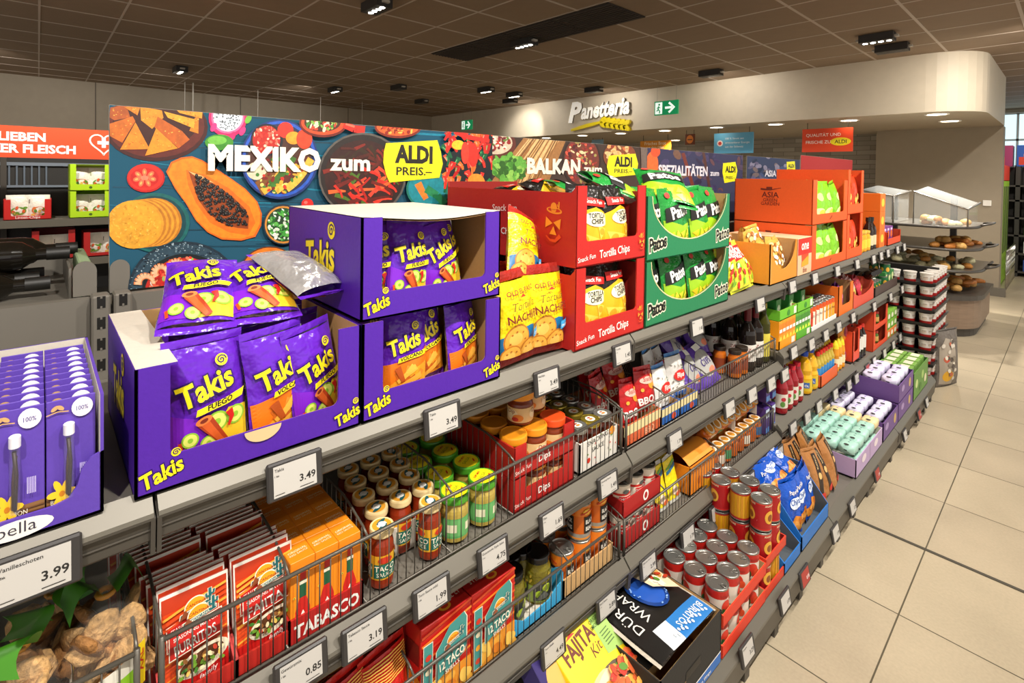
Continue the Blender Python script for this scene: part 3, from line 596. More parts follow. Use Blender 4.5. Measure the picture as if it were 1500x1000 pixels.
# ================================================================== BANNERS
def clip(pts, q):
    """keep the part of a polygon inside the convex outline q"""
    n = len(q); ar = sum(q[i][0]*q[(i+1) % n][1]-q[(i+1) % n][0]*q[i][1] for i in range(n)); sg = 1 if ar > 0 else -1
    for i in range(n):
        a, b = q[i], q[(i+1) % n]; out = []
        D = lambda p: sg*((b[0]-a[0])*(p[1]-a[1])-(b[1]-a[1])*(p[0]-a[0]))
        for k in range(len(pts)):
            c, e = pts[k], pts[(k+1) % len(pts)]; dc, de = D(c), D(e)
            if dc >= 0: out.append(c)
            if (dc >= 0) != (de >= 0): t = dc/(dc-de); out.append((c[0]+(e[0]-c[0])*t, c[1]+(e[1]-c[1])*t))
        pts = out
        if not pts: return []
    return pts
class Bn(Pr):
    """banner print drawn in (y,z) of the plane; q() gives plane points from measured picture points"""
    def __init__(s, mb, X, rect): s.X = X; s.rc = rect; super().__init__(mb, planeX(X), .0008, .000009)
    def q(s, px, py): p = at(px, py, X=s.X); return (p.y, p.z)
    def poly(s, pts, m):
        y0, z0, y1, z1 = s.rc; p = clip(pts, [(y0, z0), (y1, z0), (y1, z1), (y0, z1)])
        if len(p) > 2: s.put(p, [list(range(len(p)))], m)
    def P(s, pts, hx, r=.5): s.poly([s.q(*p) for p in pts], M(hx, r, 'print'))
    def E(s, px, py, a, b, hx, rot=0, n=28, r=.5):       # ellipse by measured centre and radii
        c, d = cos(rot), sin(rot); s.P([(px+a*cos(t)*c-b*sin(t)*d, py+a*cos(t)*d+b*sin(t)*c) for t in [2*pi*k/n for k in range(n)]], hx, r)
    def L(s, pts, wd, hx, wd1=None):
        n = len(pts)
        for i in range(n-1):
            a, b = pts[i], pts[i+1]; dx, dy = b[0]-a[0], b[1]-a[1]; l = sqrt(dx*dx+dy*dy) or 1
            w0 = (wd+((wd1 if wd1 is not None else wd)-wd)*i/max(1, n-1))/2; w1 = (wd+((wd1 if wd1 is not None else wd)-wd)*(i+1)/max(1, n-1))/2
            s.P([(a[0]-dy/l*w0, a[1]+dx/l*w0), (b[0]-dy/l*w1, b[1]+dx/l*w1), (b[0]+dy/l*w1, b[1]-dx/l*w1), (a[0]+dy/l*w0, a[1]-dx/l*w0)], hx)
    def T(s, t, px0, px1, py, size_px, m, bold=.03, al='l'):
        a = s.q(px0, py); b = s.q(px1, py); top = s.q(px0, py-size_px)
        wd = tgeo(t, bold, 0)[2]; sz = (top[1]-a[1])/.72
        s.text(t, a[0], a[1], sz, m, 'l', bold, sx=(b[0]-a[0])/(wd*sz))
    def bits(s, rr, px, py, a, b, n, cols, s0, s1, el=1.6):
        for k in range(n):
            t = rr.uniform(0, 2*pi); q = sqrt(rr.random()); s.E(px+a*q*cos(t), py+b*q*sin(t), rr.uniform(s0, s1)*el, rr.uniform(s0, s1), rr.choice(cols), rr.uniform(0, pi), 8)
def board(y0, y1, z0, z1, X, base):
    a = MB(); a.box(X-.006, X, y0, y1, z0, z1, M('8b8478', .6)); p = Bn(a, X, (y0+.001, z0+.001, y1-.001, z1-.001)); p.poly([(y0, z0), (y1, z0), (y1, z1), (y0, z1)], M(base, .8))
    return a, p
XBN = -1.65; BZ0, BZ1 = 1.378, 1.849
def plaque(p, pts, sA, sP):
    p.P(pts, 'f4dc17'); D = M('231d12', .5); p.T('ALDI', *sA, D, .05); p.T('PREIS.–', *sP, D, .02)
rr = random.Random(11)
a, p = board(SEAM[0]+.0, SEAM[1]-.004, BZ0, BZ1, XBN, '0d4c63')
for k in range(26):
    y = 160+11*k+rr.uniform(-3, 3)
    for j in range(3):
        x = rr.uniform(155, 640); p.L([(x, y+rr.uniform(-4, 4)), (x+60, y+2+rr.uniform(-3, 3)), (x+130, y+4)], rr.uniform(.8, 2.2), rr.choice(['0a3747', '146a86', '0b4055', '117a94']))
f7 = lambda *c: [(150+x*.29, 140+y*.29) for x, y in c]; f8 = lambda *c: [(430+x*.29, 140+y*.29) for x, y in c]
def e7(x, y, a_, b_, *k, **kw): p.E(150+x*.29, 140+y*.29, a_*.29, b_*.29, *k, **kw)
def e8(x, y, a_, b_, *k, **kw): p.E(430+x*.29, 140+y*.29, a_*.29, b_*.29, *k, **kw)
# plate of corn chips
e7(270, 160, 262, 172, '3d120d'); e7(270, 155, 245, 158, '5e2016'); e7(265, 140, 215, 128, '3b140c')
for pts, c in (([(40, 60), (120, 45), (140, 110), (60, 125), (36, 110)], 'a8501a'), ([(190, 55), (300, 75), (308, 112), (250, 168), (195, 125)], 'd98a22'), ([(370, 70), (505, 78), (502, 116), (390, 88)], 'e09028'), ([(486, 104), (484, 192), (438, 178), (466, 112)], 'c9781c'), ([(310, 80), (466, 120), (460, 166), (330, 112)], 'e39a2c'), ([(36, 142), (152, 104), (166, 130), (100, 238), (38, 205)], 'c2641a'), ([(278, 106), (400, 178), (440, 222), (384, 266), (300, 196), (262, 160)], 'b95a1a'), ([(140, 50), (190, 60), (176, 100), (112, 60)], 'd07a20'), ([(166, 135), (88, 273), (238, 270)], 'dd7f1e'), ([(270, 165), (214, 304), (380, 266)], 'e2891f')):
    p.P(f7(*c_), 'x') if 0 else p.P(f7(*pts), c)
    cx_ = sum(q[0] for q in pts)/len(pts); cy_ = sum(q[1] for q in pts)/len(pts)
    for k in range(16): i = rr.randrange(len(pts)); t = rr.random()*.8; x = cx_+(pts[i][0]-cx_)*t+rr.uniform(-12, 12)*(1-t); y = cy_+(pts[i][1]-cy_)*t; e7(x, y, rr.uniform(2, 5), rr.uniform(1.5, 3), rr.choice(['f0b04a', 'b8560f', 'f4a83a', 'c96a14']), n=6)
# dragon fruit and lime
e7(632, 112, 97, 98, 'd01f63'); e7(632, 108, 84, 84, 'f06a9a'); e7(632, 106, 75, 76, 'c9d2da')
for k in range(90): t = rr.uniform(0, 2*pi); q = sqrt(rr.random()); e7(632+72*q*cos(t), 106+72*q*sin(t), 3.2, 3, '1d1a22', n=6)
for x, y, c in ((735, 120, '6fae3a'), (560, 160, 'e0367a'), (705, 180, 'e0367a'), (655, 205, 'd42468')): e7(x, y, 14, 24, c, rot=.5)
e7(588, 236, 72, 40, '3f8a2a'); e7(578, 226, 48, 22, '6fb545')
# tomato half
e7(218, 416, 96, 72, 'b3150f'); e7(216, 412, 90, 66, 'd92a1c'); e7(212, 415, 72, 50, 'c21a12')
for t in range(7): an = t*.9+.2; e7(212+40*cos(an), 415+28*sin(an), 20, 12, 'ee6a45', rot=an, n=12); e7(212+42*cos(an), 415+29*sin(an), 9, 5, 'f4a85a', rot=an, n=8)
e7(212, 415, 20, 12, 'f0785a')
# tortillas on a teal plate
e7(265, 640, 175, 150, '0f5d5a'); e7(262, 642, 160, 136, '0a3f44')
for k in range(9): e7(262-13*k, 638+1.5*k, 138, 122, ['b5701a', 'd98f25'][k % 2] if k < 8 else 'dd9a28')
for k in range(120): t = rr.uniform(0, 2*pi); q = sqrt(rr.random()); e7(152+130*q*cos(t), 650+112*q*sin(t), rr.uniform(3, 9), rr.uniform(2, 4), rr.choice(['e8ab38', 'c98618', 'eeb54a', 'd08c1c']), rot=rr.uniform(0, 3), n=7)
# papaya
pp = [(320, 385), (345, 335), (395, 312), (450, 306), (500, 325), (560, 360), (650, 420), (720, 470), (780, 535), (803, 595), (800, 655), (770, 712), (700, 731), (600, 725), (530, 690), (470, 630), (420, 545), (365, 470)]
p.P(f7(*pp), 'd9620f'); p.P(f7(*[(560+(x-560)*.965, 520+(y-520)*.955) for x, y in pp]), 'f58218')
p.P(f7((420, 375), (520, 400), (640, 470), (740, 560), (770, 640), (735, 705), (640, 690), (540, 640), (470, 540), (430, 450)), 'f26a12')
cav = [(432, 380), (490, 402), (570, 450), (650, 505), (712, 565), (738, 615), (733, 672), (680, 668), (600, 645), (530, 592), (480, 522), (455, 450)]
p.P(f7(*cav), '8d3c0c'); p.P(f7((430, 380), (500, 405), (560, 440), (500, 430)), 'f0a868')
for k in range(260):
    i = rr.randrange(len(cav)); j = (i+1) % len(cav); t, u = rr.random(), sqrt(rr.random())*.97; bx = cav[i][0]+(cav[j][0]-cav[i][0])*t; by = cav[i][1]+(cav[j][1]-cav[i][1])*t; x = 600+(bx-600)*u; y = 535+(by-535)*u
    if x > 470: e7(x, y, 8, 7, rr.choice(['15110f', '231b17', '100d0c']), n=9); e7(x-2, y-2, 2.2, 1.8, '8a7f74', n=5)
# stone bowl with shrimp salsa
e7(410, 985, 285, 252, '182a36'); e7(410, 985, 272, 238, '2c4350')
for k in range(260): t = rr.uniform(pi, 2*pi); q = rr.uniform(.8, 1); e7(410+278*q*cos(t), 985+246*q*sin(t), rr.uniform(2, 6), rr.uniform(2, 4), rr.choice(['0f1c25', '6f8894', '9db0b8', '22384a']), n=6)
e7(415, 985, 218, 190, '12191c'); e7(415, 995, 205, 180, 'b3241a')
for k in range(150): t = rr.uniform(pi, 2*pi); q = sqrt(rr.random()); x = 415+195*q*cos(t); y = 985+170*q*sin(t); e7(x, y, rr.uniform(6, 16), rr.uniform(5, 11), rr.choice(['d93322', 'c01d14', 'e85a3c', 'a31510', 'f0d8c8', '8fae58', 'ee7a58']), rot=rr.uniform(0, 3), n=7)
def shrimp(cx_, cy_, R_, a0, a1):
    q = [(150+(cx_+R_*cos(a0+(a1-a0)*k/9))*.29, 140+(cy_+R_*sin(a0+(a1-a0)*k/9))*.29) for k in range(10)]; p.L(q, 12.5, 'e8824e', 6); p.L(q, 8.5, 'f7b48a', 4)
shrimp(290, 890, 32, 2.4, 6.6); shrimp(372, 868, 34, 3.6, 6.9); shrimp(512, 880, 30, 2.2, 6.2); shrimp(215, 945, 40, 3.0, 6.3)
# scallion bowl, dried pepper bowl, cherry tomato
e7(905, 648, 100, 102, '20303a'); e7(905, 650, 92, 94, 'c9822f'); e7(905, 650, 83, 85, '233f20'); p.bits(rr, 150+905*.29, 140+650*.29, 22, 22, 150, ['2f7a2c', '3f9a3a', 'cfe3c4', '1f5a20', 'e8f0dc', '5fae4a'], 1, 2.6)
e7(838, 890, 150, 132, '5e2c10'); e7(838, 888, 142, 124, 'e2741c'); e7(838, 892, 122, 105, '6d110e'); p.bits(rr, 150+838*.29, 140+892*.29, 33, 28, 110, ['a81a14', 'c9271c', '8d1210', 'd8402c'], 1.2, 2.6, 2.6)
e7(1026, 547, 30, 29, 'd8211a'); e7(1018, 538, 10, 8, 'f0645a')
# taco bowl with a blue rim
e7(885, 322, 196, 200, '16306e'); e7(885, 320, 186, 190, '2a56b8'); e7(885, 320, 172, 176, '1c2a50'); e7(885, 318, 160, 164, '4a2a1e')
e7(822, 225, 82, 82, '1b1d26'); e7(820, 225, 70, 72, 'b3241a'); p.bits(rr, 150+820*.29, 140+225*.29, 19, 20, 60, ['d8382a', 'c0261c', 'e86a52', 'f2c0a8'], 1, 2.4)
e7(915, 175, 40, 40, 'd83222'); e7(955, 215, 38, 32, 'f0982a'); e7(1010, 220, 40, 50, 'd04020'); e7(770, 380, 50, 45, 'd8cfae')
for k, (x, y) in enumerate(((840, 400), (905, 395), (960, 385))): p.L([(150+(x-60+120*t)*.29, 140+(y+70-150*t+28*sin(pi*t))*.29) for t in [i/8 for i in range(9)]], 22, ['7a4a1e', '3f6a24', '5c2418'][k]); p.L([(150+(x-40+125*t)*.29, 140+(y+85-150*t+20*sin(pi*t))*.29) for t in [i/8 for i in range(9)]], 11, ['e8a83a', 'f2b845', 'eeb040'][k])
p.bits(rr, 150+880*.29, 140+400*.29, 36, 26, 60, ['c8301f', '3f7a2c', 'e8a030', '7a2016', 'f0d070'], 1.2, 3)
# right half: bowls, pan of peppers, chilies
e8(140, 140, 122, 72, '6a1c10'); e8(140, 138, 112, 62, 'd04a22'); e8(135, 138, 92, 46, '4a2414'); p.bits(rr, 430+135*.29, 140+140*.29, 24, 11, 60, ['3f7f2a', '7fb04a', 'c8402a', 'e8d8b0'], 1.2, 3)
p.L([(500, 183), (515, 189), (531, 191)], 9, 'c8281a', 12); p.L([(503, 182), (516, 186)], 3, 'f06a50')
e8(515, 160, 118, 56, '7a2410'); e8(515, 158, 108, 46, 'd85a24'); p.bits(rr, 430+515*.29, 140+165*.29, 26, 9, 50, ['b83018', 'e07830', 'f0b048', '8a2010'], 1, 2.6)
e8(335, 400, 222, 212, '55504a'); e8(335, 400, 212, 202, '241c18'); e8(335, 405, 190, 180, '33150f')
for k in range(70):
    t = rr.uniform(0, 2*pi); q = sqrt(rr.random()); x = 430+(335+165*q*cos(t))*.29; y = 140+(410+155*q*sin(t))*.29; an = rr.uniform(-.9, 1.3); l = rr.uniform(7, 16)
    p.L([(x-l*cos(an), y-l*sin(an)), (x+l*.2*cos(an)+2, y+l*.2*sin(an)-1), (x+l*cos(an), y+l*sin(an))], rr.uniform(3.5, 7), rr.choice(['c9281a', 'd8402a', 'b01c12', 'e2602a', '4a6a1e', '5c140c', '6a1a10', 'd9301e'] if q*sin(t) > -.2 else ['4a1a10', '5c2014', '33210f', '7a2014']), 2.5)
p.P(f8((560, 400), (990, 180), (990, 560), (600, 560)), '101a1e')
e8(665, 470, 110, 100, '0f6a5a'); e8(660, 470, 95, 88, '17808a'); p.L([(608, 268), (614, 280), (620, 291)], 11, 'e0782a', 8); p.L([(620, 276), (636, 286), (648, 298)], 12, '1f7a4a', 10)
for k in range(75):
    x = rr.uniform(645, 716); y = rr.uniform(186, 300)
    if (x-645)*.55+(250-y)*.2 > -6: 
        an = rr.uniform(.8, 2.2); l = rr.uniform(5, 13); c = rr.choice(['c81c14', 'dd2e1e', 'b0140f', 'e8482a', '0f5a34', '1d7a3e', 'd8261a', 'e86a24'])
        p.L([(x-l*cos(an), y-l*sin(an)), (x+2, y), (x+l*cos(an), y+l*sin(an))], rr.uniform(5, 9), c, 3); p.L([(x-l*.7*cos(an)-1, y-l*.7*sin(an)), (x, y-1)], 1.3, 'f0907a' if c[0] in 'cde' else '5fae6a')
p.L([(662, 192), (680, 201), (712, 207)], 9, 'd8241a', 5); e8(815, 250, 32, 24, 'd8b82a'); e8(905, 430, 42, 36, 'ee8a2a'); e8(890, 300, 26, 60, 'd02a1c'); e8(850, 290, 20, 56, 'e03a26')
CREAM = M('efe3d0', .5)
p.T('MEXIKO', 302, 466, 247.5, 36, CREAM, .05); p.T('zum', 479, 538, 248.5, 24, CREAM, .035)
pl = [(561, 210), (636, 205.5), (641, 222), (644, 240), (639, 260), (566, 267), (561, 255), (557, 238), (558, 222)]
plaque(p, pl, (574, 629, 237, 25), (576, 628, 256, 12))
put('food_banner', a.mesh('mexico_banner'), 'large food banner reading MEXIKO zum ALDI PREIS behind the purple chip cartons', 'banner')
# ---- Balkan banner
a, p = board(SEAM[1]+.004, SEAM[2]-.1, BZ0, BZ1, XBN, '3a2a22')
g = lambda x, y: (700+x*.3, 100+y*.3)
def eb(x, y, a_, b_, *k, **kw): p.E(700+x*.3, 100+y*.3, a_*.3, b_*.3, *k, **kw)
p.P([g(230, 330), g(430, 350), g(330, 590), g(60, 600), g(60, 560)], '9a6a3a'); p.P([g(270, 340), g(400, 350), g(250, 540), g(200, 560)], 'c9a066'); 
for k in range(14): p.L([g(250+11*k, 345), g(150+14*k, 470), g(100+14*k, 590)], 1.6, rr.choice(['8a5a2c', 'd8b27a', '6a4420']))
eb(90, 370, 95, 75, '5a2418'); eb(90, 365, 78, 55, 'c8b49a'); p.bits(rr, 727, 208, 20, 12, 50, ['8d1f1c', 'b83a2a', 'e8d8c4', '5c7a2c', '6a1a20'], 1.2, 3)
eb(150, 490, 85, 60, '3f6a24'); p.bits(rr, 745, 246, 24, 20, 80, ['3f7f26', '5fa03a', '2c5a1a', '86b84e'], 2, 4.5)
eb(505, 455, 95, 130, '2c1a14'); eb(505, 450, 85, 118, '6a3020'); p.bits(rr, 851.5, 236, 23, 33, 130, ['8d2a22', 'c9503a', 'e0c090', '6a2a34', '9a8a4a', '4a1a1c'], 1, 2.6)
eb(690, 430, 80, 70, '7a4024'); p.bits(rr, 907, 226, 22, 17, 60, ['c86a3a', 'e09a5a', '8a3020', 'd8b27a'], 1.2, 3); p.P([g(790, 340), g(890, 400), g(890, 600), g(800, 600)], '6a5a50'); 
for k in range(8): eb(845+rr.uniform(-25, 25), 440+14*k, 24, 22, rr.choice(['d8502a', 'e0702a', 'c84020']))
p.T('BALKAN', 771, 849, 253, 22, M('e8dcc8', .5), .05); p.T('zum', 854, 881, 253.5, 13, M('e8dcc8', .5), .03)
plaque(p, [(891, 228), (930, 225), (934, 240), (931, 256), (892, 260), (888, 244)], (899, 925, 243, 14), (899, 925, 253, 6))
put('food_banner', a.mesh('balkan_banner'), 'food banner reading BALKAN zum ALDI behind the red tortilla cartons', 'banner')
a, p = board(SEAM[2]-.094, 3.78, BZ0, BZ1, XBN, '2c2c4a')
for k in range(60): x = rr.uniform(938, 1092); y = rr.uniform(214, 290); p.E(x, y, rr.uniform(3, 9), rr.uniform(2, 6), rr.choice(['3a3458', '27223e', '4a3a50', '5a3a40', '332c50', '6a4a3a']), rr.uniform(0, 3), 9)
p.E(955, 240, 9, 18, 'e0622a'); p.E(960, 222, 7, 8, 'c84a22'); p.E(952, 258, 7, 8, 'f08a3a'); p.L([(1000, 224), (1020, 290)], 5, '6a2c20'); p.L([(1030, 222), (1042, 292)], 4, '4a2a24')
p.T('SPEZIALITÄTEN', 964, 1036, 256, 15, M('cfc9cf', .5), .035); p.T('zum', 1040, 1053, 257, 8, M('cfc9cf', .5), .03)
plaque(p, [(1059, 239), (1077, 237), (1080, 250), (1077, 265), (1061, 268), (1058, 253)], (1062, 1077, 252, 9), (1063, 1076, 262, 4))
put('food_banner', a.mesh('specialities_banner'), 'dark blue food banner reading SPEZIALITÄTEN zum beyond the Balkan one', 'banner')
a, p = board(3.85, 5.0, BZ0, BZ1, XBN, '2a3450')
for k in range(40): p.E(rr.uniform(1098, 1165), rr.uniform(230, 270), rr.uniform(2, 6), rr.uniform(2, 4), rr.choice(['39456a', '1f2840', '55506a', '6a5a5a', '7a7488']), rr.uniform(0, 3), 8)
p.T('ASIA', 1120, 1137, 258, 9, M('cfc9cf', .5), .03); plaque(p, [(1152, 237), (1164, 236), (1165, 252), (1153, 254)], (1154, 1163, 245, 5), (1154, 1163, 250, 3))
put('food_banner', a.mesh('asia_banner'), 'farthest blue grey food banner reading ASIA above the orange cartons', 'banner')
a, p = board(3.9, 5.12, 1.195, 1.85, -1.30, '8d1210')
put('header_board', a.mesh('red_header'), 'plain dark red board standing behind the last orange cartons', 'board')
# ================================================================== OTHER AISLE (behind the left end)
XA = -6.0
def struct_thing(*a): pass
a = MB(); a.box(XA-.6, XA-.56, -2.2, 1.6, 0, 1.95, M('2b2926', .6))
for k in range(34): y = -1.6+k*.05; a.box(XA-.55, XA-.545, y, y+.012, 1.5, 1.72, M('6f7a86', .4, me=.4))
a.box(XA-.56, XA-.54, -2.2, 1.6, 1.70, 1.73, M('77808a', .4)); a.box(XA-.56, XA-.54, -2.2, 1.6, 1.5, 1.52, M('77808a', .4))
b_ = MB()
for y in (-.23, .98): b_.box(XA-.56, XA-.52, y-.02, y+.02, 0, 1.8, DARKST)
sp = [('back_grille', a.mesh('aisle_back')), ('post', b_.mesh('aisle_post'))]
for z in (1.235, .88, .5, .15):
    c = MB(); c.box(XA-.55, XA, -2.2, 1.6, z-.03, z, PANEL); c.box(XA-.0, XA+.015, -2.2, 1.6, z-.06, z+.005, RAIL); sp.append(('shelf_board', c.mesh('aisle_shelf')))
put('shelving_unit', sp, 'shelving unit of the next aisle under the orange meat sign', 'shelf')
a = MB(); a.box(XA-.02, XA, -2.2, 1.6, 1.766, 2.03, M('e8502a', .45)); t = MB(); p = Pr(t, planeX(XA), .002)
k = at(0, 210, X=XA); W_ = M('fff4ec', .4)
q = lambda px, py: (at(px, py, X=XA).y, at(px, py, X=XA).z)
y0, z0 = q(-2, 204.5); y1, _ = q(67, 205.5); wl = tgeo('LIEBEN', .04, 0)[2]; sz = .098; p.text('WIR LIEBEN', y1, z0, sz, W_, 'r', .04, sx=.98)
y1, z0 = q(111, 225.5); p.text('SCHWEIZER FLEISCH', y1, z0, sz, W_, 'r', .04, sx=.98)
hy, hz = q(152, 210); 
hp = [(hy+.085*1.15*(sin(t_)**3), hz+.006*(13*cos(t_)-5*cos(2*t_)-2*cos(3*t_)-cos(4*t_))*1.05) for t_ in [2*pi*i/36 for i in range(37)]]
p.line(hp, .012, W_); cross(p, hy, hz+.005, .045, W_)
put('aisle_sign', [('board', a.mesh('meat_sign')), ('print', t.mesh('meat_sign_print'))], 'long orange sign WIR LIEBEN SCHWEIZER FLEISCH with heart and cross', 'sign')
a = MB(); a.box(-10.52, -10.5, .95, 6.2, 2.2, 2.5, M('d8d0c0', .5)); sp = [('board', a.mesh('far_sign'))]
for px, r_ in ((271, .006), (283, .012), (378, .006), (470, .006), (531, .006)):
    y = at(px, 140, X=-10.5).y; c = MB(); c.tube([(-10.51, y, 2.5), (-10.51, y, CH)], r_, M('d8d2c6', .4), 5); sp.append(('suspension_rod', c.mesh('far_sign_rod')))
put('aisle_sign', sp, 'far hanging sign behind the banner, only its thin ceiling rods showing', 'sign')
MIXW = M('e9e2d2', .4, 'foil'); GRN1 = M('a9c83a', .45)
def chipbag(seed, c1, c2, c3):
    def f(p, w_, h):
        r_ = random.Random(seed); p.rect(-w_*.42, h*.62, w_*.42, h*.8, M(c1)); p.ell(0, h*.3, w_*.33, h*.17, M(c2))
        for k in range(7): p.ell(r_.uniform(-.3, .3)*w_, r_.uniform(.12, .45)*h, w_*.1, h*.05, M(r_.choice([c2, c3, 'f0c060'])), r_.uniform(0, 3), 9)
    return f
vb = bag(.15, .2, .06, MIXW, chipbag(1, '5a3a2a', 'd8702a', '5a8a2c'), 4, nu=8, nv=8, sub=0)
vb2 = bag(.15, .2, .06, MIXW, chipbag(2, '7a8a2c', '6a9a34', 'd85a2a'), 7, nu=8, nv=8, sub=0)
LG = M('b4dc1c', .45)
gc = opencase(.29, .3, .235, LG, LG, .055, .045, front=lambda p, w_, h: p.ell(0, .027, .012, .012, M('4a6a10')), lid=False)
q = at(102, 317, X=XA).y
for k, z in enumerate((1.243, 1.485)):
    put('snack_case', gc, '%s lime green snack case on the next aisle shelf' % ('lower', 'upper')[k], 'case', (XA-.02, q+.145, z), 0, 'lime green cases')
    for j in range(2): put('snack_bag', (vb, vb2)[j], '%s vegetable snack bag in the %s lime green case' % (('first', 'second')[j], ('lower', 'upper')[k]), 'snack bag', (XA-.09, q+.08+.13*j, z+.006), (0, -.1, .1), 'vegetable snack bags')
rc = opencase(.30, .3, .17, RED, RED, .03, .045, front=lambda p, w_, h: p.text('Linsen-Chips', 0, .008, .03, WHITE, 'c', .01))
for k, y in enumerate((-.34, -.09 + .085)):
    put('snack_case', rc, 'red snack case %s on the next aisle shelf' % ('cut by the picture edge', 'beside the lime green cases')[k], 'case', (XA-.02, y-.06, 1.243), 0, 'red snack cases')
    for j in range(2): put('snack_bag', (vb2, vb)[j], '%s white snack bag in the red case %s' % (('first', 'second')[j], ('at the picture edge', 'by the lime cases')[k]), 'snack bag', (XA-.09, y-.12+.13*j, 1.25), (0, -.15, .1), 'white snack bags')
for k, (y, hh) in enumerate(((.10, .25), (.44, .22))):
    put('snack_case', cached(('rc2', k), lambda: opencase(.29, .3, hh, M('b01a18', .5), M('8a1512'), .03, .05)), 'tall red snack case on the lower shelf of the next aisle, %s' % ('under the white bags', 'under the lime cases')[k], 'case', (XA-.02, y, .888), 0, 'tall red snack cases')
    for j in range(2): put('snack_bag', (vb2, vb)[j], '%s crisp bag in the tall red case %s' % (('first', 'second')[j], ('under the white bags', 'under the lime cases')[k]), 'snack bag', (XA-.09, y-.065+.13*j, .895), (0, -.12, .1), 'crisp bags in tall red cases')
# back side of the gondola: lying wine bottles and a grey tray
a = MB(); a.box(-2.3, -1.645, -1.2, SEAM[0]-.03, 1.335, 1.36, PANEL); a.box(-1.645, -1.63, -1.2, SEAM[0]-.03, 1.3, 1.37, PANEL)
for k in range(2): a.box(-1.66, -1.635, -.6+.6*k-.02, -.6+.6*k+.02, .1, 1.34, PANEL)
put('gondola_shelf', a.mesh('rear_shelf'), 'rear shelf of the gondola carrying the lying wine bottles', 'shelf')
wb_ = bottle([(0, 0), (.036, .001), (.0375, .006), (.0375, .19), (.034, .21), (.015, .235), (.0145, .29), (.0165, .292), (.0165, .30), (0, .30)], M('17140f', .12), BLACK, [(.0168, .255), (.0168, .302), (0, .302)], M('cfc6b4', .6), (.06, .14))
for k, (y, z, x) in enumerate(((-.28, 1.399, -1.75), (-.24, 1.462, -1.83), (-.30, 1.399, -1.835), (-.22, 1.462, -1.92), (-.29, 1.399, -1.915))):
    put('wine_bottle', wb_, 'dark wine bottle lying behind the vanilla bay, %s of the pile' % ['lowest in front', 'upper in front', 'lowest in the middle', 'upper at the back', 'lowest at the back'][k], 'bottle', (x, y, z), (-pi/2, 0, 0), 'lying wine bottles')
a = MB(); a.box(-2.1, -1.68, .055, .06, 1.362, 1.44, PANEL); a.box(-2.1, -2.095, -.6, .06, 1.362, 1.44, PANEL); a.box(-2.1, -1.68, -.6, .055, 1.3605, 1.364, PANEL)
put('bottle_tray', a.mesh('bottle_tray'), 'grey metal tray holding the lying wine bottles', 'tray')
a = MB(); a.rbox(-2.0, -1.7, .075, .1, 1.362, 1.45, M('9fb48a', .6), .003); p = Pr(a, lambda u, v, h: (u, .075-h, v))
for k in range(60): p.ell(-2+.3*rnd.random(), 1.37+.07*rnd.random(), .006, .004, M(rnd.choice(['3f7a3a', 'dfe6d2', '5f9a4a'])), 0, 6)
put('egg_carton', a.mesh('green_carton'), 'green and white patterned carton beside the grey bottle tray', 'carton')
# ================================================================== TOP SHELF
ZS = 1.192; FX = -.945
# --- vanilla pods in a purple tray
VP = M('5b3fa8', .5, 'card'); VD = M('3c2a86', .5, 'card')
def vcard():
    a = MB(); hh = .165; a.rbox(-.003, 0, -.036, .036, 0, hh, VP, .0008); p = Pr(a, planeX(0)); p.rect(-.036, .0, .036, .034, M('8a6238')); 
    for k in range(5): p.rect(-.036, .004+.006*k, .036, .0055+.006*k, M('6a4526'))
    p.text('BOURBON', -.03, .022, .009, M('f3ead0'), 'l', .004); p.text('VANILLE', -.03, .011, .009, M('f3ead0'), 'l', .004)
    p.ell(.016, .150, .016, .0135, M('ece8ee')); p.text('100%', .016, .146, .009, VD, 'c', .004); p.line([(-.036, .147), (-.02, .150), (-.004, .148)], .0015, M('caa06a')); p.ell(-.024, .155, .006, .003, M('caa06a'), .5); p.ell(-.016, .155, .006, .003, M('caa06a'), -.5)
    YF = M('f2c326', .5)
    for k in range(6): an = k*pi/3; p.ell(-.014+.011*cos(an), .036+.011*sin(an), .011, .005, YF, an, 10)
    p.ell(-.014, .036, .004, .004, M('c87a12'))
    for k in range(6): p.rect(.012+.0022*k, .05, .013+.0022*k, .072, M('cfc4ea'))
    b_ = MB(); b_.lathe([(0, .03), (.0075, .031), (.0075, .118), (0, .119)], M('e8e6f4', .08, al=.06), 12, (.009, -.004, 0))
    c = MB(); c.tube([(.009, -.004, .034), (.0095, -.002, .08), (.009, -.005, .112)], .0032, M('2a1a12', .5), 6); c.tube([(.007, -.006, .034), (.0075, -.006, .07), (.008, -.003, .105)], .0028, M('3a2416', .5), 6)
    d = MB(); d.lathe([(0, .118), (.0085, .118), (.0085, .132), (.007, .133), (0, .133)], M('e9e6ec', .4), 12, (.009, -.004, 0))
    return [('card', a.mesh('vanilla_card')), ('tube', b_.mesh('vanilla_tube')), ('vanilla_pod', c.mesh('vanilla_pod')), ('cap', d.mesh('vanilla_cap'))]
vc = vcard(); vy = at(152, 700, X=FX).y
for col in range(3):
    for row in range(10):
        put('vanilla_pack', vc, 'purple vanilla pod blister card, %s back in the column %s' % (ORD[row], ('out at the picture edge', 'in the middle', 'by the metal post')[col]), 'packet', (FX-.012-.031*row, vy-.035-.055*(2-col), ZS+.005), (0, -.04, 0), 'vanilla pod packs', (1, .74, 1))
def vfront(p, w_, h): 
    p.ell(.02, .012, .037, .012, WHITE); p.text('bella', .022, .0075, .02, M('4a4452'), 'c', -.004)
vt = opencase(.17, .34, .17, VP, KRAFTW, .032, .004, front=lambda p, w_, h: (p.ell(-.02, .014, .04, .0125, WHITE), p.text('bella', -.02, .008, .022, M('3a3444'), 'c', -.003)), left=None, corner=.003)
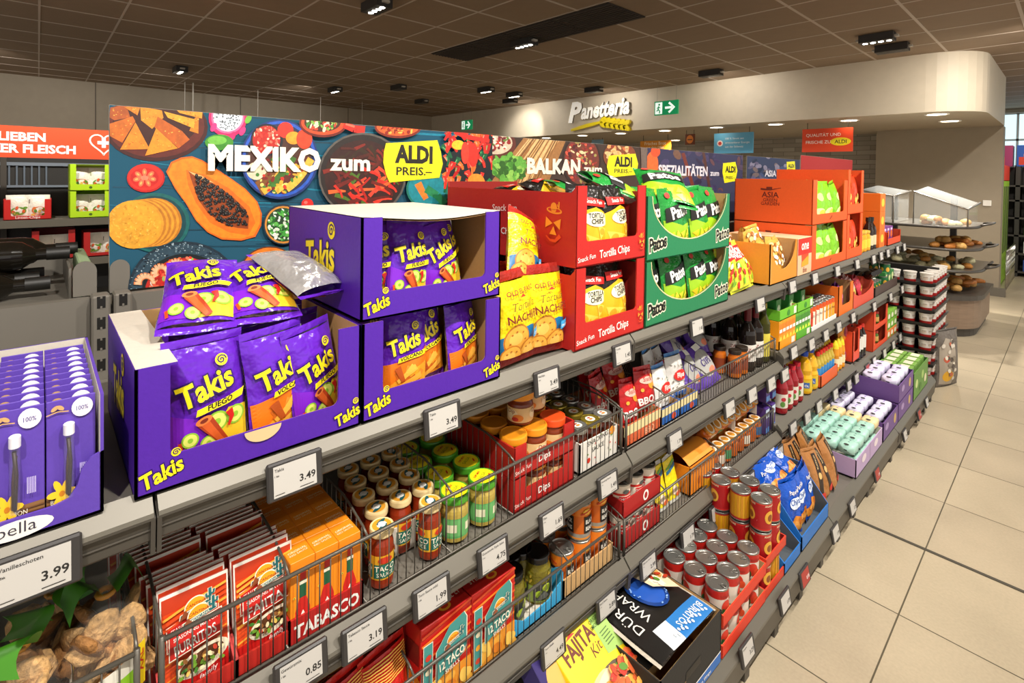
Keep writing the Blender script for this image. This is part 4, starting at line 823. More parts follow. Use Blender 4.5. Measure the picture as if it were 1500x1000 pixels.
vt = opencase(.19, .34, .172, VP, KRAFTW, .03, .022, front=lambda p, w_, h: (p.ell(-.003, .015, .04, .0125, WHITE), p.text('bella', -.003, .009, .022, M('3a3444'), 'c', -.003)), shape='rect', sideh=.172, corner=.015)
vt[2] = ('front_panel', (lambda: (lambda m: (m.prism([(-.095, 0), (.095, 0), (.095, .09), (.08, .084), (.07, .07), (.066, .05), (.056, .034), (.04, .03), (-.095, .03)], lambda u, v, hh: (hh, u, v), -.004, 0, VP), Pr(m, planeX(0)).ell(.004, .0145, .037, .0125, WHITE), Pr(m, planeX(.0004)).text('bella', .004, .009, .022, M('3a3444'), 'c', -.003), m.mesh('case_front'))[-1])(MB()))())
put('vanilla_tray', vt, 'purple display tray of vanilla pods lettered bella at the picture edge', 'case', (FX, vy-.095, ZS))
# --- purple chip cartons
def tk_front(p, w_, h): takis_word(p, -w_/2+.038, .018, .034, .3); takis_word(p, w_/2-.024, .018, .03, .3)
def tk_left(p, d, h):
    takis_word(p, -d*.5, h*.36, .095, .12)
def tcase(lid, wing, tab=False): return opencase(.361, .40, .205 if lid else .196, PURC, CARDB, .052, .045, front=(lambda p, w_, h: (tk_front(p, w_, h), p.ell(.0, .0525, .03, .022, M('d9b98a'), 0, 16, pi, 2*pi))) if tab else tk_front, left=tk_left, lid=lid, wing=wing, pwr=.045)
yb = [at(197, 728, X=FX).y, at(530, 620, X=FX).y]
TB = {(k, s): bag(.125, .205, .055, PUR, takis_print(k), s, SILV) for k in ('fuego', 'volcano') for s in (1, 2)}
c1 = yb[0]+.1805; c2 = yb[1]+.1805
put('chip_carton', tcase(False, .055, True), 'open purple chip carton with a white flap, nearest the slotted post', 'case', (FX, c1, ZS), 0, 'purple chip cartons')
put('chip_carton', tcase(False, 0), 'lower purple chip carton under the closed one', 'case', (FX, c2, ZS), 0, 'purple chip cartons')
put('chip_carton', tcase(True, 0), 'upper purple chip carton with lid, stacked on another', 'case', (FX-.002, c2-.003, ZS+.2015), 0, 'purple chip cartons')
def tb(kind, s, x, y, z, lab, lean=.1, yaw=0, roll=0, sc=1): put('chip_bag', TB[(kind, s)], lab, 'chip bag', (x, y, z), (roll, -lean, yaw), 'purple chip bags', sc)
z = ZS+.006
tb('fuego', 1, FX-.055, yb[0]+.113, z, 'purple lime chip bag at the front of the open carton', .13, .05, .03)
tb('fuego', 2, FX-.10, yb[0]+.155, z, 'purple lime chip bag half hidden behind the front one', .13, .1, .02)
tb('volcano', 1, FX-.06, yb[0]+.232, z, 'orange flamed chip bag in the middle of the open carton', .1, .25, .05, .98)
tb('fuego', 2, FX-.06, yb[0]+.305, z, 'lime chip bag by the inner edge of the open carton', .12, .35, .1, .95)
for k in range(3): tb(('volcano', 'fuego', 'volcano')[k], 1, FX-.17, yb[0]+.13+.08*k, z, 'chip bag in the hidden second row of the open carton, %s' % ORD[k], .05, .1, 0, .95)
for k in range(3): tb(('volcano', 'fuego', 'volcano')[k], 2, FX-.26, yb[0]+.13+.08*k, z, 'chip bag in the hidden last row of the open carton, %s' % ORD[k], .05, .1, 0, .95)
tb('fuego', 2, FX-.10, yb[0]+.10, z+.205, 'lime chip bag lying tilted on top of the open carton', 1.08, -.25, 0)
tb('fuego', 1, FX-.085, yb[0]+.215, z+.207, 'second chip bag lying on the open carton, its word cut', 1.15, -.12, .04)
put('chip_bag', TB[('volcano', 2)], 'chip bag lying face down showing its silver back', 'chip bag', (FX-.07, yb[0]+.325, z+.245), (.1, 1.25, .35+pi), 'purple chip bags')
tb('volcano', 2, FX-.06, c2-.055, z, 'orange flamed chip bag in the lower carton, leaning', .12, -.1, -.06, .92)
tb('volcano', 1, FX-.085, c2+.02, z+.002, 'orange flamed chip bag in the middle of the lower carton', .1, .12, .05, .96)
tb('volcano', 2, FX-.06, c2+.115, z, 'orange flamed chip bag at the end of the lower carton', .1, .3, .02, .92)
tb('fuego', 2, FX-.14, c2-.1, z, 'chip bag turned sideways at the back of the lower carton', .1, -.7, 0, .95)
z2 = z+.2035
tb('fuego', 1, FX-.065, c2-.045, z2, 'lime chip bag at the front of the upper carton', .14, .05, -.12, .9)
tb('fuego', 2, FX-.07, c2+.065, z2, 'lime chip bag in the middle of the upper carton, tilted', .14, .1, .2, .9)
tb('fuego', 1, FX-.115, c2+.1, z2, 'lime chip bag deeper in the upper carton', .12, .2, .14, .92)
tb('fuego', 2, FX-.10, c2-.11, z2, 'chip bag by the torn edge of the upper carton', .12, -.5, -.05, .9)
# --- yellow nacho bags
NY = M('f6d712', .3, 'foil'); NRED = M('a82a20', .35, 'foil')
def nprint(p, w_, h):
    B = M('1d6a9a', .4); p.poly([(-w_*.47, h*.07), (w_*.47, h*.07), (w_*.47, h*.36), (w_*.2, h*.40), (-w_*.2, h*.37), (-w_*.47, h*.31)], B)
    for x, y, r_ in ((-.12, .27, .27), (.17, .12, .24), (-.26, .1, .22)):
        p.ell(w_*x, h*y, w_*r_, w_*r_, M('b8701c', .5)); p.ell(w_*x, h*y, w_*r_*.92, w_*r_*.9, M('e2a23a', .5)); p.ell(w_*(x-.04), h*(y+.02), w_*r_*.5, w_*r_*.4, M('eeb855', .5))
        for k in range(8): p.ell(w_*(x+r_*.6*cos(k*2.4)), h*y+w_*r_*.6*sin(k*2.4), w_*.02, w_*.014, M('a5601a'), 0, 7)
    p.poly([(w_*.2, h*.26), (w_*.47, h*.3), (w_*.47, h*.38), (w_*.2, h*.35)], M('3aa0d8', .4)); p.text('ORIGINAL', w_*.22, h*.285, w_*.06, WHITE, 'l', .01, 0, .12)
    p.text('OLD EL PASO', 0, h*.76, w_*.115, M('8d2a1a'), 'c', .02, 0, .05); p.poly([(-w_*.08, h*.72), (0, h*.755), (w_*.08, h*.72)], M('c8321f'))
    p.text('Tortilla', 0, h*.60, w_*.19, M('6a4a12'), 'c', -.004, .3, .06); p.text('NACHIPS', 0, h*.48, w_*.18, M('7a2a18'), 'c', .02, 0, .06)
def nb_(seed): return bag(.155, .245, .07, NY, nprint, seed, NY, sealm=NRED, seal=.026)
NB = [nb_(3), nb_(9)]
put('nacho_bag', NB[0], 'yellow nacho bag touching the purple cartons', 'snack bag', (FX-.045, .925, ZS+.002), (.03, -.08, .12), 'yellow nacho bags')
put('nacho_bag', NB[1], 'yellow nacho bag beside the red tortilla carton', 'snack bag', (FX-.05, 1.037, ZS+.002), (-.02, -.1, -.05), 'yellow nacho bags')
put('nacho_bag', NB[1], 'yellow nacho bag lying higher behind the front two, turned sideways', 'snack bag', (FX-.085, .985, ZS+.19), (-.4, -.3, .25), 'yellow nacho bags', .9)
put('nacho_bag', NB[0], 'yellow nacho bag standing hidden behind the first', 'snack bag', (FX-.15, .90, ZS+.002), (0, -.05, .1), 'yellow nacho bags')
put('nacho_bag', NB[0], 'yellow nacho bag standing hidden behind the second', 'snack bag', (FX-.15, 1.03, ZS+.002), (0, -.05, -.1), 'yellow nacho bags')
# --- red tortilla chip cartons
OC = M('f0902a', .5)
def hat(p, x, y, s):
    p.ell(x, y, s*.5, s*.16, OC, -.1); p.ell(x, y+s*.02, s*.4, s*.09, M('c8241c'), -.1); p.ell(x-s*.02, y+s*.14, s*.2, s*.24, OC); p.line([(x+s*.3, y+s*.08), (x+s*.32, y+s*.42)], s*.08, OC); p.line([(x+s*.22, y+s*.3), (x+s*.24, y+s*.2), (x+s*.32, y+s*.2)], s*.05, OC)
    for k in range(5): p.rect(x-s*.2+s*.09*k, y+s*.02, x-s*.17+s*.09*k, y+s*.07, M('8d1a12'))
def tri(p, x, y, s, rot): p.poly([(x+s*cos(rot+t), y+s*sin(rot+t)) for t in (0, 2.1, 4.2)], OC)
def tface(p, x, y, s): hat(p, x, y+s*1.2, s); tri(p, x-s*.35, y+s*.62, s*.3, 2.0); tri(p, x+s*.3, y+s*.6, s*.3, .9); tri(p, x, y+s*.2, s*.26, 1.5); p.line([(x-s*.45, y), (x-s*.2, y-s*.2), (x+s*.15, y-s*.22), (x+s*.45, y+s*.05)], s*.07, M('e0451f'), s*.2)
def t_front(p, w_, h): p.text('Tortilla Chips', .01, .022, .034, WHITE, 'c', .012, 0, .05, .8); p.text('Snack Fun', -w_*.36, .018, .02, M('f6e6e0'), 'c', .01, .1, .1); tface(p, w_/2-.026, .035, .028)
def t_left(p, d, h): tface(p, -.085, h*.36, .062); p.text('Snack Fun', -.30, h*.62, .03, M('f0d8d0'), 'c', .01, .1, .05); p.text('Tortilla Chips', -.33, h*.3, .03, WHITE, 'c', .01)
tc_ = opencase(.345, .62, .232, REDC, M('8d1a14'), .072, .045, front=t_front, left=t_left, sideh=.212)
for k in range(2): put('tortilla_carton', tc_, '%s red tortilla chip carton with hat and chip face' % ('lower', 'upper')[k], 'case', (FX+.0, 1.281, ZS+.235*k), 0, 'red tortilla cartons')
def tprint(p, w_, h):
    p.poly([(-w_*.46, h*.08), (w_*.46, h*.08), (w_*.46, h*.62), (w_*.1, h*.7), (-w_*.46, h*.6)], M('e9b01c', .4)); 
    for x, y, r_ in ((.15, .2, .25), (-.2, .26, .24), (.25, .38, .16)): p.poly([(w_*(x+r_*cos(t)), h*y+w_*r_*sin(t)) for t in (.3, 2.4, 4.4)], M('f2cc4a', .5)); p.ell(w_*x, h*y, w_*r_*.5, w_*r_*.4, M('e0a020', .5))
    p.ell(w_*.12, h*.54, w_*.36, h*.1, M('f7eecb', .4)); p.text('TORTILLA', w_*.12, h*.555, w_*.13, BLACK, 'c', .03, 0, .05, .8); p.text('CHIPS', w_*.12, h*.48, w_*.13, BLACK, 'c', .03, 0, .05)
    p.poly([(-w_*.3, h*.72), (w_*.42, h*.7), (w_*.42, h*.79), (-w_*.3, h*.84)], M('c8201a', .4)); p.text('Snack Fun', w_*.05, h*.745, w_*.11, WHITE, 'c', .01, .1, -.04)
BLK = M('1b1714', .25, 'foil')
TCB = [bag(.17, .24, .07, BLK, tprint, s, BLK) for s in (2, 6)]
for k in range(2):
    zz = ZS+.235*k+.006; n_ = ('lower', 'upper')[k]
    put('tortilla_bag', TCB[k], 'black and yellow tortilla bag at the window of the %s red carton' % n_, 'chip bag', (FX-.045, 1.355, zz), (.05, -.15, .1), 'tortilla chip bags', .95)
    put('tortilla_bag', TCB[1-k], 'tortilla bag beside it in the %s red carton' % n_, 'chip bag', (FX-.045, 1.21, zz), (-.06, -.12, -.1), 'tortilla chip bags', .95)
    put('tortilla_bag', TCB[k], 'tortilla bag further back in the %s red carton' % n_, 'chip bag', (FX-.15, 1.37, zz), (0, -.1, .2), 'tortilla chip bags', .95)
put('tortilla_bag', TCB[0], 'black tortilla bag lying over the back of the upper red carton', 'chip bag', (FX-.27, 1.285, ZS+.235+.15), (.1, -1.3, .15), 'tortilla chip bags', .9)
put('tortilla_bag', TCB[1], 'black tortilla bag lying crumpled on the upper red carton', 'chip bag', (FX-.15, 1.30, ZS+.235+.165), (.2, -1.2, .3), 'tortilla chip bags', .85)
# --- green cartons
GC = M('1f7a4c', .55, 'card')
def pword(p, x, y, s, rot=.12): p.text('Patos', x, y, s, BLACK, 'c', .03, .1, rot, .8, M('efe9c8'), .07); 
def p_front(p, w_, h):
    r_ = w_/2-.03; arc_ = [(r_*1.0*cos(pi+pi*k/24), h+.0-(h-.055)*abs(sin(pi+pi*k/24))) for k in range(25)]; p.line(arc_, .004, M('d8cc98'))
    pword(p, -w_/2+.07, .035, .062); pword(p, w_/2-.06, .035, .062)
pc_ = opencase(.595, .42, .213, GC, CARDB, .055, .03, 'arc', front=p_front, back=.21)
GF = M('1f8a35', .28, 'foil'); 
def pprint(p, w_, h):
    p.poly([(-w_*.46, h*.08), (w_*.46, h*.08), (w_*.46, h*.44), (0, h*.38), (-w_*.46, h*.5)], M('9ac522', .35))
    r_ = random.Random(4)
    for k in range(9): p.poly([(w_*x0+w_*.1*cos(t+k), h*y0+w_*.1*sin(t+k)) for x0, y0 in [((k % 5-2)*.17, .15+.1*(k//5))] for t in (0, 2.1, 4.2)], M(r_.choice(['f0d83a', 'e8c02a', 'f6e86a']), .4))
    p.poly([(-w_*.44, h*.46), (w_*.4, h*.56), (w_*.42, h*.78), (-w_*.42, h*.68)], BLACK); p.text('Patos', 0, h*.53, w_*.32, M('f2f0e6', .4), 'c', .03, .1, .12, .9)
    p.ell(-w_*.3, h*.88, w_*.08, w_*.06, M('c8321f'))
PB = [bag(.2, .25, .075, GF, pprint, s, SILV) for s in (1, 5)]
pcy = (at(945, 480, X=FX).y+at(1066, 438, X=FX).y)/2
for k in range(2):
    zz = ZS+.218*k; n_ = ('lower', 'upper')[k]
    put('green_carton', pc_, '%s green carton with a rounded cut-out' % n_, 'case', (FX, pcy, zz), 0, 'green snack cartons')
    for j, (dy, dx, yaw, rl) in enumerate(((-.19, -.06, .15, -.06), (-.02, -.05, .05, .05), (.12, -.1, -.7, .1), (.15, -.05, .1, .05), (.06, -.15, .2, 0), (.24, -.17, .3, .1), (.25, -.05, .2, -.05))):
        put('snack_bag', PB[j % 2], 'green snack bag in the %s green carton, %s along its cut-out' % (n_, ORD[j]), 'snack bag', (FX+dx, pcy+dy, zz+.008), (rl, -.14, yaw), 'green snack bags', .85 if k == 0 else .93)
put('snack_bag', PB[0], 'green snack bag lying on the upper green carton beside the red one', 'snack bag', (FX-.08, pcy-.2, ZS+.40), (.3, -1.15, .7), 'green snack bags')
put('snack_bag', PB[1], 'green snack bag lying crumpled over the middle of the upper green carton', 'snack bag', (FX-.05, pcy-.06, ZS+.385), (-.2, -1.0, -.5), 'green snack bags')
put('snack_bag', PB[1], 'green snack bag lying at the back behind the upper red carton', 'snack bag', (FX-.20, 1.42, ZS+.39), (.1, -1.2, 1.2), 'green snack bags', .9)
# --- puffed snack bags, nut carton, red carton
LY = M('e6e83a', .3, 'foil')
def cprint(p, w_, h):
    r_ = random.Random(8); p.poly([(-w_*.44, h*.56), (w_*.44, h*.62), (w_*.44, h*.9), (-w_*.44, h*.9)], M('c81e1c', .4)); p.text('ONION', 0, h*.74, w_*.2, WHITE, 'c', .03, 0, -.06); p.text('RINGS', 0, h*.64, w_*.18, WHITE, 'c', .03, 0, -.06)
    for k in range(16): p.ell(w_*r_.uniform(-.4, .4), h*r_.uniform(.12, .55), w_*.09, w_*.05, M(r_.choice(['7fc02a', 'f0f0c0', 'd8362a', 'f4d82a', '5aa02a'])), r_.uniform(0, 3), 10)
CB = [bag(.2, .24, .08, LY, cprint, s, M('d02a20', .3, 'foil')) for s in (3, 8)]
for j, (y, x, z, r_) in enumerate(((2.14, FX-.05, ZS+.003, (0, -.1, .1)), (2.26, FX-.035, ZS+.003, (.1, -.35, -.1)), (2.38, FX-.05, ZS+.003, (-.15, -.5, .3)), (2.17, FX-.13, ZS+.02, (.1, -.1, -.2)), (2.3, FX-.16, ZS+.003, (.1, -.2, .2)))):
    put('snack_bag', CB[j % 2], 'yellow green puffed snack bag beside the green cartons, %s' % ['first', 'second', 'slumping towards the nut carton', 'red topped and standing behind', 'deepest'][j], 'snack bag', (x, y, z), r_, 'puffed snack bags', .9 if j else 1)
AM = M('d98a2a', .6, 'card')
ncase = opencase(.34, .34, .19, AM, CARDB, .06, .02, 'arc', front=lambda p, w_, h: p.rect(-w_/2+.004, .004, -w_/2+.012, h*.9, M('e0a04a')))
put('nut_carton', ncase, 'amber carton of nut bags with rounded cut-out', 'case', (FX, 2.648, ZS), 0)
def nutp(p, w_, h):
    r_ = random.Random(2)
    for k in range(26): p.ell(w_*r_.uniform(-.4, .4), h*r_.uniform(.1, .9), w_*.1, w_*.07, M(r_.choice(['e8c88a', 'f6ead0', 'c8862a', 'a8641a', 'ffffff'])), r_.uniform(0, 3), 8)
NU = bag(.13, .2, .06, M('d9a545', .3, 'foil'), nutp, 3, nu=8, nv=9, sub=0)
for j, (dy, dx, dz, yaw) in enumerate(((-.1, -.06, 0, .1), (.01, -.05, 0, -.1), (.1, -.06, 0, .2), (-.06, -.15, .05, .4), (.06, -.15, .05, -.3), (-.1, -.22, .05, .2))):
    put('nut_bag', NU, 'nut bag in the amber carton, %s' % ['first at the cut-out', 'second at the cut-out', 'third at the cut-out', 'standing up behind the first', 'standing up behind the second', 'deepest'][j], 'snack bag', (FX+dx, 2.648+dy, ZS+.006+dz), (.1*j-.2, -.15, yaw), 'nut bags')
def onef(p, w_, h):
    p.rect(-w_/2+.002, h*.55, w_/2-.002, h-.002, M('d0281c')); p.text('one', 0, h*.68, .07, WHITE, 'c', .02, .1); p.poly([(-.05, h*.55), (.05, h*.55), (.04, h*.25), (-.04, h*.25)], M('d84a24')); p.poly([(-.05, h*.35), (.05, h*.5), (.05, h*.25), (-.05, h*.22)], M('f0a02a')); p.text('fine', 0, h*.06, .04, M('8a4a2a'), 'c', .0, .2)
put('snack_carton', carton(.20, .36, .19, M('e8b890', .5), onef), 'red and beige snack carton next to the amber nut carton', 'carton', (FX, 2.928, ZS))
# --- orange Asia cartons
AC = M('e0571a', .6, 'card'); AD = M('6a1f0a', .6)
def asia_logo(p, x, y, s):
    p.text('ASIA', x, y, s*.42, AD, 'c', .02); p.text('GREEN', x, y-s*.22, s*.24, AD, 'c', .01); p.text('GARDEN', x, y-s*.42, s*.24, AD, 'c', .01); p.line([(x-s*.5, y+s*.44), (x, y+s*.4), (x+s*.55, y+s*.52)], s*.1, AD, s*.02); p.rect(x-s*.2, y+s*.44, x+s*.1, y+s*.56, AD)
ac = opencase(.62, .42, .243, AC, AC, .055, .07, left=lambda p, d, h: asia_logo(p, -d*.52, h*.58, .105), front=lambda p, w_, h: p.line([(-.02, .02), (.02, .04)], .006, AD), sideh=.243)
GB = bag(.17, .22, .06, M('7fc41e', .3, 'foil'), lambda p, w_, h: (p.ell(0, h*.6, w_*.2, h*.1, M('d8f08a')), p.ell(0, h*.2, w_*.35, h*.13, M('e8e6a0')), p.ell(.02, h*.22, w_*.2, h*.08, M('c8d84a'))), 5, nu=10, nv=10)
for k in range(2):
    n_ = ('lower', 'upper')[k]; put('asia_carton', ac, '%s orange carton printed with an Asian boat logo' % n_, 'case', (FX-.003, 3.345, ZS+.246*k), 0, 'orange Asia cartons')
    for j in range(3): put('rice_cracker_bag', GB, 'bright green bag in the %s orange carton, %s in its window' % (n_, ORD[j]), 'snack bag', (FX-.034, 3.2+.165*j, ZS+.246*k+.007), (.1*(j-1), -.12, .15*(j-1)), 'bright green bags', 1.05)
ac2 = opencase(.34, .42, .275, AC, AC, .06, .05, sideh=.275)
RB = bag(.15, .22, .06, M('d8401c', .3, 'foil'), chipbag(5, 'f0a02a', 'f6d05a', '8d1a12'), 2, nu=8, nv=9, sub=0)
for k in range(2):
    put('asia_carton', ac2, '%s orange carton behind the boat logo pair' % ('lower', 'upper')[k], 'case', (FX-.003, 3.83, ZS+.279*k), 0, 'orange Asia cartons')
    for j in range(2): put('noodle_bag', RB, 'red bag in the %s farther orange carton, %s' % (('lower', 'upper')[k], ORD[j]), 'snack bag', (FX-.036, 3.76+.15*j, ZS+.279*k+.007), (0, -.1, .1), 'red noodle bags', 1.1)
soy = bottle([(0, 0), (.032, .001), (.033, .008), (.033, .13), (.026, .16), (.013, .185), (.013, .2), (0, .2)], M('2a1a10', .15), M('1d1a17', .4), [(.016, .198), (.016, .225), (0, .225)], M('d8c8a0', .6), (.03, .1))
jy = cached('jy', lambda: jar(.035, .14, M('e0a028', .2), M('d8b040', .3), labm=M('f0c83a', .5), seg=12))
for j, y in enumerate((4.08, 4.17, 4.26)): put('sauce_jar', jy, 'yellow sauce jar past the orange cartons, %s from them' % ORD[j], 'jar', (FX-.05, y, ZS), 0, 'yellow sauce jars')
for j, y in enumerate((4.34, 4.42)): put('soy_bottle', soy, 'dark soy bottle on the top shelf, %s after the yellow jars' % ORD[j], 'bottle', (FX-.05, y, ZS), 0, 'soy bottles')
for j in range(3): put('noodle_carton', carton(.14, .2, .13, M('e8701c', .5), lambda p, w_, h: p.ell(0, h*.5, .04, .03, M('f6c83a')), b=.001), 'orange noodle carton stacked %s beside the soy bottles' % ('lowest', 'second', 'topmost')[j], 'carton', (FX-.01, 4.55, ZS+.131*j), 0, 'orange noodle cartons')
put('sweet_tray', opencase(.42, .3, .1, M('d8481c', .5), M('b03a14'), .05, .01), 'orange red tray at the far end of the top shelf', 'case', (FX, 4.88, ZS), 0)
for j in range(4): put('sweet_packet', cached('swp', lambda: carton(.09, .05, .12, M('7a3a8a', .5), lambda p, w_, h: (p.ell(0, h*.5, .03, .03, M('e8702a')), p.rect(-.03, h*.75, .03, h*.9, M('d8c0e8'))), b=.001)), 'violet sweet packet in the far orange tray, %s' % ORD[j], 'packet', (FX-.05, 4.73+.1*j, ZS+.006), 0, 'violet sweet packets')
for j in range(4): put('sweet_packet', cached('swo', lambda: carton(.09, .05, .17, M('d8601c', .5), lambda p, w_, h: p.ell(0, h*.6, .03, .03, M('7a2a7a')), b=.001)), 'orange sweet packet behind the violet ones, %s' % ORD[j], 'packet', (FX-.12, 4.73+.1*j, ZS+.006), 0, 'orange sweet packets')
# ================================================================== SECOND SHELF
F2 = -.976; Z = .797
DK = M('3b1410', .6)
def cantina(p, x, y, s):
    """sun over mountains with a ribbon and a cactus"""
    CR = M('f6ead0', .5); TE = M('1f6a6e', .5); SU = M('f0a51e', .5)
    p.ell(x-s*.05, y, s*.52, s*.5, CR, 0, 20, 0, pi); p.ell(x-s*.05, y, s*.46, s*.44, SU, 0, 20, 0, pi); p.text('CANTINA', x-s*.05, y+s*.08, s*.2, M('b5371a', .5), 'c', .01)
    p.poly([(x-s*.8, y-s*.32), (x+s*.75, y-s*.05), (x+s*.75, y+s*.16), (x-s*.75, y-s*.08)], CR); p.poly([(x-s*.75, y-s*.3), (x+s*.72, y-s*.03), (x+s*.72, y+s*.12), (x-s*.72, y-s*.12)], TE)
    p.text('MEXICANA', x, y-s*.13, s*.17, CR, 'c', .01, 0, .17)
    for w_, m in ((.2, CR), (.13, TE)): p.line([(x+s*.58, y+s*.05), (x+s*.58, y+s*.62)], s*w_, m); p.line([(x+s*.4, y+s*.42), (x+s*.42, y+s*.26), (x+s*.58, y+s*.24)], s*w_*.8, m); p.line([(x+s*.76, y+s*.5), (x+s*.74, y+s*.34), (x+s*.58, y+s*.32)], s*w_*.8, m)
    p.poly([(x-s*.8, y-s*.3), (x-s*.55, y+s*.1), (x-s*.4, y-s*.1), (x-s*.3, y-s*.25)], M('8d4a2a', .5))
def sachet(word, seed):
    a = MB(); w_, h = .104, .17; a.rbox(-.0035, 0, -w_/2, w_/2, 0, h, M('a8382a', .5), .001); p = Pr(a, planeX(0), .0004)
    r_ = random.Random(seed); p.rect(-w_/2+.0005, .001, w_/2-.0005, h-.0005, M('f0e9dc', .5)); p.rect(-w_/2+.003, .002, w_/2-.003, h-.006, M('d84a1a', .4)); p.rect(-w_/2+.003, h-.03, w_/2-.003, h-.006, M('c23a1a', .4))
    for k in range(13): y = .025+.009*k; p.line([(-w_*.46, y), (0, y+.012), (w_*.46, y+.02)], r_.uniform(.002, .005), M(r_.choice(['f08a2a', 'c8401a', 'f6a83a', 'd84a1c']), .4))
    p.poly([(-w_*.47, .002), (w_*.47, .002), (w_*.47, .045), (-w_*.47, .03)], M('c01c18', .4))
    p.ell(.01, .047, .04, .02, M('e8dcc0', .5), .2); p.ell(.008, .048, .034, .013, M('5a3418', .5), .2)
    for k in range(34): p.ell(.008+r_.uniform(-.036, .03), .049+r_.uniform(-.012, .012), .005, .003, M(r_.choice(['6a9a2c', 'c8402a', 'e8c060', '8d5a2a', 'f0e0b0', '3f7a2a'])), r_.uniform(0, 3), 8)
    p.poly([(-w_*.40, .072), (w_*.36, .082), (w_*.36, .122), (-w_*.40, .112)], M('f2e6d0', .5)); p.poly([(-w_*.385, .074), (w_*.345, .0835), (w_*.345, .1205), (-w_*.385, .1105)], M('c4231c', .4))
    p.text('SEASONING MIX FOR', -.002, .104, .0085, WHITE, 'c', .008, 0, .13, .8); p.text(word, -.002, .082, .0225, WHITE, 'c', .012, 0, .13, 1, fit=.062)
    cantina(p, .004, .126, .034); p.text('family', .018, .012, .012, WHITE, 'c', 0, .3, .2)
    return [('sachet_body', a.mesh('sachet'))][0][1]
for word, y0, n in (('BURRITOS', at(297, 880, X=F2).y, 15), ('FAJITA', at(400, 812, X=F2).y, 15)):
    me = sachet(word, len(word))
    for k in range(n):
        dz = (0 if k < 1 else .006 if k < 6 else .012)
        put('seasoning_sachet', me, '%s seasoning sachet, %s' % (word.lower().rstrip('s') if 0 else word, 'frontmost of its file' if k == 0 else '%s from the front of its file' % ORD[k]), 'sachet', (F2-.022-.0135*k-(.02 if k > 5 else 0), y0+.002*((k*7) % 5-2)-(.004*k), Z+.004+dz), (.01*((k*3) % 5-2)*.5, -.16, 0), '%s sachets' % word.lower())
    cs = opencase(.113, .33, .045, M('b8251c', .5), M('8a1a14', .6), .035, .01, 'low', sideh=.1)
    put('sachet_tray', cs, 'low red tray holding the %s sachets' % word, 'tray', (F2, y0-.004, Z), 0, 'sachet trays')
# sauce cartons
OR = M('ee8a16', .45); GRN = M('1f5a3a', .5)
def tabf(p, w_, h):
    p.rect(-w_/2+.001, 0, w_/2-.001, h, OR); R_ = M('c9221c', .45)
    p.poly([(-w_*.30, 0), (w_*.30, 0), (w_*.30, h*.36), (w_*.22, h*.44), (w_*.13, h*.52), (-w_*.13, h*.52), (-w_*.22, h*.44), (-w_*.3, h*.36)], R_); p.rect(-w_*.14, h*.52, w_*.14, h*.74, GRN); p.rect(-w_*.12, h*.74, w_*.12, h*.84, R_); p.rect(-w_*.15, h*.69, w_*.15, h*.73, M('e8e0c8'))
    p.poly([(0, h*.05), (w_*.24, h*.2), (0, h*.36), (-w_*.24, h*.2)], M('f4efe2', .5)); p.text('TABASCO', 0, h*.19, w_*.09, R_, 'c', .01); p.text('60 ml', -w_*.42, h*.9, w_*.09, M('b5501a'), 'l'); p.ell(-w_*.36, h*.56, w_*.05, w_*.05, M('f6d84a')); p.ell(-w_*.36, h*.56, w_*.02, w_*.02, BLACK)
def tabt(p, w_, d): p.text('ORIGINAL', 0, d*.55, w_*.17, M('f8e0b0', .5), 'c', .02, 0, .1); p.text('RED SAUCE', 0, d*.38, w_*.15, M('f8e0b0', .5), 'c', .01, 0, .1)
tbx = carton(.0465, .05, .15, OR, tabf, None, tabt, b=.001)
ty = at(480, 900, X=F2).y
for c in range(3):
    for r_ in range(5): put('sauce_carton', tbx, 'orange pepper sauce carton, %s file, %s row back' % (('file next to the sachets', 'middle', 'file next to the jars')[c].replace('file ', ''), ORD[r_]), 'carton', (F2-.005-.051*r_, ty-.047+.047*c, Z+.004), 0, 'orange pepper sauce cartons')
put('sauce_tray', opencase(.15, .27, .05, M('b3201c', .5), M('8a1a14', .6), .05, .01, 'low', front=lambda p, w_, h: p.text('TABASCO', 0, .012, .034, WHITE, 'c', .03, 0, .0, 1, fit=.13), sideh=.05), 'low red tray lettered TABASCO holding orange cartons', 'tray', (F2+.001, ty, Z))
# taco sauce jars
def tacolid(p, r): p.ell(0, 0, r*.92, r*.92, M('f0d9a0', .5)); p.ell(0, 0, r*.78, r*.78, M('e8a02a', .5)); p.ell(0, 0, r*.42, r*.42, M('e9e6dc', .5)); p.ell(r*.1, r*.35, r*.5, r*.18, M('1f5a5e'), .4); p.ell(-r*.1, -r*.35, r*.5, r*.18, M('1f5a5e'), .4); p.ell(0, 0, r*.3, r*.34, M('f4f2ea'))
def tacolab(p, r, h): 
    for a0 in (-2.2, -.2, 1.8): p.rect(r*a0-.024, h*.24, r*a0+.024, h*.5, M('1d6a5a', .4)); p.text('TACO', r*a0, h*.37, .016, M('f4ead0'), 'c', .02); p.text('SAUCE', r*a0, h*.27, .012, M('f4ead0'), 'c', .01); p.ell(r*a0, h*.58, .015, .007, M('c8321c'))
tj = jar(.026, .125, M('8d2f14', .2), M('e8cf96', .35), tacolid, lidh=.014, neck=.9, lr=.0265, lab=(.2, .66), labm=M('e2a828', .4), prints=tacolab)
n = 0
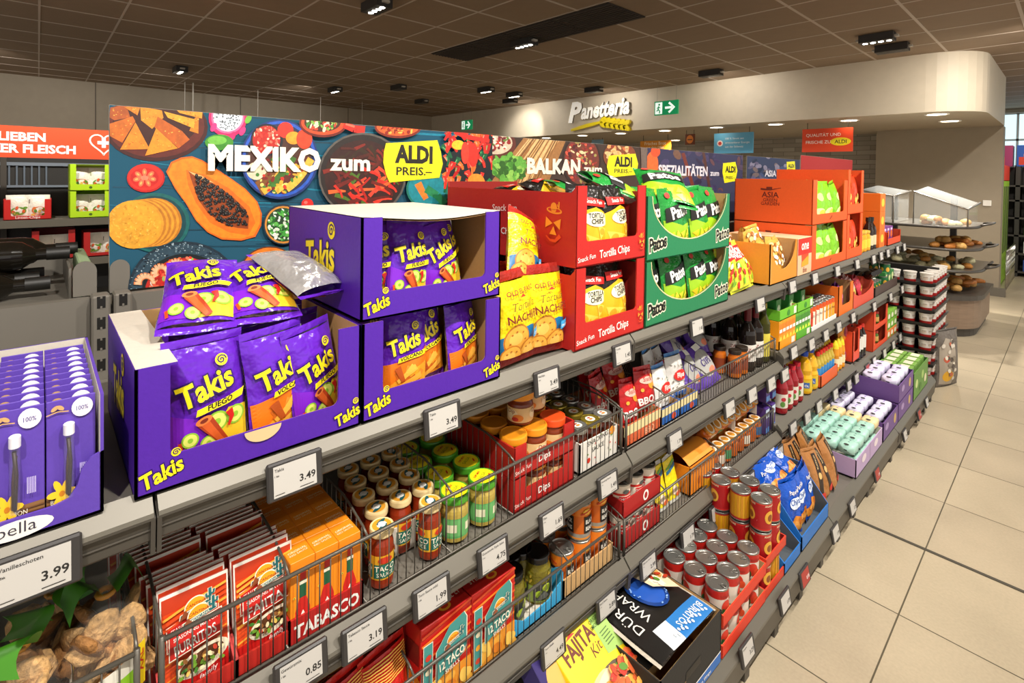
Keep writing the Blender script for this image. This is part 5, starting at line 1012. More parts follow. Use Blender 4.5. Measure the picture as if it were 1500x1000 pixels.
for r_, X0 in enumerate((-1.003, -1.066, -1.129, -1.192, -1.255)):
    for c in range(3):
        px = ((570, 783), (600, 768), (634, 750))[c]; yy = at(570, 783, Z=.92).y+.058*c+.004
        if r_ == 0 and c == 1: continue
        put('taco_sauce_jar', tj, 'taco sauce jar with cream lid, %s row back, %s along the row' % (ORD[r_], ORD[c]), 'jar', (X0, yy+.004*((r_*3+c) % 3-1)+(.01*r_ if r_ > 1 else .02*(r_ == 1)), Z+.004), .3*c, 'taco sauce jars')
a = MB(); a.box(-1.05, -1.047, .585, .66, Z+.004, Z+.07, KRAFTW); put('tray_insert', a.mesh('tray_insert'), 'white cardboard strip standing between the taco sauce jars', 'card')
# guacamole style salsa jars
def salid(p, r): p.ell(0, 0, r*.86, r*.86, M('f2e01c', .35)); p.text('SALSA', 0, -r*.1, r*.34, M('8aa012'), 'c', .01); p.text('DIP MIX', 0, r*.32, r*.24, M('c8401a'), 'c', .01); p.ell(r*.25, -r*.45, r*.22, r*.06, M('c8301a'), .7)
def salab(p, r, h): p.rect(-.2, h*.2, .2, h*.62, M('6fb56a', .4)); [p.rect(r*k*1.3-.012, h*.3, r*k*1.3+.012, h*.5, M('e8e4c0')) for k in (-2, -1, 0, 1, 2)]
sj = jar(.036, .112, M('b8a04a', .2), M('4fa02a', .3), salid, lidh=.018, neck=.92, lr=.0375, lab=(.15, .64), labm=M('5fae62', .4), prints=salab)
for j, (px, py) in enumerate(((683, 750), (722, 728), (658, 716), (690, 697), (745, 716))):
    pass
for r_ in range(4):
    for c in range(2): put('salsa_jar', sj, 'green and yellow lidded salsa jar, %s row back, %s' % (ORD[r_], ('next to the taco jars', 'next to the dip tray')[c]), 'jar', (F2-.042-.083*r_, .752+.088*c+.012*(r_ % 2), Z+.004), .5, 'green salsa jars')
# dip trays
def diplab(p, r, h):
    for a0 in (-2.5, -.5, 1.5): p.ell(r*a0, h*.45, .02, .014, M('f0e0b8')); p.text('Dip', r*a0, h*.5, .016, M('8a3a14'), 'c', .01, .1); p.ell(r*a0+.02, h*.33, .016, .01, M('e8862a')); p.ell(r*a0+.012, h*.28, .01, .006, M('c8301c'))
dj = {c: jar(.037, .092, M('7a3216', .2), M(c, .4), None, None, .02, .92, .0385, (.15, .7), M('e8c48a', .45), diplab) for c in ('e8921c', 'e0501c')}
def dipf(p, w_, h): p.text('Dips', -.005, .018, .026, WHITE, 'c', .015, 0, .03); p.text('Snack Fun', -w_*.36, .014, .015, M('f4dcd0'), 'c', .01, .1, .1)
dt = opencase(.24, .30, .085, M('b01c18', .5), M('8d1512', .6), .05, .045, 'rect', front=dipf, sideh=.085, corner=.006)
dcy = at(752, 755, X=F2).y+.12
for k in range(2): put('dip_tray', dt, '%s red dip tray' % ('lower', 'upper')[k], 'tray', (F2, dcy, Z+.004+.087*k), 0, 'red dip trays')
for k in range(2):
    for r_ in range(3):
        for c in range(3): put('dip_jar', dj['e0501c' if (c == 2 and r_ == 0) else 'e8921c'], '%s dip jar in the %s red tray, %s row, %s' % ('red lidded' if c == 2 and r_ == 0 else 'orange lidded', ('lower', 'upper')[k], ORD[r_], ('near the green jars', 'in the middle', 'near the white tray')[c]), 'jar', (F2-.05-.082*r_, dcy-.078+.078*c, Z+.009+.087*k), .4*c, 'dip jars', (1, 1, .9) if k == 0 else 1)
z_ = Z+.009+.087+.0925
for x, y, n_ in ((F2-.085, dcy-.02, 'in front'), (F2-.12, dcy+.065, 'behind')): put('dip_jar', dj['e8921c'], 'orange lidded dip jar standing on the others, the one %s' % n_, 'jar', (x, y, z_), 1, 'dip jars')
# snacking sauce tray
def snf(p, w_, h): p.text('SNACKING', -.01, .075, .02, M('3a3a38'), 'c', .005, 0, .05); p.text('SAUCE', -.01, .05, .02, M('3a3a38'), 'c', .005, 0, .05); p.ell(.06, .085, .014, .014, M('e0902a')); p.ell(-.055, .03, .008, .008, M('c8301c')); [p.ell(rnd.uniform(-.08, .08), rnd.uniform(.01, .1), .003, .003, M(rnd.choice(['c8301c', '6f8a3a', 'a8a49c'])), 0, 6) for _ in range(14)]
st_ = opencase(.19, .3, .105, M('e6e1d6', .55), KRAFTW, .09, .01, 'low', front=snf, sideh=.1)
scy = at(848, 690, X=F2).y+.098
put('sauce_tray', st_, 'white tray printed with snacking sauce', 'tray', (F2, scy, Z+.004))
def sklid(p, r): p.ell(0, 0, r*.5, r*.5, M('efe9da', .5)); p.ell(0, -r*.1, r*.25, r*.15, M('e0802a')); p.ell(0, r*.2, r*.2, r*.1, M('b03020'))
sk = {c: jar(.031, .12, M('5a2212', .2), M(c, .25, me=.7), sklid, None, .016, .95, .0315, (.15, .6), M('e8e2d2', .45)) for c in ('b8a03a', 'a9a7a0')}
for r_ in range(4):
    for c in range(3): put('snack_sauce_jar', sk['a9a7a0' if (c == 2 or r_ == 0 and c == 0) else 'b8a03a'], '%s lidded snacking sauce jar, %s row, %s' % ('silver' if (c == 2 or r_ == 0 and c == 0) else 'gold', ORD[r_], ('near the dip tray', 'in the middle', 'near the bay joint')[c]), 'jar', (F2-.04-.068*r_, scy-.062+.062*c, Z+.010), 0, 'snacking sauce jars')
basket(SEAM[0]+.012, SEAM[1]-.012, Z, .145, 'wire basket fence around sachets, sauces and dips on the second shelf', (ty-.078, ty+.078, .708, dcy-.126, dcy+.122))
# --- left bay: biscuit bags in cellophane
basket(-.7, SEAM[0]-.02, Z, .145, 'wire basket fence around the cellophane biscuit bags', ())
CEL = M('f2efe6', .1, al=.045); BIS = M('b8905c', .8, 'biscuit'); RIB = M('3f8218', .4)
def bisbag(seed):
    r_ = random.Random(seed); a = MB()
    prof = [(.03, 0), (.05, .004), (.056, .03), (.056, .1), (.05, .14), (.03, .165), (.012, .185), (.009, .195), (.02, .215), (.035, .235)]
    def fn(u, v):
        i = min(len(prof)-2, int(v*(len(prof)-1))); t = v*(len(prof)-1)-i; r = prof[i][0]*(1-t)+prof[i+1][0]*t; z = prof[i][1]*(1-t)+prof[i+1][1]*t
        an = 2*pi*u; rr_ = r*(1+.09*noise.noise(Vector((cos(an)*2, sin(an)*2, z*14+seed)))+.06*sin(9*an+z*40)*(z > .14)); return (rr_*cos(an)*.85, rr_*sin(an), z)
    a.grid(fn, 36, 26, CEL, True, True)
    b_ = MB(); b_.tube([(.011*cos(t), .011*sin(t), .19) for t in [2*pi*k/10 for k in range(10)]], .004, M('b07a2a', .4), 6, True)
    c = MB()
    for s in (-1, 1):
        c.grid(lambda u, v: ((u-.5)*.05+.01*sin(v*6), s*(.008+.042*v), .196+.028*sin(v*2.6)-.012*v*v*2+.012*(u-.5)*sin(v*5)), 5, 10, RIB)
    d = MB(); p = Pr(d, cyl(.058, .062, -.2), .0012, .0004, .008); p.poly([(-.04, .0), (.05, .0), (.05, .062), (-.04, .035)], M('e6e2d2', .4)); p.poly([(-.04, .0), (.05, .0), (.05, .035), (-.04, .025)], M('8cc62a', .4)); p.ell(-.012, .026, .014, .009, M('b8742a')); p.text('FINEST', -.012, .027, .006, WHITE, 'c', .01); p.text('BAKERY', -.012, .021, .005, WHITE, 'c', .005); p.rect(.034, 0, .05, .062, M('f2d21c', .4)); p.text('XXL', .046, .02, .016, M('c8301a'), 'l', .02, 0, pi/2)
    sp = [('cellophane', a.mesh('cellophane')), ('twist_tie', b_.mesh('twist_tie')), ('ribbon', c.mesh('ribbon')), ('label', d.mesh('bag_label'))]
    for k in range(34):
        bm = bmesh.new(); bmesh.ops.create_icosphere(bm, subdivisions=2, radius=1)
        R = Euler((r_.uniform(-1, 1), r_.uniform(0, 3), r_.uniform(0, 3))).to_matrix(); q = Vector((r_.uniform(-.03, .034), r_.uniform(-.04, .04), .012+.0042*k)); s3 = Vector((.026, .026, .009))
        e = MB(); vs = []
        for v in bm.verts: w3 = v.co*(1+.25*noise.noise(v.co*2.2+Vector((k, seed, 0)))); vs.append(R @ Vector((w3.x*s3.x, w3.y*s3.y, w3.z*s3.z))+q)
        bm.verts.index_update(); e.add(vs, [[v.index for v in f.verts] for f in bm.faces], BIS if k % 3 else M('8f6232', .8, 'biscuit'), True); bm.free(); sp.append(('biscuit', e.mesh('biscuit')))
    return sp
bbs = [bisbag(1), bisbag(5)]
p = at(150, 830, X=-1.02); q = at(40, 885, X=-1.0)
put('biscuit_bag', bbs[0], 'cellophane bag of seed biscuits with green ribbon and XXL label', 'biscuit bag', (-1.03, p.y+.005, Z+.006), .2, 'cellophane biscuit bags', (1, 1, 1.12))
put('biscuit_bag', bbs[1], 'cellophane bag of seed biscuits cut by the lower picture edge', 'biscuit bag', (-1.02, q.y-.01, Z+.006), 1.2, 'cellophane biscuit bags', (1, 1, 1.02))
put('biscuit_bag', bbs[0], 'cellophane biscuit bag mostly hidden behind the other two', 'biscuit bag', (-1.12, .02, Z+.006), 2.2, 'cellophane biscuit bags')
# --- Balkan bay, second shelf
def bbq(p, w_, h): p.ell(w_*.2, h*.62, w_*.2, h*.12, M('e8902a')); p.ell(0, h*.7, w_*.36, h*.08, M('d8b0a0')); p.text('Snack', 0, h*.68, w_*.2, M('a01814'), 'c', .01, .1); p.text('BBQ', -w_*.08, h*.2, w_*.34, WHITE, 'c', .03, 0, .2); [p.ell(w_*x, h*y, w_*.06, h*.04, M('f0a83a')) for x, y in ((.3, .5), (.35, .35), (.25, .78), (-.3, .5))]
RBG = bag(.1, .155, .05, M('b81a1c', .28, 'foil'), bbq, 3, nu=10, nv=10); 
for j, (y, x, dz, yaw, nm) in enumerate(((1.50, F2-.05, .03, .1, 'front one at the fence'), (1.60, F2-.05, .05, -.1, 'front one next to the white bags'), (1.45, F2-.13, .05, .2, 'behind, by the bay joint'), (1.56, F2-.14, .07, -.2, 'behind, higher'), (1.5, F2-.22, .07, .3, 'deepest in shade'))):
    put('snack_bag', RBG, 'red barbecue snack bag, %s' % nm, 'snack bag', (x, y, Z+dz), (.08*(j-2), -.22, yaw), 'red barbecue bags')
a_ = opencase(.22, .28, .075, M('d9643a', .5), CARDB, .07, .01, 'low', front=lambda p, w_, h: (p.rect(-w_/2+.001, h*.5, w_/2-.001, h*.92, M('ead9a0')), p.text('BBQ', .04, .01, .03, M('f0b890'), 'c', .02)), sideh=.075)
put('snack_tray', a_, 'orange and cream tray under the red barbecue bags', 'tray', (F2, 1.508, Z+.004))
def bobi(p, w_, h): r_ = random.Random(6); [p.ell(w_*r_.uniform(-.4, .4), h*r_.uniform(.15, .8), w_*.05, w_*.03, M(r_.choice(['c8bfae', '6a7a5a', '8a8478'])), r_.uniform(0, 3), 7) for _ in range(18)]; p.ell(0, h*.5, w_*.36, h*.12, M('c8241c')); p.text('Flips', 0, h*.46, w_*.24, WHITE, 'c', .02, .1); p.rect(-w_*.4, h*.08, w_*.4, h*.16, M('2a5aa8'))
WB = bag(.1, .17, .05, M('e9e6e0', .35, 'foil'), bobi, 2, nu=10, nv=10, sealm=M('4a86c8', .3, 'foil'))
for j, (y, x, dz, yaw, nm) in enumerate(((1.71, F2-.045, .02, .1, 'next to the red bags'), (1.82, F2-.05, .04, -.1, 'at the cardboard divider'), (1.76, F2-.12, .06, .3, 'standing behind the first two'), (1.86, F2-.15, .04, 0, 'deep in shade'))): put('snack_bag', WB, 'white and red puff snack bag, %s' % nm, 'snack bag', (x, y, Z+dz), (.06*(j-1), -.2, yaw), 'white puff bags')
for j in range(2): put('snack_tray', opencase(.125, .26, .07, M('2a62b0', .5), CARDB, .06, .01, 'low', front=lambda p, w_, h: (p.rect(-w_/2+.001, h*.45, w_/2-.001, h*.85, M('ead9a0')), p.ell(.02, h*.25, .014, .012, M('d8502a'))), sideh=.07), 'blue and cream tray %s' % ('under the white bags', 'beside the purple bags')[j], 'tray', (F2, 1.687+.13*j, Z+.004), 0, 'blue cream trays')
NB_ = bag(.2, .2, .07, M('2a2430', .3, 'foil'), lambda p, w_, h: [p.line([(-w_*.45, h*(.1+.045*k)), (w_*.45, h*(.1+.045*k))], .0025, M('b8a8a0')) for k in range(17)], 6, nu=10, nv=12, sealm=M('2f5ab0', .3, 'foil'))
for j, (y, x, z3) in enumerate(((1.62, F2-.2, .09), (1.78, F2-.24, .05))): put('snack_bag', NB_, 'dark striped snack bag lying behind the %s bags' % ('red', 'white')[j], 'snack bag', (x, y, Z+z3), (.3, -.7, .2), 'dark striped bags')
PUB = bag(.15, .19, .07, M('5a3a9a', .3, 'foil'), lambda p, w_, h: (p.ell(0, h*.5, w_*.4, h*.3, M('a8a6a0', .4)), p.rect(-w_*.1, h*.8, w_*.25, h*.93, WHITE), p.ell(w_*.1, h*.3, w_*.15, h*.08, M('d87a5a')), p.text('ČIPS', 0, h*.45, w_*.25, M('3a2a6a'), 'c', .02)), 9, nu=10, nv=12)
for j, (y, x, z3, r_) in enumerate(((1.98, F2-.06, .0, (-.2, -.5, .2)), (2.13, F2-.06, .0, (.2, -.6, -.1)), (2.03, F2-.13, .09, (.3, -.7, .4)), (2.18, F2-.13, .09, (-.2, -.7, .1)), (1.98, F2-.24, .09, (0, -.5, 0)), (2.2, F2-.25, .1, (.2, -.4, .5)))): put('snack_bag', PUB, 'purple and grey snack bag in the loose heap, %s' % ['lowest near the white bags', 'lowest near the jars', 'middle with white tag', 'upper with white tag', 'deep on the near side', 'deep on the far side'][j], 'snack bag', (x, y, Z+z3), r_, 'purple grey snack bags')
aj = jar(.03, .12, M('c8691c', .2), M('2b2118', .4), labm=M('8a3a1a', .5), seg=16)
for j in range(3): put('relish_jar', aj, 'orange relish jar with dark lid, %s after the purple bags' % ORD[j], 'jar', (F2-.04-.07*(j == 2), 2.29+.068*(j % 2), Z+.004), 0, 'orange relish jars')
wine = bottle([(0, 0), (.036, .001), (.038, .008), (.038, .17), (.034, .19), (.0155, .225), (.0145, .3), (0, .3)], M('1c1512', .1), M('6a1216', .4), [(.0158, .235), (.0158, .302), (0, .302)], M('e9e4da', .5), (.045, .125), lambda p, R, l: [(p.text('Zdravo', R*k*2, .095, .02, M('8a2a22'), 'c', .01, .2), p.text('Crno', R*k*2, .07, .014, M('3a3a3a'), 'c', .005)) for k in (-1, 0, 1)])
for j in range(5): put('wine_bottle', wine, 'dark red wine bottle with white label, %s' % ['nearest the relish jars', 'second at the fence', 'behind the first', 'behind the second', 'deepest'][j], 'bottle', (F2-.045-.085*(j//2), 2.43+.084*(j % 2), Z+.004), -.3, 'standing wine bottles', (1, 1, .95))
oilb = bottle([(0, 0), (.03, .001), (.032, .008), (.032, .2), (.014, .25), (.014, .29), (0, .29)], M('3a3a14', .1), M('b8a84a', .4), [(.016, .28), (.016, .305), (0, .305)], M('d8c84a', .5), (.03, .15))
for j in range(2): put('oil_bottle', oilb, 'green glass oil bottle with yellow label, %s' % ('beside the wine', 'behind its twin')[j], 'bottle', (F2-.04-.08*j, 2.595, Z+.004), -.4, 'green oil bottles', (1, 1, .92))
basket(SEAM[1]+.015, SEAM[2]-.02, Z, .115, 'wire basket fence along the Balkan snacks on the second shelf', (1.63, 1.93))
# --- oil and juice bay, second shelf
ZJ = .846; FJ = -.962
def juice(c1, c2, c3): return carton(.042, .06, .135, M(c1, .4), lambda p, w_, h: (p.rect(-w_*.46, h*.5, w_*.46, h*.9, M(c2, .4)), p.ell(0, h*.3, w_*.35, h*.14, M(c3)), p.rect(-w_*.4, h*.58, w_*.4, h*.7, WHITE)), None, lambda p, w_, d: (p.rect(-w_*.46, d*.05, w_*.46, d*.95, M('d9d44a')), p.rect(-w_*.3, d*.4, w_*.3, d*.6, M('8a8a3a'))), b=.001)
for t, (y0, n, m3, nm) in enumerate(((2.66, 5, ('f09a1c', 'e8801c', 'f6d04a'), 'orange'), (2.88, 5, ('5aaa2a', '3f8a2a', 'd8e84a'), 'green'))):
    me = juice(*m3)
    for r_ in range(2):
        for c in range(n): put('juice_carton', me, '%s juice carton, %s row, %s from the bay joint' % (nm, ('front', 'back')[r_], ORD[c]), 'carton', (FJ-.004-.065*r_, y0+.022+.0435*c, ZJ+.004), 0, nm+' juice cartons')
    put('juice_tray', opencase(.223, .14, .05, M(m3[0], .5), CARDB, .045, .01, 'low', front=lambda p, w_, h: p.rect(w_*.2, .008, w_*.4, .038, M('e6e4d0')), sideh=.05), 'low %s tray under juice cartons' % nm, 'tray', (FJ, y0+.11, ZJ))
ltr = opencase(.235, .2, .055, M('6fbe2c', .5), CARDB, .05, .01, 'low', front=lambda p, w_, h: (p.rect(w_*.3, .008, w_*.45, .044, M('e6e4d0')), p.ell(0, .025, .02, .016, M('3a8a2a'))), sideh=.055)
for j in range(2): put('juice_tray', ltr, 'green tray stacked on the juice cartons, %s' % ('near the bay joint', 'nearer the tins')[j], 'tray', (FJ-.004, 2.78+.24*j, ZJ+.142), 0, 'stacked green trays')
for j in range(5): put('juice_carton', cached('gj', lambda: carton(.06, .05, .09, M('2f8a3a', .4), lambda p, w_, h: p.ell(0, h*.5, w_*.3, h*.2, M('d8e8c0')), b=.001)), 'green carton in the stacked green trays, %s' % ORD[j], 'carton', (FJ-.03-.06*(j % 2), 2.72+.085*j, ZJ+.147), 0, 'stacked green cartons')
tub = tin(.026, .13, M('d8541c', .4), lambda p, r, h: [(p.rect(r*a0-.015, h*.1, r*a0+.015, h*.75, M(('e8a02a', 'f2e6d0', 'd03a1c')[k % 3])), p.text('BIO', r*a0, h*.5, .016, M('5a2410'), 'c', .01)) for k, a0 in enumerate((-2.4, -1.2, 0, 1.2, 2.4))], seg=14)
for r_ in range(2):
    for c in range(8): put('drink_tin', tub, 'orange and white drink tin, %s row, %s along' % (('front', 'back')[r_], ORD[c]), 'tin', (FJ-.03-.054*r_, 3.135+.054*c, ZJ+.006), .3*c, 'orange drink tins')
put('tin_tray', opencase(.44, .13, .03, M('eceae4', .5), KRAFTW, .028, .01, 'low', sideh=.03), 'low white tray under the orange drink tins', 'tray', (FJ, 3.325, ZJ))
put('sweet_carton', opencase(.30, .42, .185, M('e8701c', .5), CARDB, .06, .07, sideh=.185, pwr=.06), 'orange carton with violet bags on the second shelf', 'case', (FJ+.002, 3.727, ZJ))
VB = bag(.15, .17, .07, M('8a2a9a', .3, 'foil'), lambda p, w_, h: (p.ell(0, h*.6, w_*.3, h*.14, M('d87ad0')), p.ell(0, h*.25, w_*.3, h*.1, M('5a1a6a'))), 4, nu=9, nv=10)
for j, (y, x, z3, ln) in enumerate(((3.76, FJ-.055, .008, -.1), (3.70, FJ-.13, .13, -1.1), (3.72, FJ-.25, .13, -1.2), (3.8, FJ-.16, .01, -.1))): put('sweet_bag', VB, 'violet sweet bag %s' % ['in the carton window', 'lying over the orange carton front', 'lying over the orange carton back', 'inside behind the window'][j], 'snack bag', (x, y, ZJ+z3), (.1, ln, .2), 'violet sweet bags')
ZK = .836
put('sweet_case', opencase(.5, .34, .12, M('d8503a', .5), M('c8503a', .5), .07, .02, sideh=.15, shape='arc'), 'salmon pink case of mixed sweet bags', 'case', (FJ, 4.14, ZK))
MBG = [bag(.13, .15, .06, M(c, .3, 'foil'), chipbag(j, 'f0e0d0', 'e8d84a', '6a9a2a'), j, nu=8, nv=9, sub=0) for j, c in enumerate(('c83a4a', 'e0b0a8'))]
for j in range(6): put('sweet_bag', MBG[j % 2], '%s sweet bag in the pink case, %s' % (('red', 'pale pink')[j % 2], ORD[j]), 'snack bag', (FJ-.06-.09*(j//3), 3.98+.15*(j % 3), ZK+.03+.02*(j//3)), (.1, -.3, .1*j), 'bags in the pink case')
put('dark_tray', opencase(.68, .3, .075, M('4a3a34', .5), M('3a2a24', .6), .07, .01, 'low', sideh=.075), 'dark brown tray at the far end of the second shelf', 'tray', (FJ, 4.77, ZK))
gt = tin(.035, .09, M('1f6a3a', .4), lambda p, r, h: [p.ell(r*a0, h*.5, .014, .018, M('e0a83a')) for a0 in (-2, -.8, .5, 1.7)], seg=12)
for j in range(10): put('green_tin', gt, 'green tin in the dark tray, %s' % ORD[j], 'tin', (FJ-.05-.075*(j % 2), 4.52+.075*(j//2)+.12*(j//6), ZK+.008+(.091 if j >= 8 else 0)), 0, 'green tins')
for j in range(3): put('soy_bottle', soy, 'dark sauce bottle lying across the dark tray, %s' % ORD[j], 'bottle', (FJ-.1, 4.5+.08*j, ZK+.13), (1.3, .2, .5), 'lying dark sauce bottles')
for j in range(3): put('green_pack', cached('gp', lambda: carton(.09, .06, .12, M('2f7a3a', .5), lambda p, w_, h: (p.ell(0, h*.6, .03, .03, M('d8e0a0')), p.rect(-.03, h*.15, .03, h*.35, M('e8902a'))), b=.001)), 'green carton standing at the end of the dark tray, %s' % ORD[j], 'carton', (FJ-.03, 4.9+.095*j, ZK+.006), 0, 'green cartons of the dark tray')
# ================================================================== THIRD SHELF
Z = .457
# taco shell cartons
def tacof(p, w_, h):
    R_ = M('c8241c', .45); TE = M('3f8f8a', .45); CR = M('f2e8d2', .5); r_ = random.Random(3)
    for k in range(9): p.line([(-w_*.49, h*(.1+.1*k)), (w_*.49, h*(.2+.1*k))], .006, M(r_.choice(['e0601c', 'd8481a', 'f0862a', 'c8301a'])))
    p.rect(-w_*.49, .001, w_*.49, h*.3, M('e8952a', .45))
    for k in range(10): p.ell(w_*r_.uniform(-.4, .45), h*r_.uniform(.03, .26), .018, .012, M(r_.choice(['f0b040', 'd87a1c', 'c86414', 'f6c85a'])), r_.uniform(0, 3), 12)
    p.rect(-w_*.48, h*.05, -w_*.3, h*.82, CR); p.rect(-w_*.47, h*.06, -w_*.31, h*.81, TE)
    for k in range(4): p.ell(-w_*.39, h*(.15+.17*k), .008, .007, M(('c8402a', 'e8a02a', 'd8d0b0', 'c8301c')[k]))
    q = [(-.24, .3), (.3, .42), (.36, .5), (.36, .85), (.3, .93), (.02, .88), (-.16, .72), (-.24, .66)]
    p.poly([(w_*x*1.05, h*y) for x, y in q], CR); p.poly([(w_*x, h*(y+.002)) for x, y in q], TE); cantina(p, w_*.1, h*.68, w_*.25); p.text('12 TACO', w_*.06, h*.44, .026, CR, 'c', .02, 0, .13, 1, fit=w_*.5); p.text('SHELLS', w_*.06, h*.36, .013, CR, 'c', .01, 0, .13)
def tacot(p, w_, d): p.text('12 TACO SHELLS', w_*.02, d*.62, .017, M('f4e6d4', .5), 'c', .015, 0, pi, .9); p.ell(w_*.05, d*.3, .016, .012, M('f0a82a')); p.ell(w_*.05, d*.3, .01, .006, M('c8301c'))
RC = M('c41e19', .42); tcart = carton(.143, .068, .195, RC, tacof, lambda p, d, h: (p.rect(-d*.95, h*.05, -d*.05, h*.4, M('e8952a')), p.poly([(-d*.9, h*.5), (-d*.1, h*.55), (-d*.1, h*.8), (-d*.9, h*.75)], M('7a1512'))), tacot)
ty2 = at(665, 905, X=-.952).y
for r_ in range(4):
    for c in range(2): put('taco_carton', tcart, 'red taco shell carton, %s row back, the one %s' % (ORD[r_], ('farther from the pickles', 'next to the pickle tray')[c]), 'carton', (-.977-.0705*r_, .705+.1455*c+.012*(r_ > 0)*c, Z+.004), (0, 0, .0), 'taco shell cartons')
# red bags by the taco cartons and dark chocolate-brown packs deep in shade
RS = bag(.12, .17, .05, M('c81f18', .3, 'foil'), lambda p, w_, h: [p.line([(-w_*.45, h*(.6+.035*k)), (w_*.45, h*(.6+.035*k))], .0025, M('f0c050')) for k in range(9)]+[p.ell(0, h*.35, w_*.35, h*.16, M('f2d020'))], 5, nu=10, nv=10)
for j in range(5): put('snack_bag', RS, 'red and yellow bag on the third shelf, %s from the taco cartons' % ORD[j], 'snack bag', (-1.01-.07*(j % 2), .575-.1*(j//2)-.05*(j % 2), Z+.004), (.05, -.15, .1), 'red yellow bags')
# pickles
def piclab(p, r, h):
    for a0 in (-2.2, -.3, 1.6): p.rect(r*a0-.03, h*.15, r*a0+.03, h*.55, M('3a3830', .45)); p.ell(r*a0+.01, h*.42, .014, .012, M('c8d83a')); p.ell(r*a0-.012, h*.3, .013, .011, M('a8c030')); p.poly([(r*a0-.025, h*.15), (r*a0+.02, h*.2), (r*a0, h*.4)], M('6a6a62'))
def picbody():
    j = jar(.04, .132, M('6e6418', .1, 'food'), M('161412', .25), labm=M('8a9a44', .45), lab=(.10, .5), prints=piclab, lidh=.017, neck=.9, lr=.036)
    b_ = MB(); r_ = random.Random(4)
    for k in range(40): a0 = r_.uniform(-3, 3); z0 = r_.uniform(.062, .092); Pr(b_, cyl(.0402, 0, a0), .0006+.00001*k).ell(0, z0, r_.uniform(.004, .01), .003, M(r_.choice(['b8982a', 'c8a83a', '6a6a1c', '8a8a2c'])), r_.uniform(0, 3), 8)
    j[0] = (j[0][0], j[0][1], [('pickles', b_.mesh('pickles'))]); return j
pj = picbody()
for j, (px, py, nm) in enumerate(((800, 832, 'tallest looking one at the fence'), (760, 862, 'one next to the taco cartons'), (757, 835, 'one in the second row'), (775, 825, 'one in the second row near the tins'), (748, 815, 'one in the dark third row'), (770, 806, 'one in the dark third row near the tins'))):
    q = at(px, py, Z=Z+.136); q = Vector((q.x-.055, q.y+.03, 0)); put('pickle_jar', pj, 'pickle jar with black lid, the %s' % nm, 'jar', (q.x-.01, q.y, Z+.004), .6*j, 'pickle jars')
BLU = M('3aa0d0', .5)
a = MB(); a.box(-1.24, -.978, .905, 1.115, Z+.003, Z+.007, KRAFTW)
sp = [('base', a.mesh('tray_base'))]
for y, s in ((.905, 1), (1.115, -1)):
    b_ = MB(); b_.prism([(-.978, Z+.003), (-1.24, Z+.003), (-1.24, Z+.05), (-1.05, Z+.05), (-.99, Z+.095), (-.978, Z+.085)], lambda u, v, h: (u, y+s*h, v), 0, .004, BLU); sp.append(('side_panel', b_.mesh('tray_side')))
b_ = MB(); b_.prism([(.905, Z+.003), (1.115, Z+.003), (1.115, Z+.06), (1.09, Z+.055), (1.06, Z+.035), (.96, Z+.03), (.93, Z+.05), (.905, Z+.055)], lambda u, v, h: (-.978+h, u, v), -.004, 0, BLU); sp.append(('front_panel', b_.mesh('tray_front')))
put('pickle_tray', sp, 'bright blue cut-out tray under the pickle jars', 'tray')
# black bean tins
def beanp(p, r, h):
    for a0 in (-2.3, -.2, 1.9): p.rect(r*a0-.018, h*.22, r*a0+.026, h*.66, BLACK); p.text('BLACK', r*a0+.004, h*.47, .017, M('f0ece0'), 'c', .02, fit=.034); p.text('BEANS', r*a0+.004, h*.29, .017, M('f0ece0'), 'c', .02, fit=.034); p.ell(r*a0-.008, h*.8, .014, .008, M('f0c040')); p.line([(r*a0-.03, h*.74), (r*a0, h*.82), (r*a0+.03, h*.74)], .005, M('c8401a'))
bt = tin(.0365, .112, M('d8691c', .3, me=.2), beanp, bands=((.02, .1, M('d8862a', .35)), (.1, .2, M('b8b4aa', .3, me=.6)), (.68, .98, M('e07a1c', .35))))
for r_ in range(3):
    for c in range(3):
        for k in range(2):
            if k == 1 and c == 0: continue
            put('bean_tin', bt, 'black bean tin, %s of its stack, %s row, %s from the pickles' % (('bottom', 'top')[k], ORD[r_], ORD[c]), 'tin', (-.985-.036-.076*r_, 1.155+.079*c-.0*k, Z+.006+.1135*k), .25, 'black bean tins')
put('tin_tray', opencase(.235, .26, .06, M('c9a06a', .7, 'card'), CARDB, .055, .01, 'low', sideh=.06), 'plain cardboard tray under the bean tins', 'tray', (-.977, 1.235, Z+.003))
basket(SEAM[0]+.012, SEAM[1]-.012, Z, .118, 'wire basket fence along taco cartons, pickles and bean tins on the third shelf', (.61, .90, 1.122))
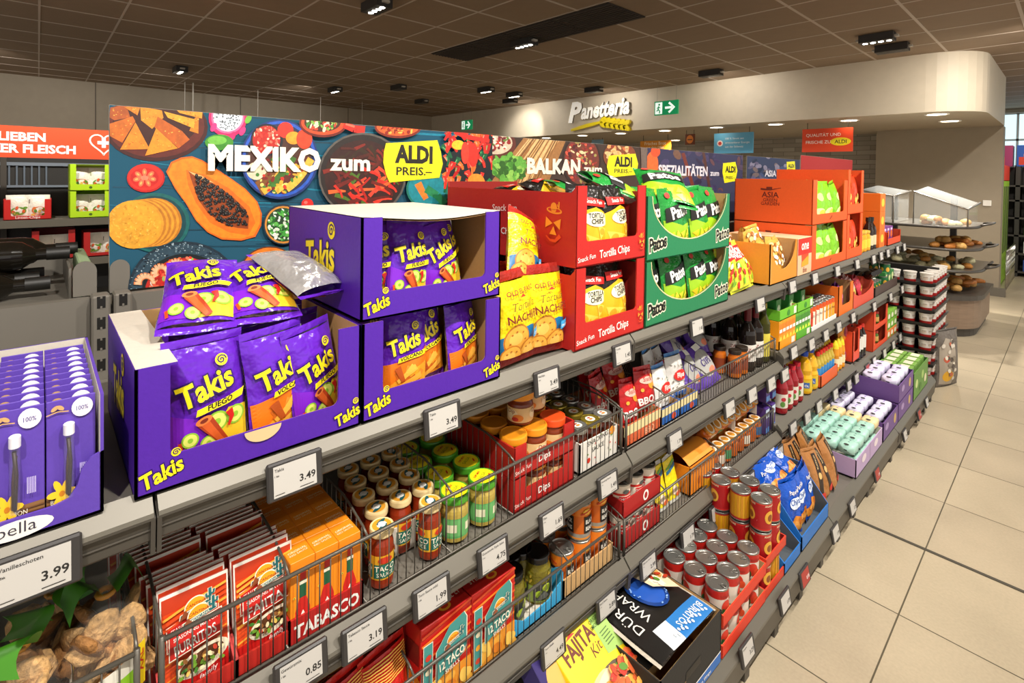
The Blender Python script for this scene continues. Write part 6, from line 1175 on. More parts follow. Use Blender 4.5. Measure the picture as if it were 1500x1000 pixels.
# chili tins in red trays
def chilip(p, r, h):
    for a0 in (-2.2, -.3, 1.6): p.rect(r*a0-.024, h*.3, r*a0+.024, h*.6, M('c01c20', .4)); p.text('CHILI CON', r*a0, h*.48, .010, WHITE, 'c', .01); p.text('CARNE', r*a0, h*.34, .014, WHITE, 'c', .02); p.ell(r*a0, h*.75, .012, .007, M('4a4a46')); p.ell(r*a0, h*.15, .018, .01, M('c8502a'))
ct = tin(.0365, .098, M('e8dcc8', .4), chilip, bands=((.62, .7, M('c8241c', .4)),))
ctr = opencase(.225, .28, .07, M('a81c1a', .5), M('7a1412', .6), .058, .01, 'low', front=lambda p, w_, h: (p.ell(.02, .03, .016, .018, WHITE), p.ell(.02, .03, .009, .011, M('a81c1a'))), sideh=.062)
for k in range(2):
    put('tin_tray', ctr, '%s dark red tray with a white seal, of the chili tins' % ('lower', 'upper')[k], 'tray', (-.977, 1.515, Z+.003+.105*k), 0, 'dark red chili trays')
    for r_ in range(3):
        for c in range(3): put('chili_tin', ct, 'chili con carne tin in the %s tray, %s row, %s from the bay joint' % (('lower', 'upper')[k], ORD[r_], ORD[c]), 'tin', (-.977-.042-.0755*r_, 1.44+.0755*c, Z+.009+.105*k), .3*c, 'chili tins')
def ysp(p, w_, h): p.poly([(-w_*.4, h*.62), (w_*.4, h*.72), (w_*.4, h*.8), (-w_*.4, h*.7)], M('2a6a8a')); p.poly([(-w_*.4, h*.72), (w_*.4, h*.82), (w_*.4, h*.86), (-w_*.4, h*.76)], M('5aaa4a')); p.ell(-.005, h*.25, w_*.2, h*.1, M('f0d8c0')); p.text('1', w_*.3, h*.3, w_*.35, M('2a5a8a'), 'c', .02); p.ell(w_*.15, h*.15, w_*.2, h*.05, M('d8602a'))
ys = bag(.085, .165, .02, M('f0d81a', .32, 'foil'), ysp, 4, nu=8, nv=10, sealm=M('c9c7c0', .3, 'foil'), wr=.002)
for j in range(8): put('soup_sachet', ys, 'yellow sachet with blue stripe, %s row, %s' % (ORD[j//2], ('by the chili trays', 'by the small orange carton')[j % 2]), 'sachet', (-1.0-.035*(j//2), 1.685+.088*(j % 2), Z+.006), (.04*((j % 3)-1), -.25, .05), 'yellow sachets')
put('paprika_carton', opencase(.20, .26, .12, M('e8851c', .5), M('c8691a', .6), .11, .01, 'low', front=lambda p, w_, h: p.ell(-.03, .04, .012, .016, M('c86414')), sideh=.1), 'small orange carton between yellow sachets and amber jars', 'case', (-.977, 1.94, Z+.003))
a = MB(); a.grid(lambda u, v: (-.985-.12*v, 1.845+.19*u, Z+.115+.03*sin(pi*v)), 6, 8, M('e8902a', .5)); put('carton_flap', a.mesh('carton_flap'), 'curled flap of the small orange carton', 'flap')
# amber jars
def amlid(p, r): p.ell(0, 0, r*.85, r*.85, M('f0e8d8', .45)); p.ell(0, 0, r*.6, r*.6, M('d8902a'))
amj = [jar(.03, .088, M('c8641a', .12), M('d8a04a', .25, me=.4), labm=M(c, .4), lab=(.2, .7), lidtop=amlid, seg=16, lidh=.013, prints=None) for c in ('b8581c', '3f8a5a', 'e8dcc8', '2f6aa0')]
n = 0
for k in range(2):
    for r_ in range(4 if k == 0 else 3):
        for c in range(8):
            m_ = 3 if c == 7 else 2 if (c+r_) % 4 == 1 else 1 if (c+r_) % 5 == 2 else 0
            put('ajvar_jar', amj[m_], 'amber spread jar %s, %s layer, %s row, %s along' % (('with orange label', 'with green label', 'with white label', 'with blue label')[m_], ('lower', 'upper')[k], ORD[r_], ORD[c]), 'jar', (-1.012-.064*r_, 2.075+.062*c, Z+.006) if k == 0 else (-1.075-.06*r_, 2.075+.062*c, Z+.112+.032*r_), (0, .7*k, .6*c*(1-k)), 'amber spread jars')
for y in (2.30, 2.53): a = MB(); a.box(-1.2, -1.012-.0, y-.002-.0, y+.002, Z+.1, Z+.2, KRAFTW); put('tray_insert', a.mesh('jar_divider'), 'white cardboard divider between amber jars, %s' % ('the one in the middle' if y < 2.4 else 'the one at the purple packs'), 'card')
pt = carton(.07, .12, .15, M('4a2f7a', .45), lambda p, w_, h: (p.rect(-w_/2+.001, h*.62, w_/2-.001, h*.95, M('c8d8ea')), p.text('Keks', 0, h*.72, .02, M('2a4a9a'), 'c', .02, 0, .1), p.rect(-w_/2+.001, h*.05, w_/2-.001, h*.25, M('5a8ac8'))), b=.001)
for j in range(4): put('biscuit_packet', pt, 'tall violet and blue packet by the bay joint, %s' % ('lower near the jars', 'lower at the joint', 'upper near the jars', 'upper at the joint')[j], 'packet', (-.978, 2.575+.073*(j % 2)-.02*(j % 2)*0-.0, Z+.004+.152*(j//2)), 0, 'tall violet packets', (1, .6, .82))
basket(SEAM[1]+.015, SEAM[2]-.02, Z, .115, 'wire basket fence along chili tins and amber jars on the third shelf', (1.64, 2.05))
# --- oil bay, third shelf
ZO = .488; FO = -.962
rb = bottle([(0, 0), (.032, .001), (.034, .008), (.034, .13), (.02, .17), (.016, .185), (0, .185)], M('8d1620', .12), M('d8283a', .35), [(.018, .183), (.018, .205), (0, .205)], M('d8d0c0', .5), (.03, .1), lambda p, R, l: [(p.ell(R*k, .05, .012, .014, M('5a8a3a')), p.ell(R*k+.004, .075, .012, .01, M('b8283a'))) for k in (-2, -.5, 1)])
for j in range(8): put('juice_bottle', rb, 'red fruit juice bottle with white label, %s row, %s from the bay joint' % (('front', 'back')[j//4], ORD[j % 4]), 'bottle', (FO-.04-.075*(j//4), 2.80+.074*(j % 4), ZO+.004), -.4, 'red juice bottles')
wj = jar(.033, .14, M('8a5a1c', .15), M('c8b060', .3), labm=M('d8c070', .5), seg=14)
for j in range(3): put('relish_jar', wj, 'brown preserve jar behind the red juice bottles, %s' % ORD[j], 'jar', (FO-.22, 2.72+.08*j, ZO+.004), 0, 'brown preserve jars')
ob = bottle([(0, 0), (.04, .001), (.043, .01), (.043, .1), (.037, .12), (.041, .15), (.03, .2), (.016, .225), (.016, .24), (0, .24)], M('e0a81a', .08), M('1f4fc0', .35), [(.019, .235), (.02, .265), (.012, .275), (0, .275)], M('d8b82a', .4), (.02, .09), lambda p, R, l: [(p.rect(R*k-.016, .04, R*k+.016, .075, M('3a62a8')), p.text('ÖL', R*k, .048, .018, WHITE, 'c', .02)) for k in (-2.2, -.6, 1)])
for j in range(4): put('oil_bottle', ob, 'yellow cooking oil bottle with blue cap, %s' % ('front one by the red juice', 'front one by the orange multipack', 'back one by the red juice', 'back one by the multipack')[j], 'bottle', (FO-.05-.095*(j//2), 3.165+.095*(j % 2), ZO+.004), -.3, 'yellow oil bottles', (1, 1, .86))
sob = bottle([(0, 0), (.02, .001), (.021, .008), (.021, .12), (.011, .15), (.011, .17), (0, .17)], M('b8a03a', .1), M('d83222', .35), [(.0125, .168), (.0125, .19), (0, .19)], M('3a8ac8', .4), (.03, .1))
soc = bottle([(0, 0), (.02, .001), (.021, .008), (.021, .12), (.011, .15), (.011, .17), (0, .17)], M('9a8a2a', .1), M('e8e4dc', .35), [(.0125, .168), (.0125, .19), (0, .19)], M('3a8ac8', .4), (.03, .1))
put('bottle_tray', opencase(.30, .2, .075, M('e0622a', .5), M('b84a1c', .6), .07, .01, 'low', sideh=.075), 'orange tray holding small sauce bottles', 'tray', (FO, 3.445, ZO))
for r_ in range(3):
    for c in range(6): put('sauce_bottle', sob if r_ != 1 else soc, 'small %s sauce bottle in the orange tray, %s row, %s along' % (('red capped', 'white capped', 'red capped')[r_], ORD[r_], ORD[c]), 'bottle', (FO-.032-.05*r_, 3.325+.048*c, ZO+.006), .3*c, 'small sauce bottles')
    for c in range(0): pass
yb_ = bottle([(0, 0), (.024, .001), (.025, .01), (.02, .06), (.025, .1), (.02, .14), (0, .14)], M('e0921a', .25), M('f0d020', .35), [(.021, .139), (.018, .16), (.006, .19), (0, .19)], M('f0e0b0', .5), (.03, .08))
for j in range(5): put('squeeze_bottle', yb_, 'orange squeeze bottle with yellow tip, %s' % ORD[j], 'bottle', (FO-.035-.06*(j//3), 3.66+.06*(j % 3), ZO+.004), 0, 'orange squeeze bottles')
NBG = bag(.17, .19, .07, M('e8921c', .3, 'foil'), lambda p, w_, h: (p.ell(0, h*.45, w_*.28, h*.18, M('8a1a3a')), p.ell(0, h*.45, w_*.1, h*.2, M('c83a3a')), p.ell(0, h*.7, w_*.3, h*.06, M('f6d04a'))), 3, nu=10, nv=10)
put('noodle_bag', NBG, 'orange bag with dark red flower, upper of two', 'snack bag', (FO-.06, 3.89, ZO+.12), (.1, -.1, .1), 'orange flower bags')
put('noodle_bag', NBG, 'orange bag with dark red flower, lower of two', 'snack bag', (FO-.05, 3.82, ZO), (.05, -.15, -.1), 'orange flower bags', (1, .9, .75))
ZD = .438
put('soy_case', opencase(.15, .2, .2, M('e04a28', .5), M('b83a1c', .6), .06, .03, sideh=.2), 'orange red case with a tall window beside the flower bags', 'case', (FO, 3.99, ZO))
for j in range(6): put('soy_bottle', cached('soy2', lambda: bottle([(0, 0), (.027, .001), (.028, .008), (.028, .15), (.013, .19), (.013, .2), (0, .2)], M('1d1612', .12), M('d83222', .4), [(.016, .198), (.016, .222), (0, .222)], M('e0dccf', .5), (.06, .15))), 'red capped soy bottle beside the orange crates, %s row, %s' % (('front', 'back')[j//3], ORD[j % 3]), 'bottle', (FO-.035-.065*(j//3), 4.12+.066*(j % 3), ZD+.018), -.5, 'red capped soy bottles')
oc = opencase(.40, .4, .145, M('d8441e', .5), M('a8381a', .6), .035, .05, sideh=.145)
for k in range(2):
    put('orange_crate', oc, '%s orange red crate with cut-out front' % ('lower', 'upper')[k], 'case', (FO+.002, 4.61, ZD+.008+.148*k), 0, 'orange red crates')
    for j in range(4): put('crate_jar', cached('cj', lambda: jar(.035, .09, M('4a6a2a', .2), M('c83a2a', .4), labm=M('d8b060', .5), seg=12)), 'small jar in the %s orange crate, %s' % (('lower', 'upper')[k], ORD[j]), 'jar', (FO-.06-.08*(j % 2), 4.5+.09*j, ZD+.014+.148*k), 0, 'jars in the orange crates')
gpk = [carton(.1, .08, .068, M(c, .45), lambda p, w_, h: (p.ell(0, h*.5, .03, .02, M('e8e4d0')), p.rect(-.04, h*.1, .04, h*.25, M('5a8a2a'))), b=.001) for c in ('7ab03a', 'e0803a')]
for j in range(9): put('soup_packet', gpk[0 if j % 3 else 1], '%s packet stacked at the end of the third shelf, %s stack, %s' % ('green' if j % 3 else 'orange', ORD[j//3], ('bottom', 'middle', 'top')[j % 3]), 'packet', (FO, 4.87+.105*(j//3), ZD+.012+.069*(j % 3)), 0, 'end packets')
# ================================================================== BASE SHELF
ZB_ = .168; FB = -.722
# tomato tins in red-orange trays, two layers
def tomp(p, r, h):
    for a0 in (-2.2, -.2, 1.8): p.ell(r*a0, h*.4, .018, .022, M('c8341f')); p.ell(r*a0+.014, h*.3, .012, .012, M('d8502a')); p.ell(r*a0-.012, h*.24, .006, .012, M('2f5a2a')); p.text('TOMATEN', r*a0, h*.72, .010, M('8a2018'), 'c', .01)
tt = tin(.0365, .094, M('d9cfc0', .4), tomp, bands=((.66, .97, M('b82018', .4)),))
tt_tray = opencase(.335, .62, .045, M('d8361c', .5), M('c8a070', .7), .04, .01, 'low', sideh=.05)
for k in range(2):
    put('tin_tray', tt_tray, '%s orange red tray of the tomato tins' % ('lower', 'upper')[k], 'tray', (FB, 1.755, ZB_+.098*k), 0, 'orange red tomato trays')
    for r_ in range(8):
        for c in range(4):
            if k == 0 and r_ > 0: continue
            put('tomato_tin', tt, 'tomato tin with ring pull, %s layer, %s row back, %s from the black box' % (('lower', 'upper')[k], ORD[r_], ORD[c]), 'tin', (FB-.045-.0775*r_, 1.635+.0795*c, ZB_+.005+.098*k), .2*r_+.5*c, 'tomato tins')
# fruit tins, three high, red and yellow
def frp(p, r, h):
    for a0 in (-2.3, -.3, 1.7): p.ell(r*a0, h*.5, .02, .024, M('e0a83a')); p.ell(r*a0+.002, h*.48, .011, .013, M('8a4a1c')); p.text('ANANAS', r*a0, h*.86, .010, M('f0d8b0'), 'c', .015)
ft = [tin(.0365, .108, M('a8161a', .35), frp, bands=((.02, .1, M('c8241c')), (.9, .98, M('c8241c')))), tin(.0365, .108, M('d8a01c', .35), lambda p, r, h: [p.rect(r*k*.4-.004, h*.15, r*k*.4+.004, h*.9, M('c8881a')) for k in range(-7, 8)], bands=((.02, .12, M('a8161a')), (.9, .98, M('a8161a'))))]
for k in range(3):
    put('tin_tray', cached('ftt', lambda: opencase(.19, .4, .04, M('d03a20', .5), M('8a1c14', .6), .035, .01, 'low', sideh=.04)), 'red tray of the fruit tin stack, %s layer' % ('lowest', 'middle', 'top')[k], 'tray', (FB-.002, 2.02, ZB_+.1125*k), 0, 'red fruit tin trays') if k < 2 else None
    for r_ in range(4):
        for c in range(2): put('fruit_tin', ft[(c+r_+k) % 2 if r_ else 0 if c == 0 or k else 1], 'red and yellow fruit tin, %s layer, %s row, %s' % (('lowest', 'middle', 'top')[k], ORD[r_], ('by the tomato tins', 'by the blue trays')[c]), 'tin', (FB-.042-.077*r_, 1.972+.079*c, ZB_+.004+.1125*k), .4*c+.2*r_, 'fruit tins')
# black box with wraps
BKC = M('23211e', .7, 'card')
bx_ = opencase(.35, .42, .165, BKC, CARDB, .165, .01, 'low', sideh=.165, front=lambda p, w_, h: (p.rect(-w_/2+.002, .002, w_/2-.002, .035, M('2a6ab8')), p.rect(-w_/2+.002, .034, w_/2-.002, .038, WHITE), p.rect(-w_*.12, h*.5, w_*.12, h*.64, M('0e0d0c')), p.line([(-w_*.4, h*.45), (-w_*.12, h*.5)], .002, CARDB), p.rect(-w_*.3, h*.28, -w_*.25, h*.31, BLACK), p.text('Dürüm Wraps', .06, .012, .016, WHITE, 'c', .01)))
put('wrap_box', bx_, 'black cardboard box with hand hole holding the wraps', 'case', (FB+.0, 1.40, ZB_))
def durp(p, w_, h):
    p.rect(-w_*.48, h*.05, w_*.48, h*.95, M('1c1a18', .35)); CH_ = M('e8e4da', .5)
    p.rect(-w_*.48, h*.02, -w_*.22, h*.55, M('2f7ac0', .35)); p.rect(-w_*.48, h*.55, -w_*.22, h*.75, M('dfe6ea', .35)); p.text('BURRITOS', -w_*.30, h*.08, .03, WHITE, 'l', .005, 0, pi/2)
    for k in range(14): p.ell(-w_*.42+w_*.02*(k % 3), h*(.1+.04*k), .006, .005, M('e6eef4'), 0, 6)
    p.text('DÜRÜM', w_*.14, h*.80, .044, CH_, 'c', .0, 0, .0, 1, fit=w_*.62); p.text('WRAPS', w_*.14, h*.63, .044, CH_, 'c', .0, 0, .0, 1, fit=w_*.55)
    p.ell(w_*.18, h*.38, w_*.3, h*.2, M('173e86', .35)); p.ell(w_*.18, h*.38, w_*.25, h*.16, M('2a5ab8', .35)); r_ = random.Random(5)
    for k in range(40): t = r_.uniform(0, 6.3); p.ell(w_*.18+w_*.27*cos(t), h*.38+h*.18*sin(t), .003, .003, M('9ac0f0'), 0, 5)
    p.poly([(-w_*.1, h*.12), (w_*.3, h*.06), (w_*.47, h*.2), (w_*.42, h*.4), (w_*.1, h*.34)], M('e8d4b0', .4)); p.poly([(w_*.02, h*.2), (w_*.3, h*.14), (w_*.38, h*.3), (w_*.12, h*.3)], M('f4ead6', .4))
    for k in range(18): p.ell(w_*r_.uniform(.05, .4), h*r_.uniform(.1, .3), .012, .007, M(r_.choice(['c8642a', '5a8a2a', 'e0a85a', 'f0e6d0', 'b83a1c'])), r_.uniform(0, 3), 8)
dw = bag(.27, .33, .02, M('2a2622', .25, 'foil'), durp, 6, nu=12, nv=14, wr=.003, sealm=M('c8bfae', .2, 'foil'))
for j in range(3): put('wrap_pack', dw, 'black and blue pack of wraps lettered DÜRÜM WRAPS, %s' % ('topmost in the black box', 'under the topmost', 'lowest in the box')[j], 'packet', (FB-.15-.02*j, 1.575-.01*j, ZB_+.155-.03*j), (.0, -1.5, pi/2-.06*j), 'wrap packs')
# fajita kit carton, propped up and facing the aisle
def fajp(p, w_, h):
    YE = M('f2d616', .4); p.rect(-w_/2+.001, .001, w_/2-.001, h-.001, YE); BR = M('6a2a14', .5)
    p.text('OLD EL PASO', -.03, h*.85, .026, M('8a2a1a'), 'c', .015, 0, .0, .95); p.poly([(-.05, h*.8), (-.03, h*.835), (-.01, h*.8)], M('c8321f')); p.text('FAJITA', -.02, h*.64, .05, BR, 'c', .03, 0, .04, 1, fit=w_*.6); p.text('Kit', .02, h*.52, .034, BR, 'c', .0, .3, .1)
    p.poly([(w_*.2, h*.45), (w_/2-.001, h*.4), (w_/2-.001, h*.8), (w_*.24, h*.84)], M('9cc060', .4)); p.text('ORIGINAL', w_*.34, h*.74, .012, M('2a4a1a'), 'c', .01); p.text('SMOKY BBQ', w_*.34, h*.69, .012, M('2a4a1a'), 'c', .01)
    for k in range(5): p.rect(w_*.26, h*(.62-.03*k), w_*.42, h*(.63-.03*k), M('4a6a2a'))
    p.ell(.01, h*.2, w_*.42, h*.2, M('5a4a3a', .45)); 
    for x, y, rt in ((-.05, .3, .25), (-.02, .17, .1), (-.06, .07, .05)): p.ell(x, h*y, w_*.32, h*.09, M('e2c490', .5), rt); p.ell(x+.02, h*(y+.015), w_*.24, h*.05, M('f0dcb4', .5), rt)
    r_ = random.Random(9)
    for k in range(40): p.ell(w_*.18+r_.uniform(-.05, .05), h*r_.uniform(.08, .34), .014, .008, M(r_.choice(['d8602a', 'e8903a', 'c8301c', 'f0b04a', '5a8a2a', 'b8401c'])), r_.uniform(0, 3), 8)
    for k in range(20): p.ell(r_.uniform(-.1, .02), h*r_.uniform(.04, .34), .003, .002, M('a8743a'), 0, 5)
fc = carton(.2, .065, .24, M('f2d616', .4), fajp, lambda p, d, h: p.rect(-d*.95, h*.02, -d*.05, h*.5, M('8ab04a')), None)
fl_ = at(915, 955, Z=.36)
put('fajita_carton', fc, 'yellow fajita kit carton lying tilted at the lower picture edge', 'carton', (-.765, 1.155, ZB_+.10), (0, -1.0, .1), None, 1.1)
put('fajita_carton', fc, 'yellow fajita kit carton mostly hidden under the front one', 'carton', (-.80, 1.14, ZB_+.01), (0, -1.0, .1))
pq = carton(.1, .06, .18, M('3a2f6a', .45), lambda p, w_, h: (p.ell(0, h*.45, .035, .05, M('e0b060')), p.text('Taco', 0, h*.8, .024, WHITE, 'c', .02), p.rect(-.04, .01, .04, .04, M('5ab0d8'))), None)
put('kit_carton', pq, 'dark blue and gold kit carton beside the fajita carton', 'carton', (-.84, 1.02, ZB_+.12), (0, -.75, .2))
put('kit_carton', carton(.1, .06, .18, M('3a8ab0', .45), lambda p, w_, h: (p.rect(-.05+.002, h*.4, .048, h*.98, M('d8d0a0')), p.text('Kit', 0, h*.6, .03, M('2a4a6a'), 'c', .02)), None), 'pale blue kit carton at the lower picture edge', 'carton', (-.78, 1.005, ZB_+.04), (0, -.75, .1))
# blue trays and snack bags
BT = M('1f6fc0', .5); BTI = M('4f565c', .6)
bt_ = opencase(.20, .38, .2, BT, BTI, .05, .012, 'low', sideh=.2, back=.2)
put('blue_tray', opencase(.17, .4, .14, BT, BTI, .045, .012, 'low', sideh=.14), 'low empty looking blue tray beside the fruit tins', 'case', (FB, 2.185, ZB_))
put('blue_tray', opencase(.33, .42, .20, BT, BTI, .06, .012, 'low', sideh=.2), 'tall blue tray packed with blue snack bags', 'case', (FB, 2.45, ZB_))
def blp(p, w_, h): r_ = random.Random(3); p.poly([(-w_*.45, h*.12), (w_*.45, h*.1), (w_*.45, h*.3), (0, h*.36), (-w_*.45, h*.26)], M('d8862a', .4)); [p.ell(w_*r_.uniform(-.3, .3), h*r_.uniform(.14, .3), .016, .01, M(r_.choice(['f0c060', 'b8641c', 'e8a04a'])), r_.uniform(0, 3), 8) for _ in range(8)]; p.ell(0, h*.58, w_*.3, h*.1, M('dbe6f4')); p.text('Chips', 0, h*.56, w_*.22, M('1a4aa0'), 'c', .02); p.text('Paprika', 0, h*.74, w_*.16, WHITE, 'c', .01)
BB = [bag(.14, .23, .06, M('0f4fb8', .25, 'foil'), blp, s, nu=10, nv=12, wr=.008) for s in (2, 7)]
for j in range(9): put('snack_bag', BB[j % 2], 'glossy blue snack bag in the tall tray, %s row, %s' % (ORD[j//3], ('by the low tray', 'middle', 'by the brown bags')[j % 3]), 'snack bag', (FB-.055-.1*(j//3), 2.35+.098*(j % 3), ZB_+.008+.03*(j//3)), (.08*((j*2) % 3-1), -.2-.1*(j//3), .15*((j % 3)-1)), 'glossy blue bags')
for j in range(5): put('snack_bag', BB[j % 2], 'glossy blue snack bag heaped on the tall tray, %s' % ['nearest the low tray', 'in the middle of the heap', 'nearest the brown bags', 'at the back of the heap', 'deepest under the rail'][j], 'snack bag', (FB-.10-.07*(j > 2), 2.37+.085*(j % 3), ZB_+.15+.01*j), (.12*((j*2) % 3-1), -1.05-.1*(j % 2), .2*((j % 3)-1)), 'glossy blue bags', .8)
put('snack_bag', BB[0], 'glossy blue snack bag lying in the low blue tray', 'snack bag', (FB-.1, 2.19, ZB_+.02), (.1, -1.0, .3), 'glossy blue bags', .8)
# brown coffee-like bags
def brp(p, w_, h): p.rect(-w_*.12, h*.08, w_*.14, h*.9, M('2a1a10', .4)); p.ell(w_*.02, h*.5, w_*.1, h*.06, M('d8b070')); p.text('RUSTICO', w_*.04, h*.62, w_*.12, M('e8c890'), 'l', .01, 0, pi/2); p.ell(w_*.1, h*.14, w_*.25, h*.06, M('c83020'))
BRB = [bag(.12, .24, .06, M('a8703a', .35, 'foil'), brp, s, nu=9, nv=12) for s in (1, 4)]
for j in range(9): put('coffee_bag', BRB[j % 2], 'brown bag with dark stripe, %s row, %s' % (ORD[j//3], ('by the blue bags', 'middle', 'by the mint packets')[j % 3]), 'bag', (FB-.05-.1*(j//3), 2.68+.115*(j % 3), ZB_+.004), (.12*((j*2) % 3-1), -.35, .15*((j % 3)-1)), 'brown striped bags')
# mint packets in lilac tray
LIL = M('b9a0c8', .5)
put('lilac_tray', opencase(.52, .44, .10, LIL, KRAFTW, .095, .01, 'low', front=lambda p, w_, h: (p.rect(-.003, 0, .003, h, M('8a7a9a')), p.ell(.12, h*.6, .04, .02, M('e8dce0')), p.ell(-.12, h*.6, .04, .02, M('e8dce0'))), sideh=.1), 'lilac tray under the mint green packets', 'case', (FB, 3.31, ZB_))
def softpack(m, m2):
    a = MB(); w_, d, h = .1, .075, .05
    def P(u, v):
        x = (u-.5)*w_; t = 2*pi*v; e = (1-abs(2*u-1)**9)**.5*.8+.2; return (d/2*e*(abs(cos(t))**.4)*(1 if cos(t) > 0 else -1), x, h/2+h/2*(e*.6+.4*(1-abs(2*u-1)**3)**.5)*(abs(sin(t))**.45)*(1 if sin(t) > 0 else -1)*.98+.003*noise.noise(Vector((u*5, v*6, 1))))
    a.grid(lambda u, v: P(v, u), 18, 10, m, True, True); p = Pr(a, lambda u, v, hh: (-v, u, h*.99+hh), .0005, .0003); p.rect(-.03, -.004, .03, .004, m2); p.ell(-.034, 0, .008, .012, M('3a3a38'))
    return a.mesh('soft_packet')
mp_ = softpack(M('a8d4c4', .4), M('5f8a80', .5)); cp_ = softpack(M('e8d4a0', .4), M('8a5aa8', .5)); vp_ = softpack(M('dcd6ee', .4), M('6a3fb8', .5))
for k in range(2):
    for r_ in range(5):
        for c in range(5):
            if k == 0 and r_ > 0: continue
            put('napkin_packet', cp_ if (c == 4 and k) or (c == 3 and r_ > 2) else mp_, '%s soft packet in the lilac tray, %s layer, %s row, %s along' % ('cream and purple' if (c == 4 and k) or (c == 3 and r_ > 2) else 'mint green', ('lower', 'upper')[k], ORD[r_], ORD[c]), 'packet', (FB-.05-.083*r_, 3.105+.103*c, ZB_+.006+.046+.05*k-.046*(1-k)), .03*((r_+c) % 3-1), 'soft packets in the lilac tray')
PX = M('6a4a8a', .5, 'card')
pb = opencase(.36, .5, .115, PX, M('4a3264', .6), .11, .01, 'low', front=lambda p, w_, h: (p.ell(.1, h*.5, .03, .03, M('c8a86a')), p.ell(-.1, h*.6, .04, .02, M('a890c0'))), left=lambda p, d, h: (p.rect(-d*.5, h*.2, -d*.3, h*.95, M('a79ab8')), p.text('HERO', -d*.4, h*.5, .03, PX, 'c', .01)), sideh=.115)
put('purple_case', pb, 'low purple case of white and violet packets', 'case', (FB, 3.775, ZB_))
for r_ in range(4):
    for c in range(3): put('drink_packet', vp_, 'white and violet packet in the low purple case, %s row, %s' % (ORD[r_], ORD[c]), 'packet', (FB-.06-.1*r_, 3.67+.105*c, ZB_+.086), .05*((r_+c) % 3-1), 'violet packets of the low case')
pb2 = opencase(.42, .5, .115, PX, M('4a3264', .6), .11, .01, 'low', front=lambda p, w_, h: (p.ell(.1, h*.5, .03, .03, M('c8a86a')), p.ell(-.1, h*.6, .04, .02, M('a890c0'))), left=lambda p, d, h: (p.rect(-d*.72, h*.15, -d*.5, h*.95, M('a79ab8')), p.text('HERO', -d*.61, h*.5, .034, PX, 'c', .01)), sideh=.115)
for k in range(2): put('purple_case', pb2, '%s purple case of the tall pair at the far end' % ('lower', 'upper')[k], 'case', (FB, 4.18, ZB_+.117*k), 0, 'tall purple cases')
for r_ in range(4):
    for c in range(3): put('drink_packet', vp_, 'white and violet packet on the tall purple pair, %s row, %s' % (ORD[r_], ORD[c]), 'packet', (FB-.06-.105*r_, 4.05+.125*c, ZB_+.2), .06*((r_+c) % 3-1), 'violet packets of the tall pair', 1.15)
gx = M('5f8f3a', .5, 'card')
put('green_case', opencase(.5, .5, .2, gx, M('3f6a2a', .6), .19, .01, 'low', front=lambda p, w_, h: [p.ell(w_*x, h*y, .04, .03, M(c)) for x, y, c in ((-.3, .5, 'c8d890'), (.1, .6, 'a8c870'), (.3, .35, 'e0d8b0'), (-.05, .25, '4a7a2c'))], sideh=.2), 'green leafy case at the far end of the base shelf', 'case', (FB, 4.66, ZB_))
for j in range(8): put('green_pack', cached('gpk2', lambda: carton(.1, .09, .2, M('7aa84a', .5), lambda p, w_, h: p.ell(0, h*.6, .03, .03, M('d8e0a0')), None, lambda p, w_, d: p.rect(-.04, .02, .04, .07, M('e0d8c0')), b=.001)), 'green and white packet in the leafy case, %s row, %s' % (('front', 'back')[j//4], ORD[j % 4]), 'packet', (FB-.02-.1*(j//4), 4.48+.115*(j % 4), ZB_+.012), 0, 'packets in the leafy case')
# ================================================================== END OF THE AISLE
# tiered cup display standing at the gondola end
CT = M('1d1b19', .5)
def cup():
    a = MB(); a.lathe([(0, 0), (.036, 0), (.038, .004), (.043, .078), (.046, .082), (.046, .088), (.042, .089)], M('e6e0d8', .4), 18); a.lathe([(.039, .004), (.0415, .03)], M('a81f1c', .4), 18)
    p = Pr(a, cyl(.0405), .0008, .0002, .006)
    for a0 in (-2.6, -1.57, -.5, .55): p.ell(.041*a0, .05, .016, .012, M('d8c8b8', .5)); p.text('Soupe', .041*a0, .054, .012, M('3a2a26'), 'c', .0, .3, .1)
    b_ = MB(); b_.lathe([(.0462, .086), (.0462, .0895), (0, .0897)], M('d9d2c8', .3), 18); return [('cup_body', a.mesh('cup_body')), ('lid', b_.mesh('cup_lid'))]
cu_ = cup(); X0, X1, Y0, Y1 = -1.18, -.735, 5.20, 5.86
a = MB(); a.box(X0, X1, Y0+.02, Y1, .02, .10, CT)
sp = [('plinth', a.mesh('display_plinth'))]
for k in range(8):
    t = MB(); z = .105+.107*k; t.box(X0, X1, Y0, Y1, z-.008, z, CT); 
    for x in (X0, X1): t.box(x-.004, x+.004, Y0, Y1, z, z+.016, CT)
    t.box(X0, X1, Y0-.004, Y0, z, z+.016, CT); sp.append(('tray', t.mesh('cup_tray')))
for x in (X0+.2225,): t = MB(); t.box(x-.2, x+.2, Y0+.3, Y0+.34, .1, .96, CT); sp.append(('core', t.mesh('display_core')))
put('cup_display', sp, 'black tiered display tower of soup cups at the gondola end', 'display')
for k in range(8):
    z = .106+.107*k
    for c in range(4): put('soup_cup', cu_, 'white soup cup with red foot on the side of the tower facing along the shelves', 'cup', (X0+.06+.108*c, Y0+.05, z), 0, 'soup cups facing along the shelves')
    for c in range(1, 6): put('soup_cup', cu_, 'white soup cup with red foot on the aisle side of the tower', 'cup', (X1-.05, Y0+.05+.112*c, z), .5, 'soup cups on the aisle side')
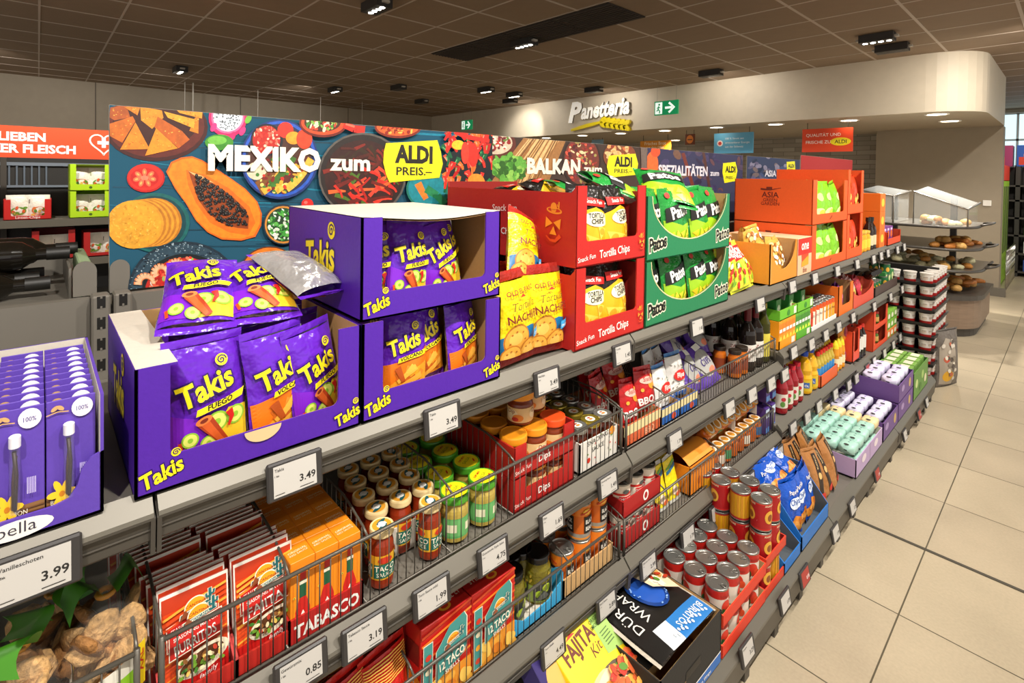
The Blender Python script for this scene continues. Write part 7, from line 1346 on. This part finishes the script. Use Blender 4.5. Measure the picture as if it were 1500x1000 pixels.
# paper sack leaning on the tower
GS = M('6a625a', .5, 'foil')
def sackp(p, w_, h):
    p.poly([(-w_*.4, h*.06), (w_*.1, h*.04), (w_*.15, h*.8), (-w_*.2, h*.86), (-w_*.42, h*.7)], M('a89c8c', .5)); p.ell(-w_*.12, h*.2, w_*.2, h*.1, M('e0a81c')); p.ell(-w_*.2, h*.5, w_*.12, h*.06, M('c8402a')); r_ = random.Random(3)
    for k in range(22): p.ell(w_*r_.uniform(-.36, .1), h*r_.uniform(.12, .8), .02, .016, M(r_.choice(['d8cfc0', '8a7f70', 'c86a4a', 'e6dcc8', '5a5048'])), r_.uniform(0, 3), 8)
sk_ = bag(.30, .47, .09, GS, sackp, 4, nu=12, nv=16, wr=.01)
put('paper_sack', sk_, 'grey sack printed with food leaning on the cup tower by the aisle', 'sack', (-.69, 5.5, .0), (0, -.02, -.35))
# ---- bread stand
def outline(e=0, y0=7.2):
    pts = [(-2.0, y0-e), (-1.05+e*.4, y0-e)]
    for i in range(1, 8): t = pi/2*i/7; pts.append((-1.05+(.37+e)*sin(t)+e*0, y0+.42-(.42+e)*cos(t)))
    pts += [(-.68+e, 8.5), (-2.0, 8.5)]; return pts
zmap = lambda u, v, h: (u, v, h)
WG = M('8a7460', .5, 'wood'); DS = M('4f4a44', .4, me=.3); TRM = M('8d8880', .3, me=.7)
a = MB(); a.prism(outline(), zmap, .09, .40, WG); b_ = MB(); b_.prism(outline(-.03), zmap, 0, .09, DARKST); c = MB(); c.prism(outline(.03), zmap, .40, .45, DS)
sp = [('cabinet', a.mesh('stand_cabinet')), ('plinth', b_.mesh('stand_plinth')), ('rim', c.mesh('stand_rim'))]
T = [(.70, .0), (.93, -.02), (1.17, -.05)]
for k, (z, e) in enumerate(T):
    t = MB(); t.prism(outline(e), zmap, z, z+.012, TRM); sub = []
    r_ = MB(); pts = outline(e+.012); r_.tube([(x, y, z+.008) for x, y in pts[:-1]], .016, DS, 6); sub.append(('rim', r_.mesh('tray_rim')))
    if k == 2:
        g_ = MB()
        for j in range(5): g_.box(-1.3+.07*j, -1.29+.07*j, 7.22, 7.36, z+.0125, z+.014, BLACK)
        sub.append(('tray_slots', g_.mesh('tray_slots')))
    sp.append(('bread_tray', t.mesh('bread_tray'), sub))
    h_ = MB(); h_.tube([(-.66+e, 7.7, z+.02), (-.58+e, 7.76, z+.04), (-.56+e, 7.9, z+.05), (-.66+e, 8.0, z+.03)], .012, DS, 6); sp.append(('handle', h_.mesh('tray_handle')))
pm = MB()
for x, y in ((-1.55, 8.0), (-1.0, 8.2)): pm.box(x-.03, x+.03, y-.03, y+.03, .45, 1.5, DS)
sp.append(('post', pm.mesh('stand_post')))
for k, (x0_, x1_, y0_, z0_, z1_, z2_) in enumerate(((-1.75, -1.42, 7.25, 1.19, 1.56, 1.50), (-1.25, -.78, 7.35, 1.19, 1.56, 1.38))):
    g_ = MB(); g_.add([(x0_, y0_, z0_), (x1_, y0_, z0_), (x1_, y0_, z2_), (x0_, y0_, z1_)], [[0, 1, 2, 3]], GLASS); g_.add([(x0_, y0_, z1_), (x1_, y0_, z2_), (x1_, y0_+.8, z2_+.05), (x0_, y0_+.8, z1_+.05)], [[0, 1, 2, 3]], GLASS); g_.add([(x1_, y0_, z0_), (x1_, y0_+.8, z0_), (x1_, y0_+.8, z2_+.05), (x1_, y0_, z2_)], [[0, 1, 2, 3]], GLASS)
    f_ = MB(); f_.tube([(x0_, y0_, z0_), (x0_, y0_, z1_), (x1_, y0_, z2_), (x1_, y0_, z0_)], .009, TRM, 5); f_.tube([(x1_, y0_, z2_), (x1_+.02, y0_+.8, z2_+.05)], .012, TRM, 5)
    sp.append(('glass_cover', g_.mesh('glass_cover'), [('frame', f_.mesh('cover_frame'))]))
put('bread_stand', sp, 'rounded self-service bread stand with three trays on a wood grain cabinet', 'bread stand')
def loaf(c, l, w_, h, seed, hx):
    bm = bmesh.new(); bmesh.ops.create_icosphere(bm, subdivisions=2, radius=1); e = MB(); vs = []
    for v in bm.verts: k = 1+.16*noise.noise(v.co*2+Vector((seed, 0, 0))); vs.append((v.co.x*l*k, v.co.y*w_*k, max(-.5, v.co.z)*h*k+h*.5))
    bm.verts.index_update(); e.add(vs, [[v.index for v in f.verts] for f in bm.faces], M(hx, .55, 'food'), True); bm.free(); return e.mesh('loaf')
LF = [loaf(0, .07, .045, .04, 1, 'c8863a'), loaf(0, .06, .05, .045, 2, 'd9a55a'), loaf(0, .11, .035, .035, 3, 'b8702a'), loaf(0, .055, .055, .035, 4, 'e8d4a8')]
r_ = random.Random(12)
for k, (z, n_, nm) in enumerate(((.45, 46, 'in the lowest basket'), (.713, 34, 'on the lowest tray'), (.943, 26, 'on the middle tray'), (1.183, 18, 'under the top glass cover'))):
    for j in range(n_):
        if k == 3: x = r_.uniform(-1.2, -.84); y = r_.uniform(7.42, 7.9)
        elif k == 2: x = r_.uniform(-1.1, -.8); y = r_.uniform(7.35, 8.1)
        else: x = r_.uniform(-1.6, -.78); y = r_.uniform(7.28, 8.2)
        if x > -.95 and y < 7.4: y += .2
        m_ = r_.choice([0, 1, 2] if k == 0 else [0, 1, 3, 3] if k in (1, 3) else [0, 1, 2])
        put('bread_roll', LF[m_], '%s piled %s of the bread stand' % (('golden bread roll', 'pale golden bun', 'brown baguette piece', 'floury white bun')[m_], nm), 'bread', (x, y, z+.045*(j % 3 == 2)+(.03 if k == 0 else 0)), (0, 0, r_.uniform(0, 3)), '%s %s' % (('golden rolls', 'pale buns', 'baguette pieces', 'white buns')[m_], nm))
a = MB(); a.rbox(-.94, -.845, 10.375, 10.398, 1.315, 1.40, M('efeae0', .4), .004); put('wall_plate', a.mesh('wall_plate'), 'small white plate on the taupe wall beside the bread stand', 'plate')
# ---- far shelves beyond the bakery corner
a = MB(); a.box(-1.3, .9, 13.3, 13.36, 0, 1.95, DARKST); sp = [('back_panel', a.mesh('far_back'))]
for x in (-1.3, -.70, .88): b_ = MB(); b_.box(x-.03, x+.03, 12.75, 13.3, 0, 1.95, M('39352f', .5)); sp.append(('side_post', b_.mesh('far_post')))
for z in (.1, .42, .74, 1.05, 1.36, 1.62): b_ = MB(); b_.box(-1.3, .9, 12.75, 13.3, z-.03, z, M('4a453e', .5)); sp.append(('shelf_board', b_.mesh('far_shelf')))
put('shelving_unit', sp, 'dark shelving unit far down the aisle beyond the bakery corner', 'shelf')
FC = ['2f4f9a', 'b8a890', 'c8a01c', 'e8c81c', '3a6ab8', 'e6e2d8', '7ab03a', 'd8b01c', 'c8301f', 'd8a03a', '5a8a3a', 'e0dccf']
n = 0
for zi, z in enumerate((.1, .42, .74, 1.05, 1.36)):
    for j in range(5):
        c_ = FC[(zi*5+j*3) % 12]; put('product_box', cached(('pb', c_), lambda: carton(.21, .2, .2, M(c_, .5), lambda p, w_, h: p.rect(-.06, .05, .06, .15, M('e8e2d4')), b=.001)), '%s box on the far dark shelves, %s shelf from the floor, %s along' % ({'2f4f9a': 'dark blue', 'b8a890': 'beige', 'c8a01c': 'ochre', 'e8c81c': 'yellow', '3a6ab8': 'blue', 'e6e2d8': 'white', '7ab03a': 'light green', 'd8b01c': 'mustard', 'c8301f': 'red', 'd8a03a': 'amber', '5a8a3a': 'green', 'e0dccf': 'pale'}[c_], ORD[zi], ORD[j]), 'box', (-.50+.24*j, 12.78, z+.001), -pi/2, 'boxes on the far shelves')
for j, (x, c_, nm) in enumerate(((-.98, 'a83a6a', 'pink'), (-.60, '2a5ab0', 'blue'), (-.2, '23305a', 'navy'))):
    a = MB(); a.rbox(x-.13, x+.2, 12.8, 13.2, 1.952, 2.33, M(c_, .5), .003); p = Pr(a, planeYn(12.8)); p.rect(x-.1, 1.98, x+.1, 2.12, M('d8402a')); p.ell(x+.02, 2.15, .06, .08, M('e8a03a'))
    put('display_header', a.mesh('display_header'), '%s printed header box on top of the far shelves' % nm, 'box')
a = MB(); a.box(-1.0, -.80, 11.6, 12.6, 0, 1.69, M('8ab52a', .5)); b_ = MB(); b_.box(-1.0, -.80, 11.6, 12.6, 1.70, 1.95, M('c8351f', .5)); c = MB()
for k in range(5): c.box(-.80, -.794, 11.65+.2*k, 11.7+.2*k, .5, 1.6, M('39402a', .5))
put('side_display', [('green_panel', a.mesh('green_panel')), ('header', b_.mesh('red_header_strip')), ('slots', c.mesh('display_slots'))], 'narrow light green display with red header on the far side of the wall', 'display')
a = MB()
for k in range(4): a.tube([(-.70, 10.9, .25+.12*k), (-.70, 12.6, .25+.12*k)], .01, CHROME, 5)
for k in range(12): a.tube([(-.70, 10.9+.15*k, .0), (-.70, 10.9+.15*k, .62)], .006, CHROME, 5)
put('chrome_rail', a.mesh('chrome_rail'), 'chrome wire guard along the far wall base', 'rail')
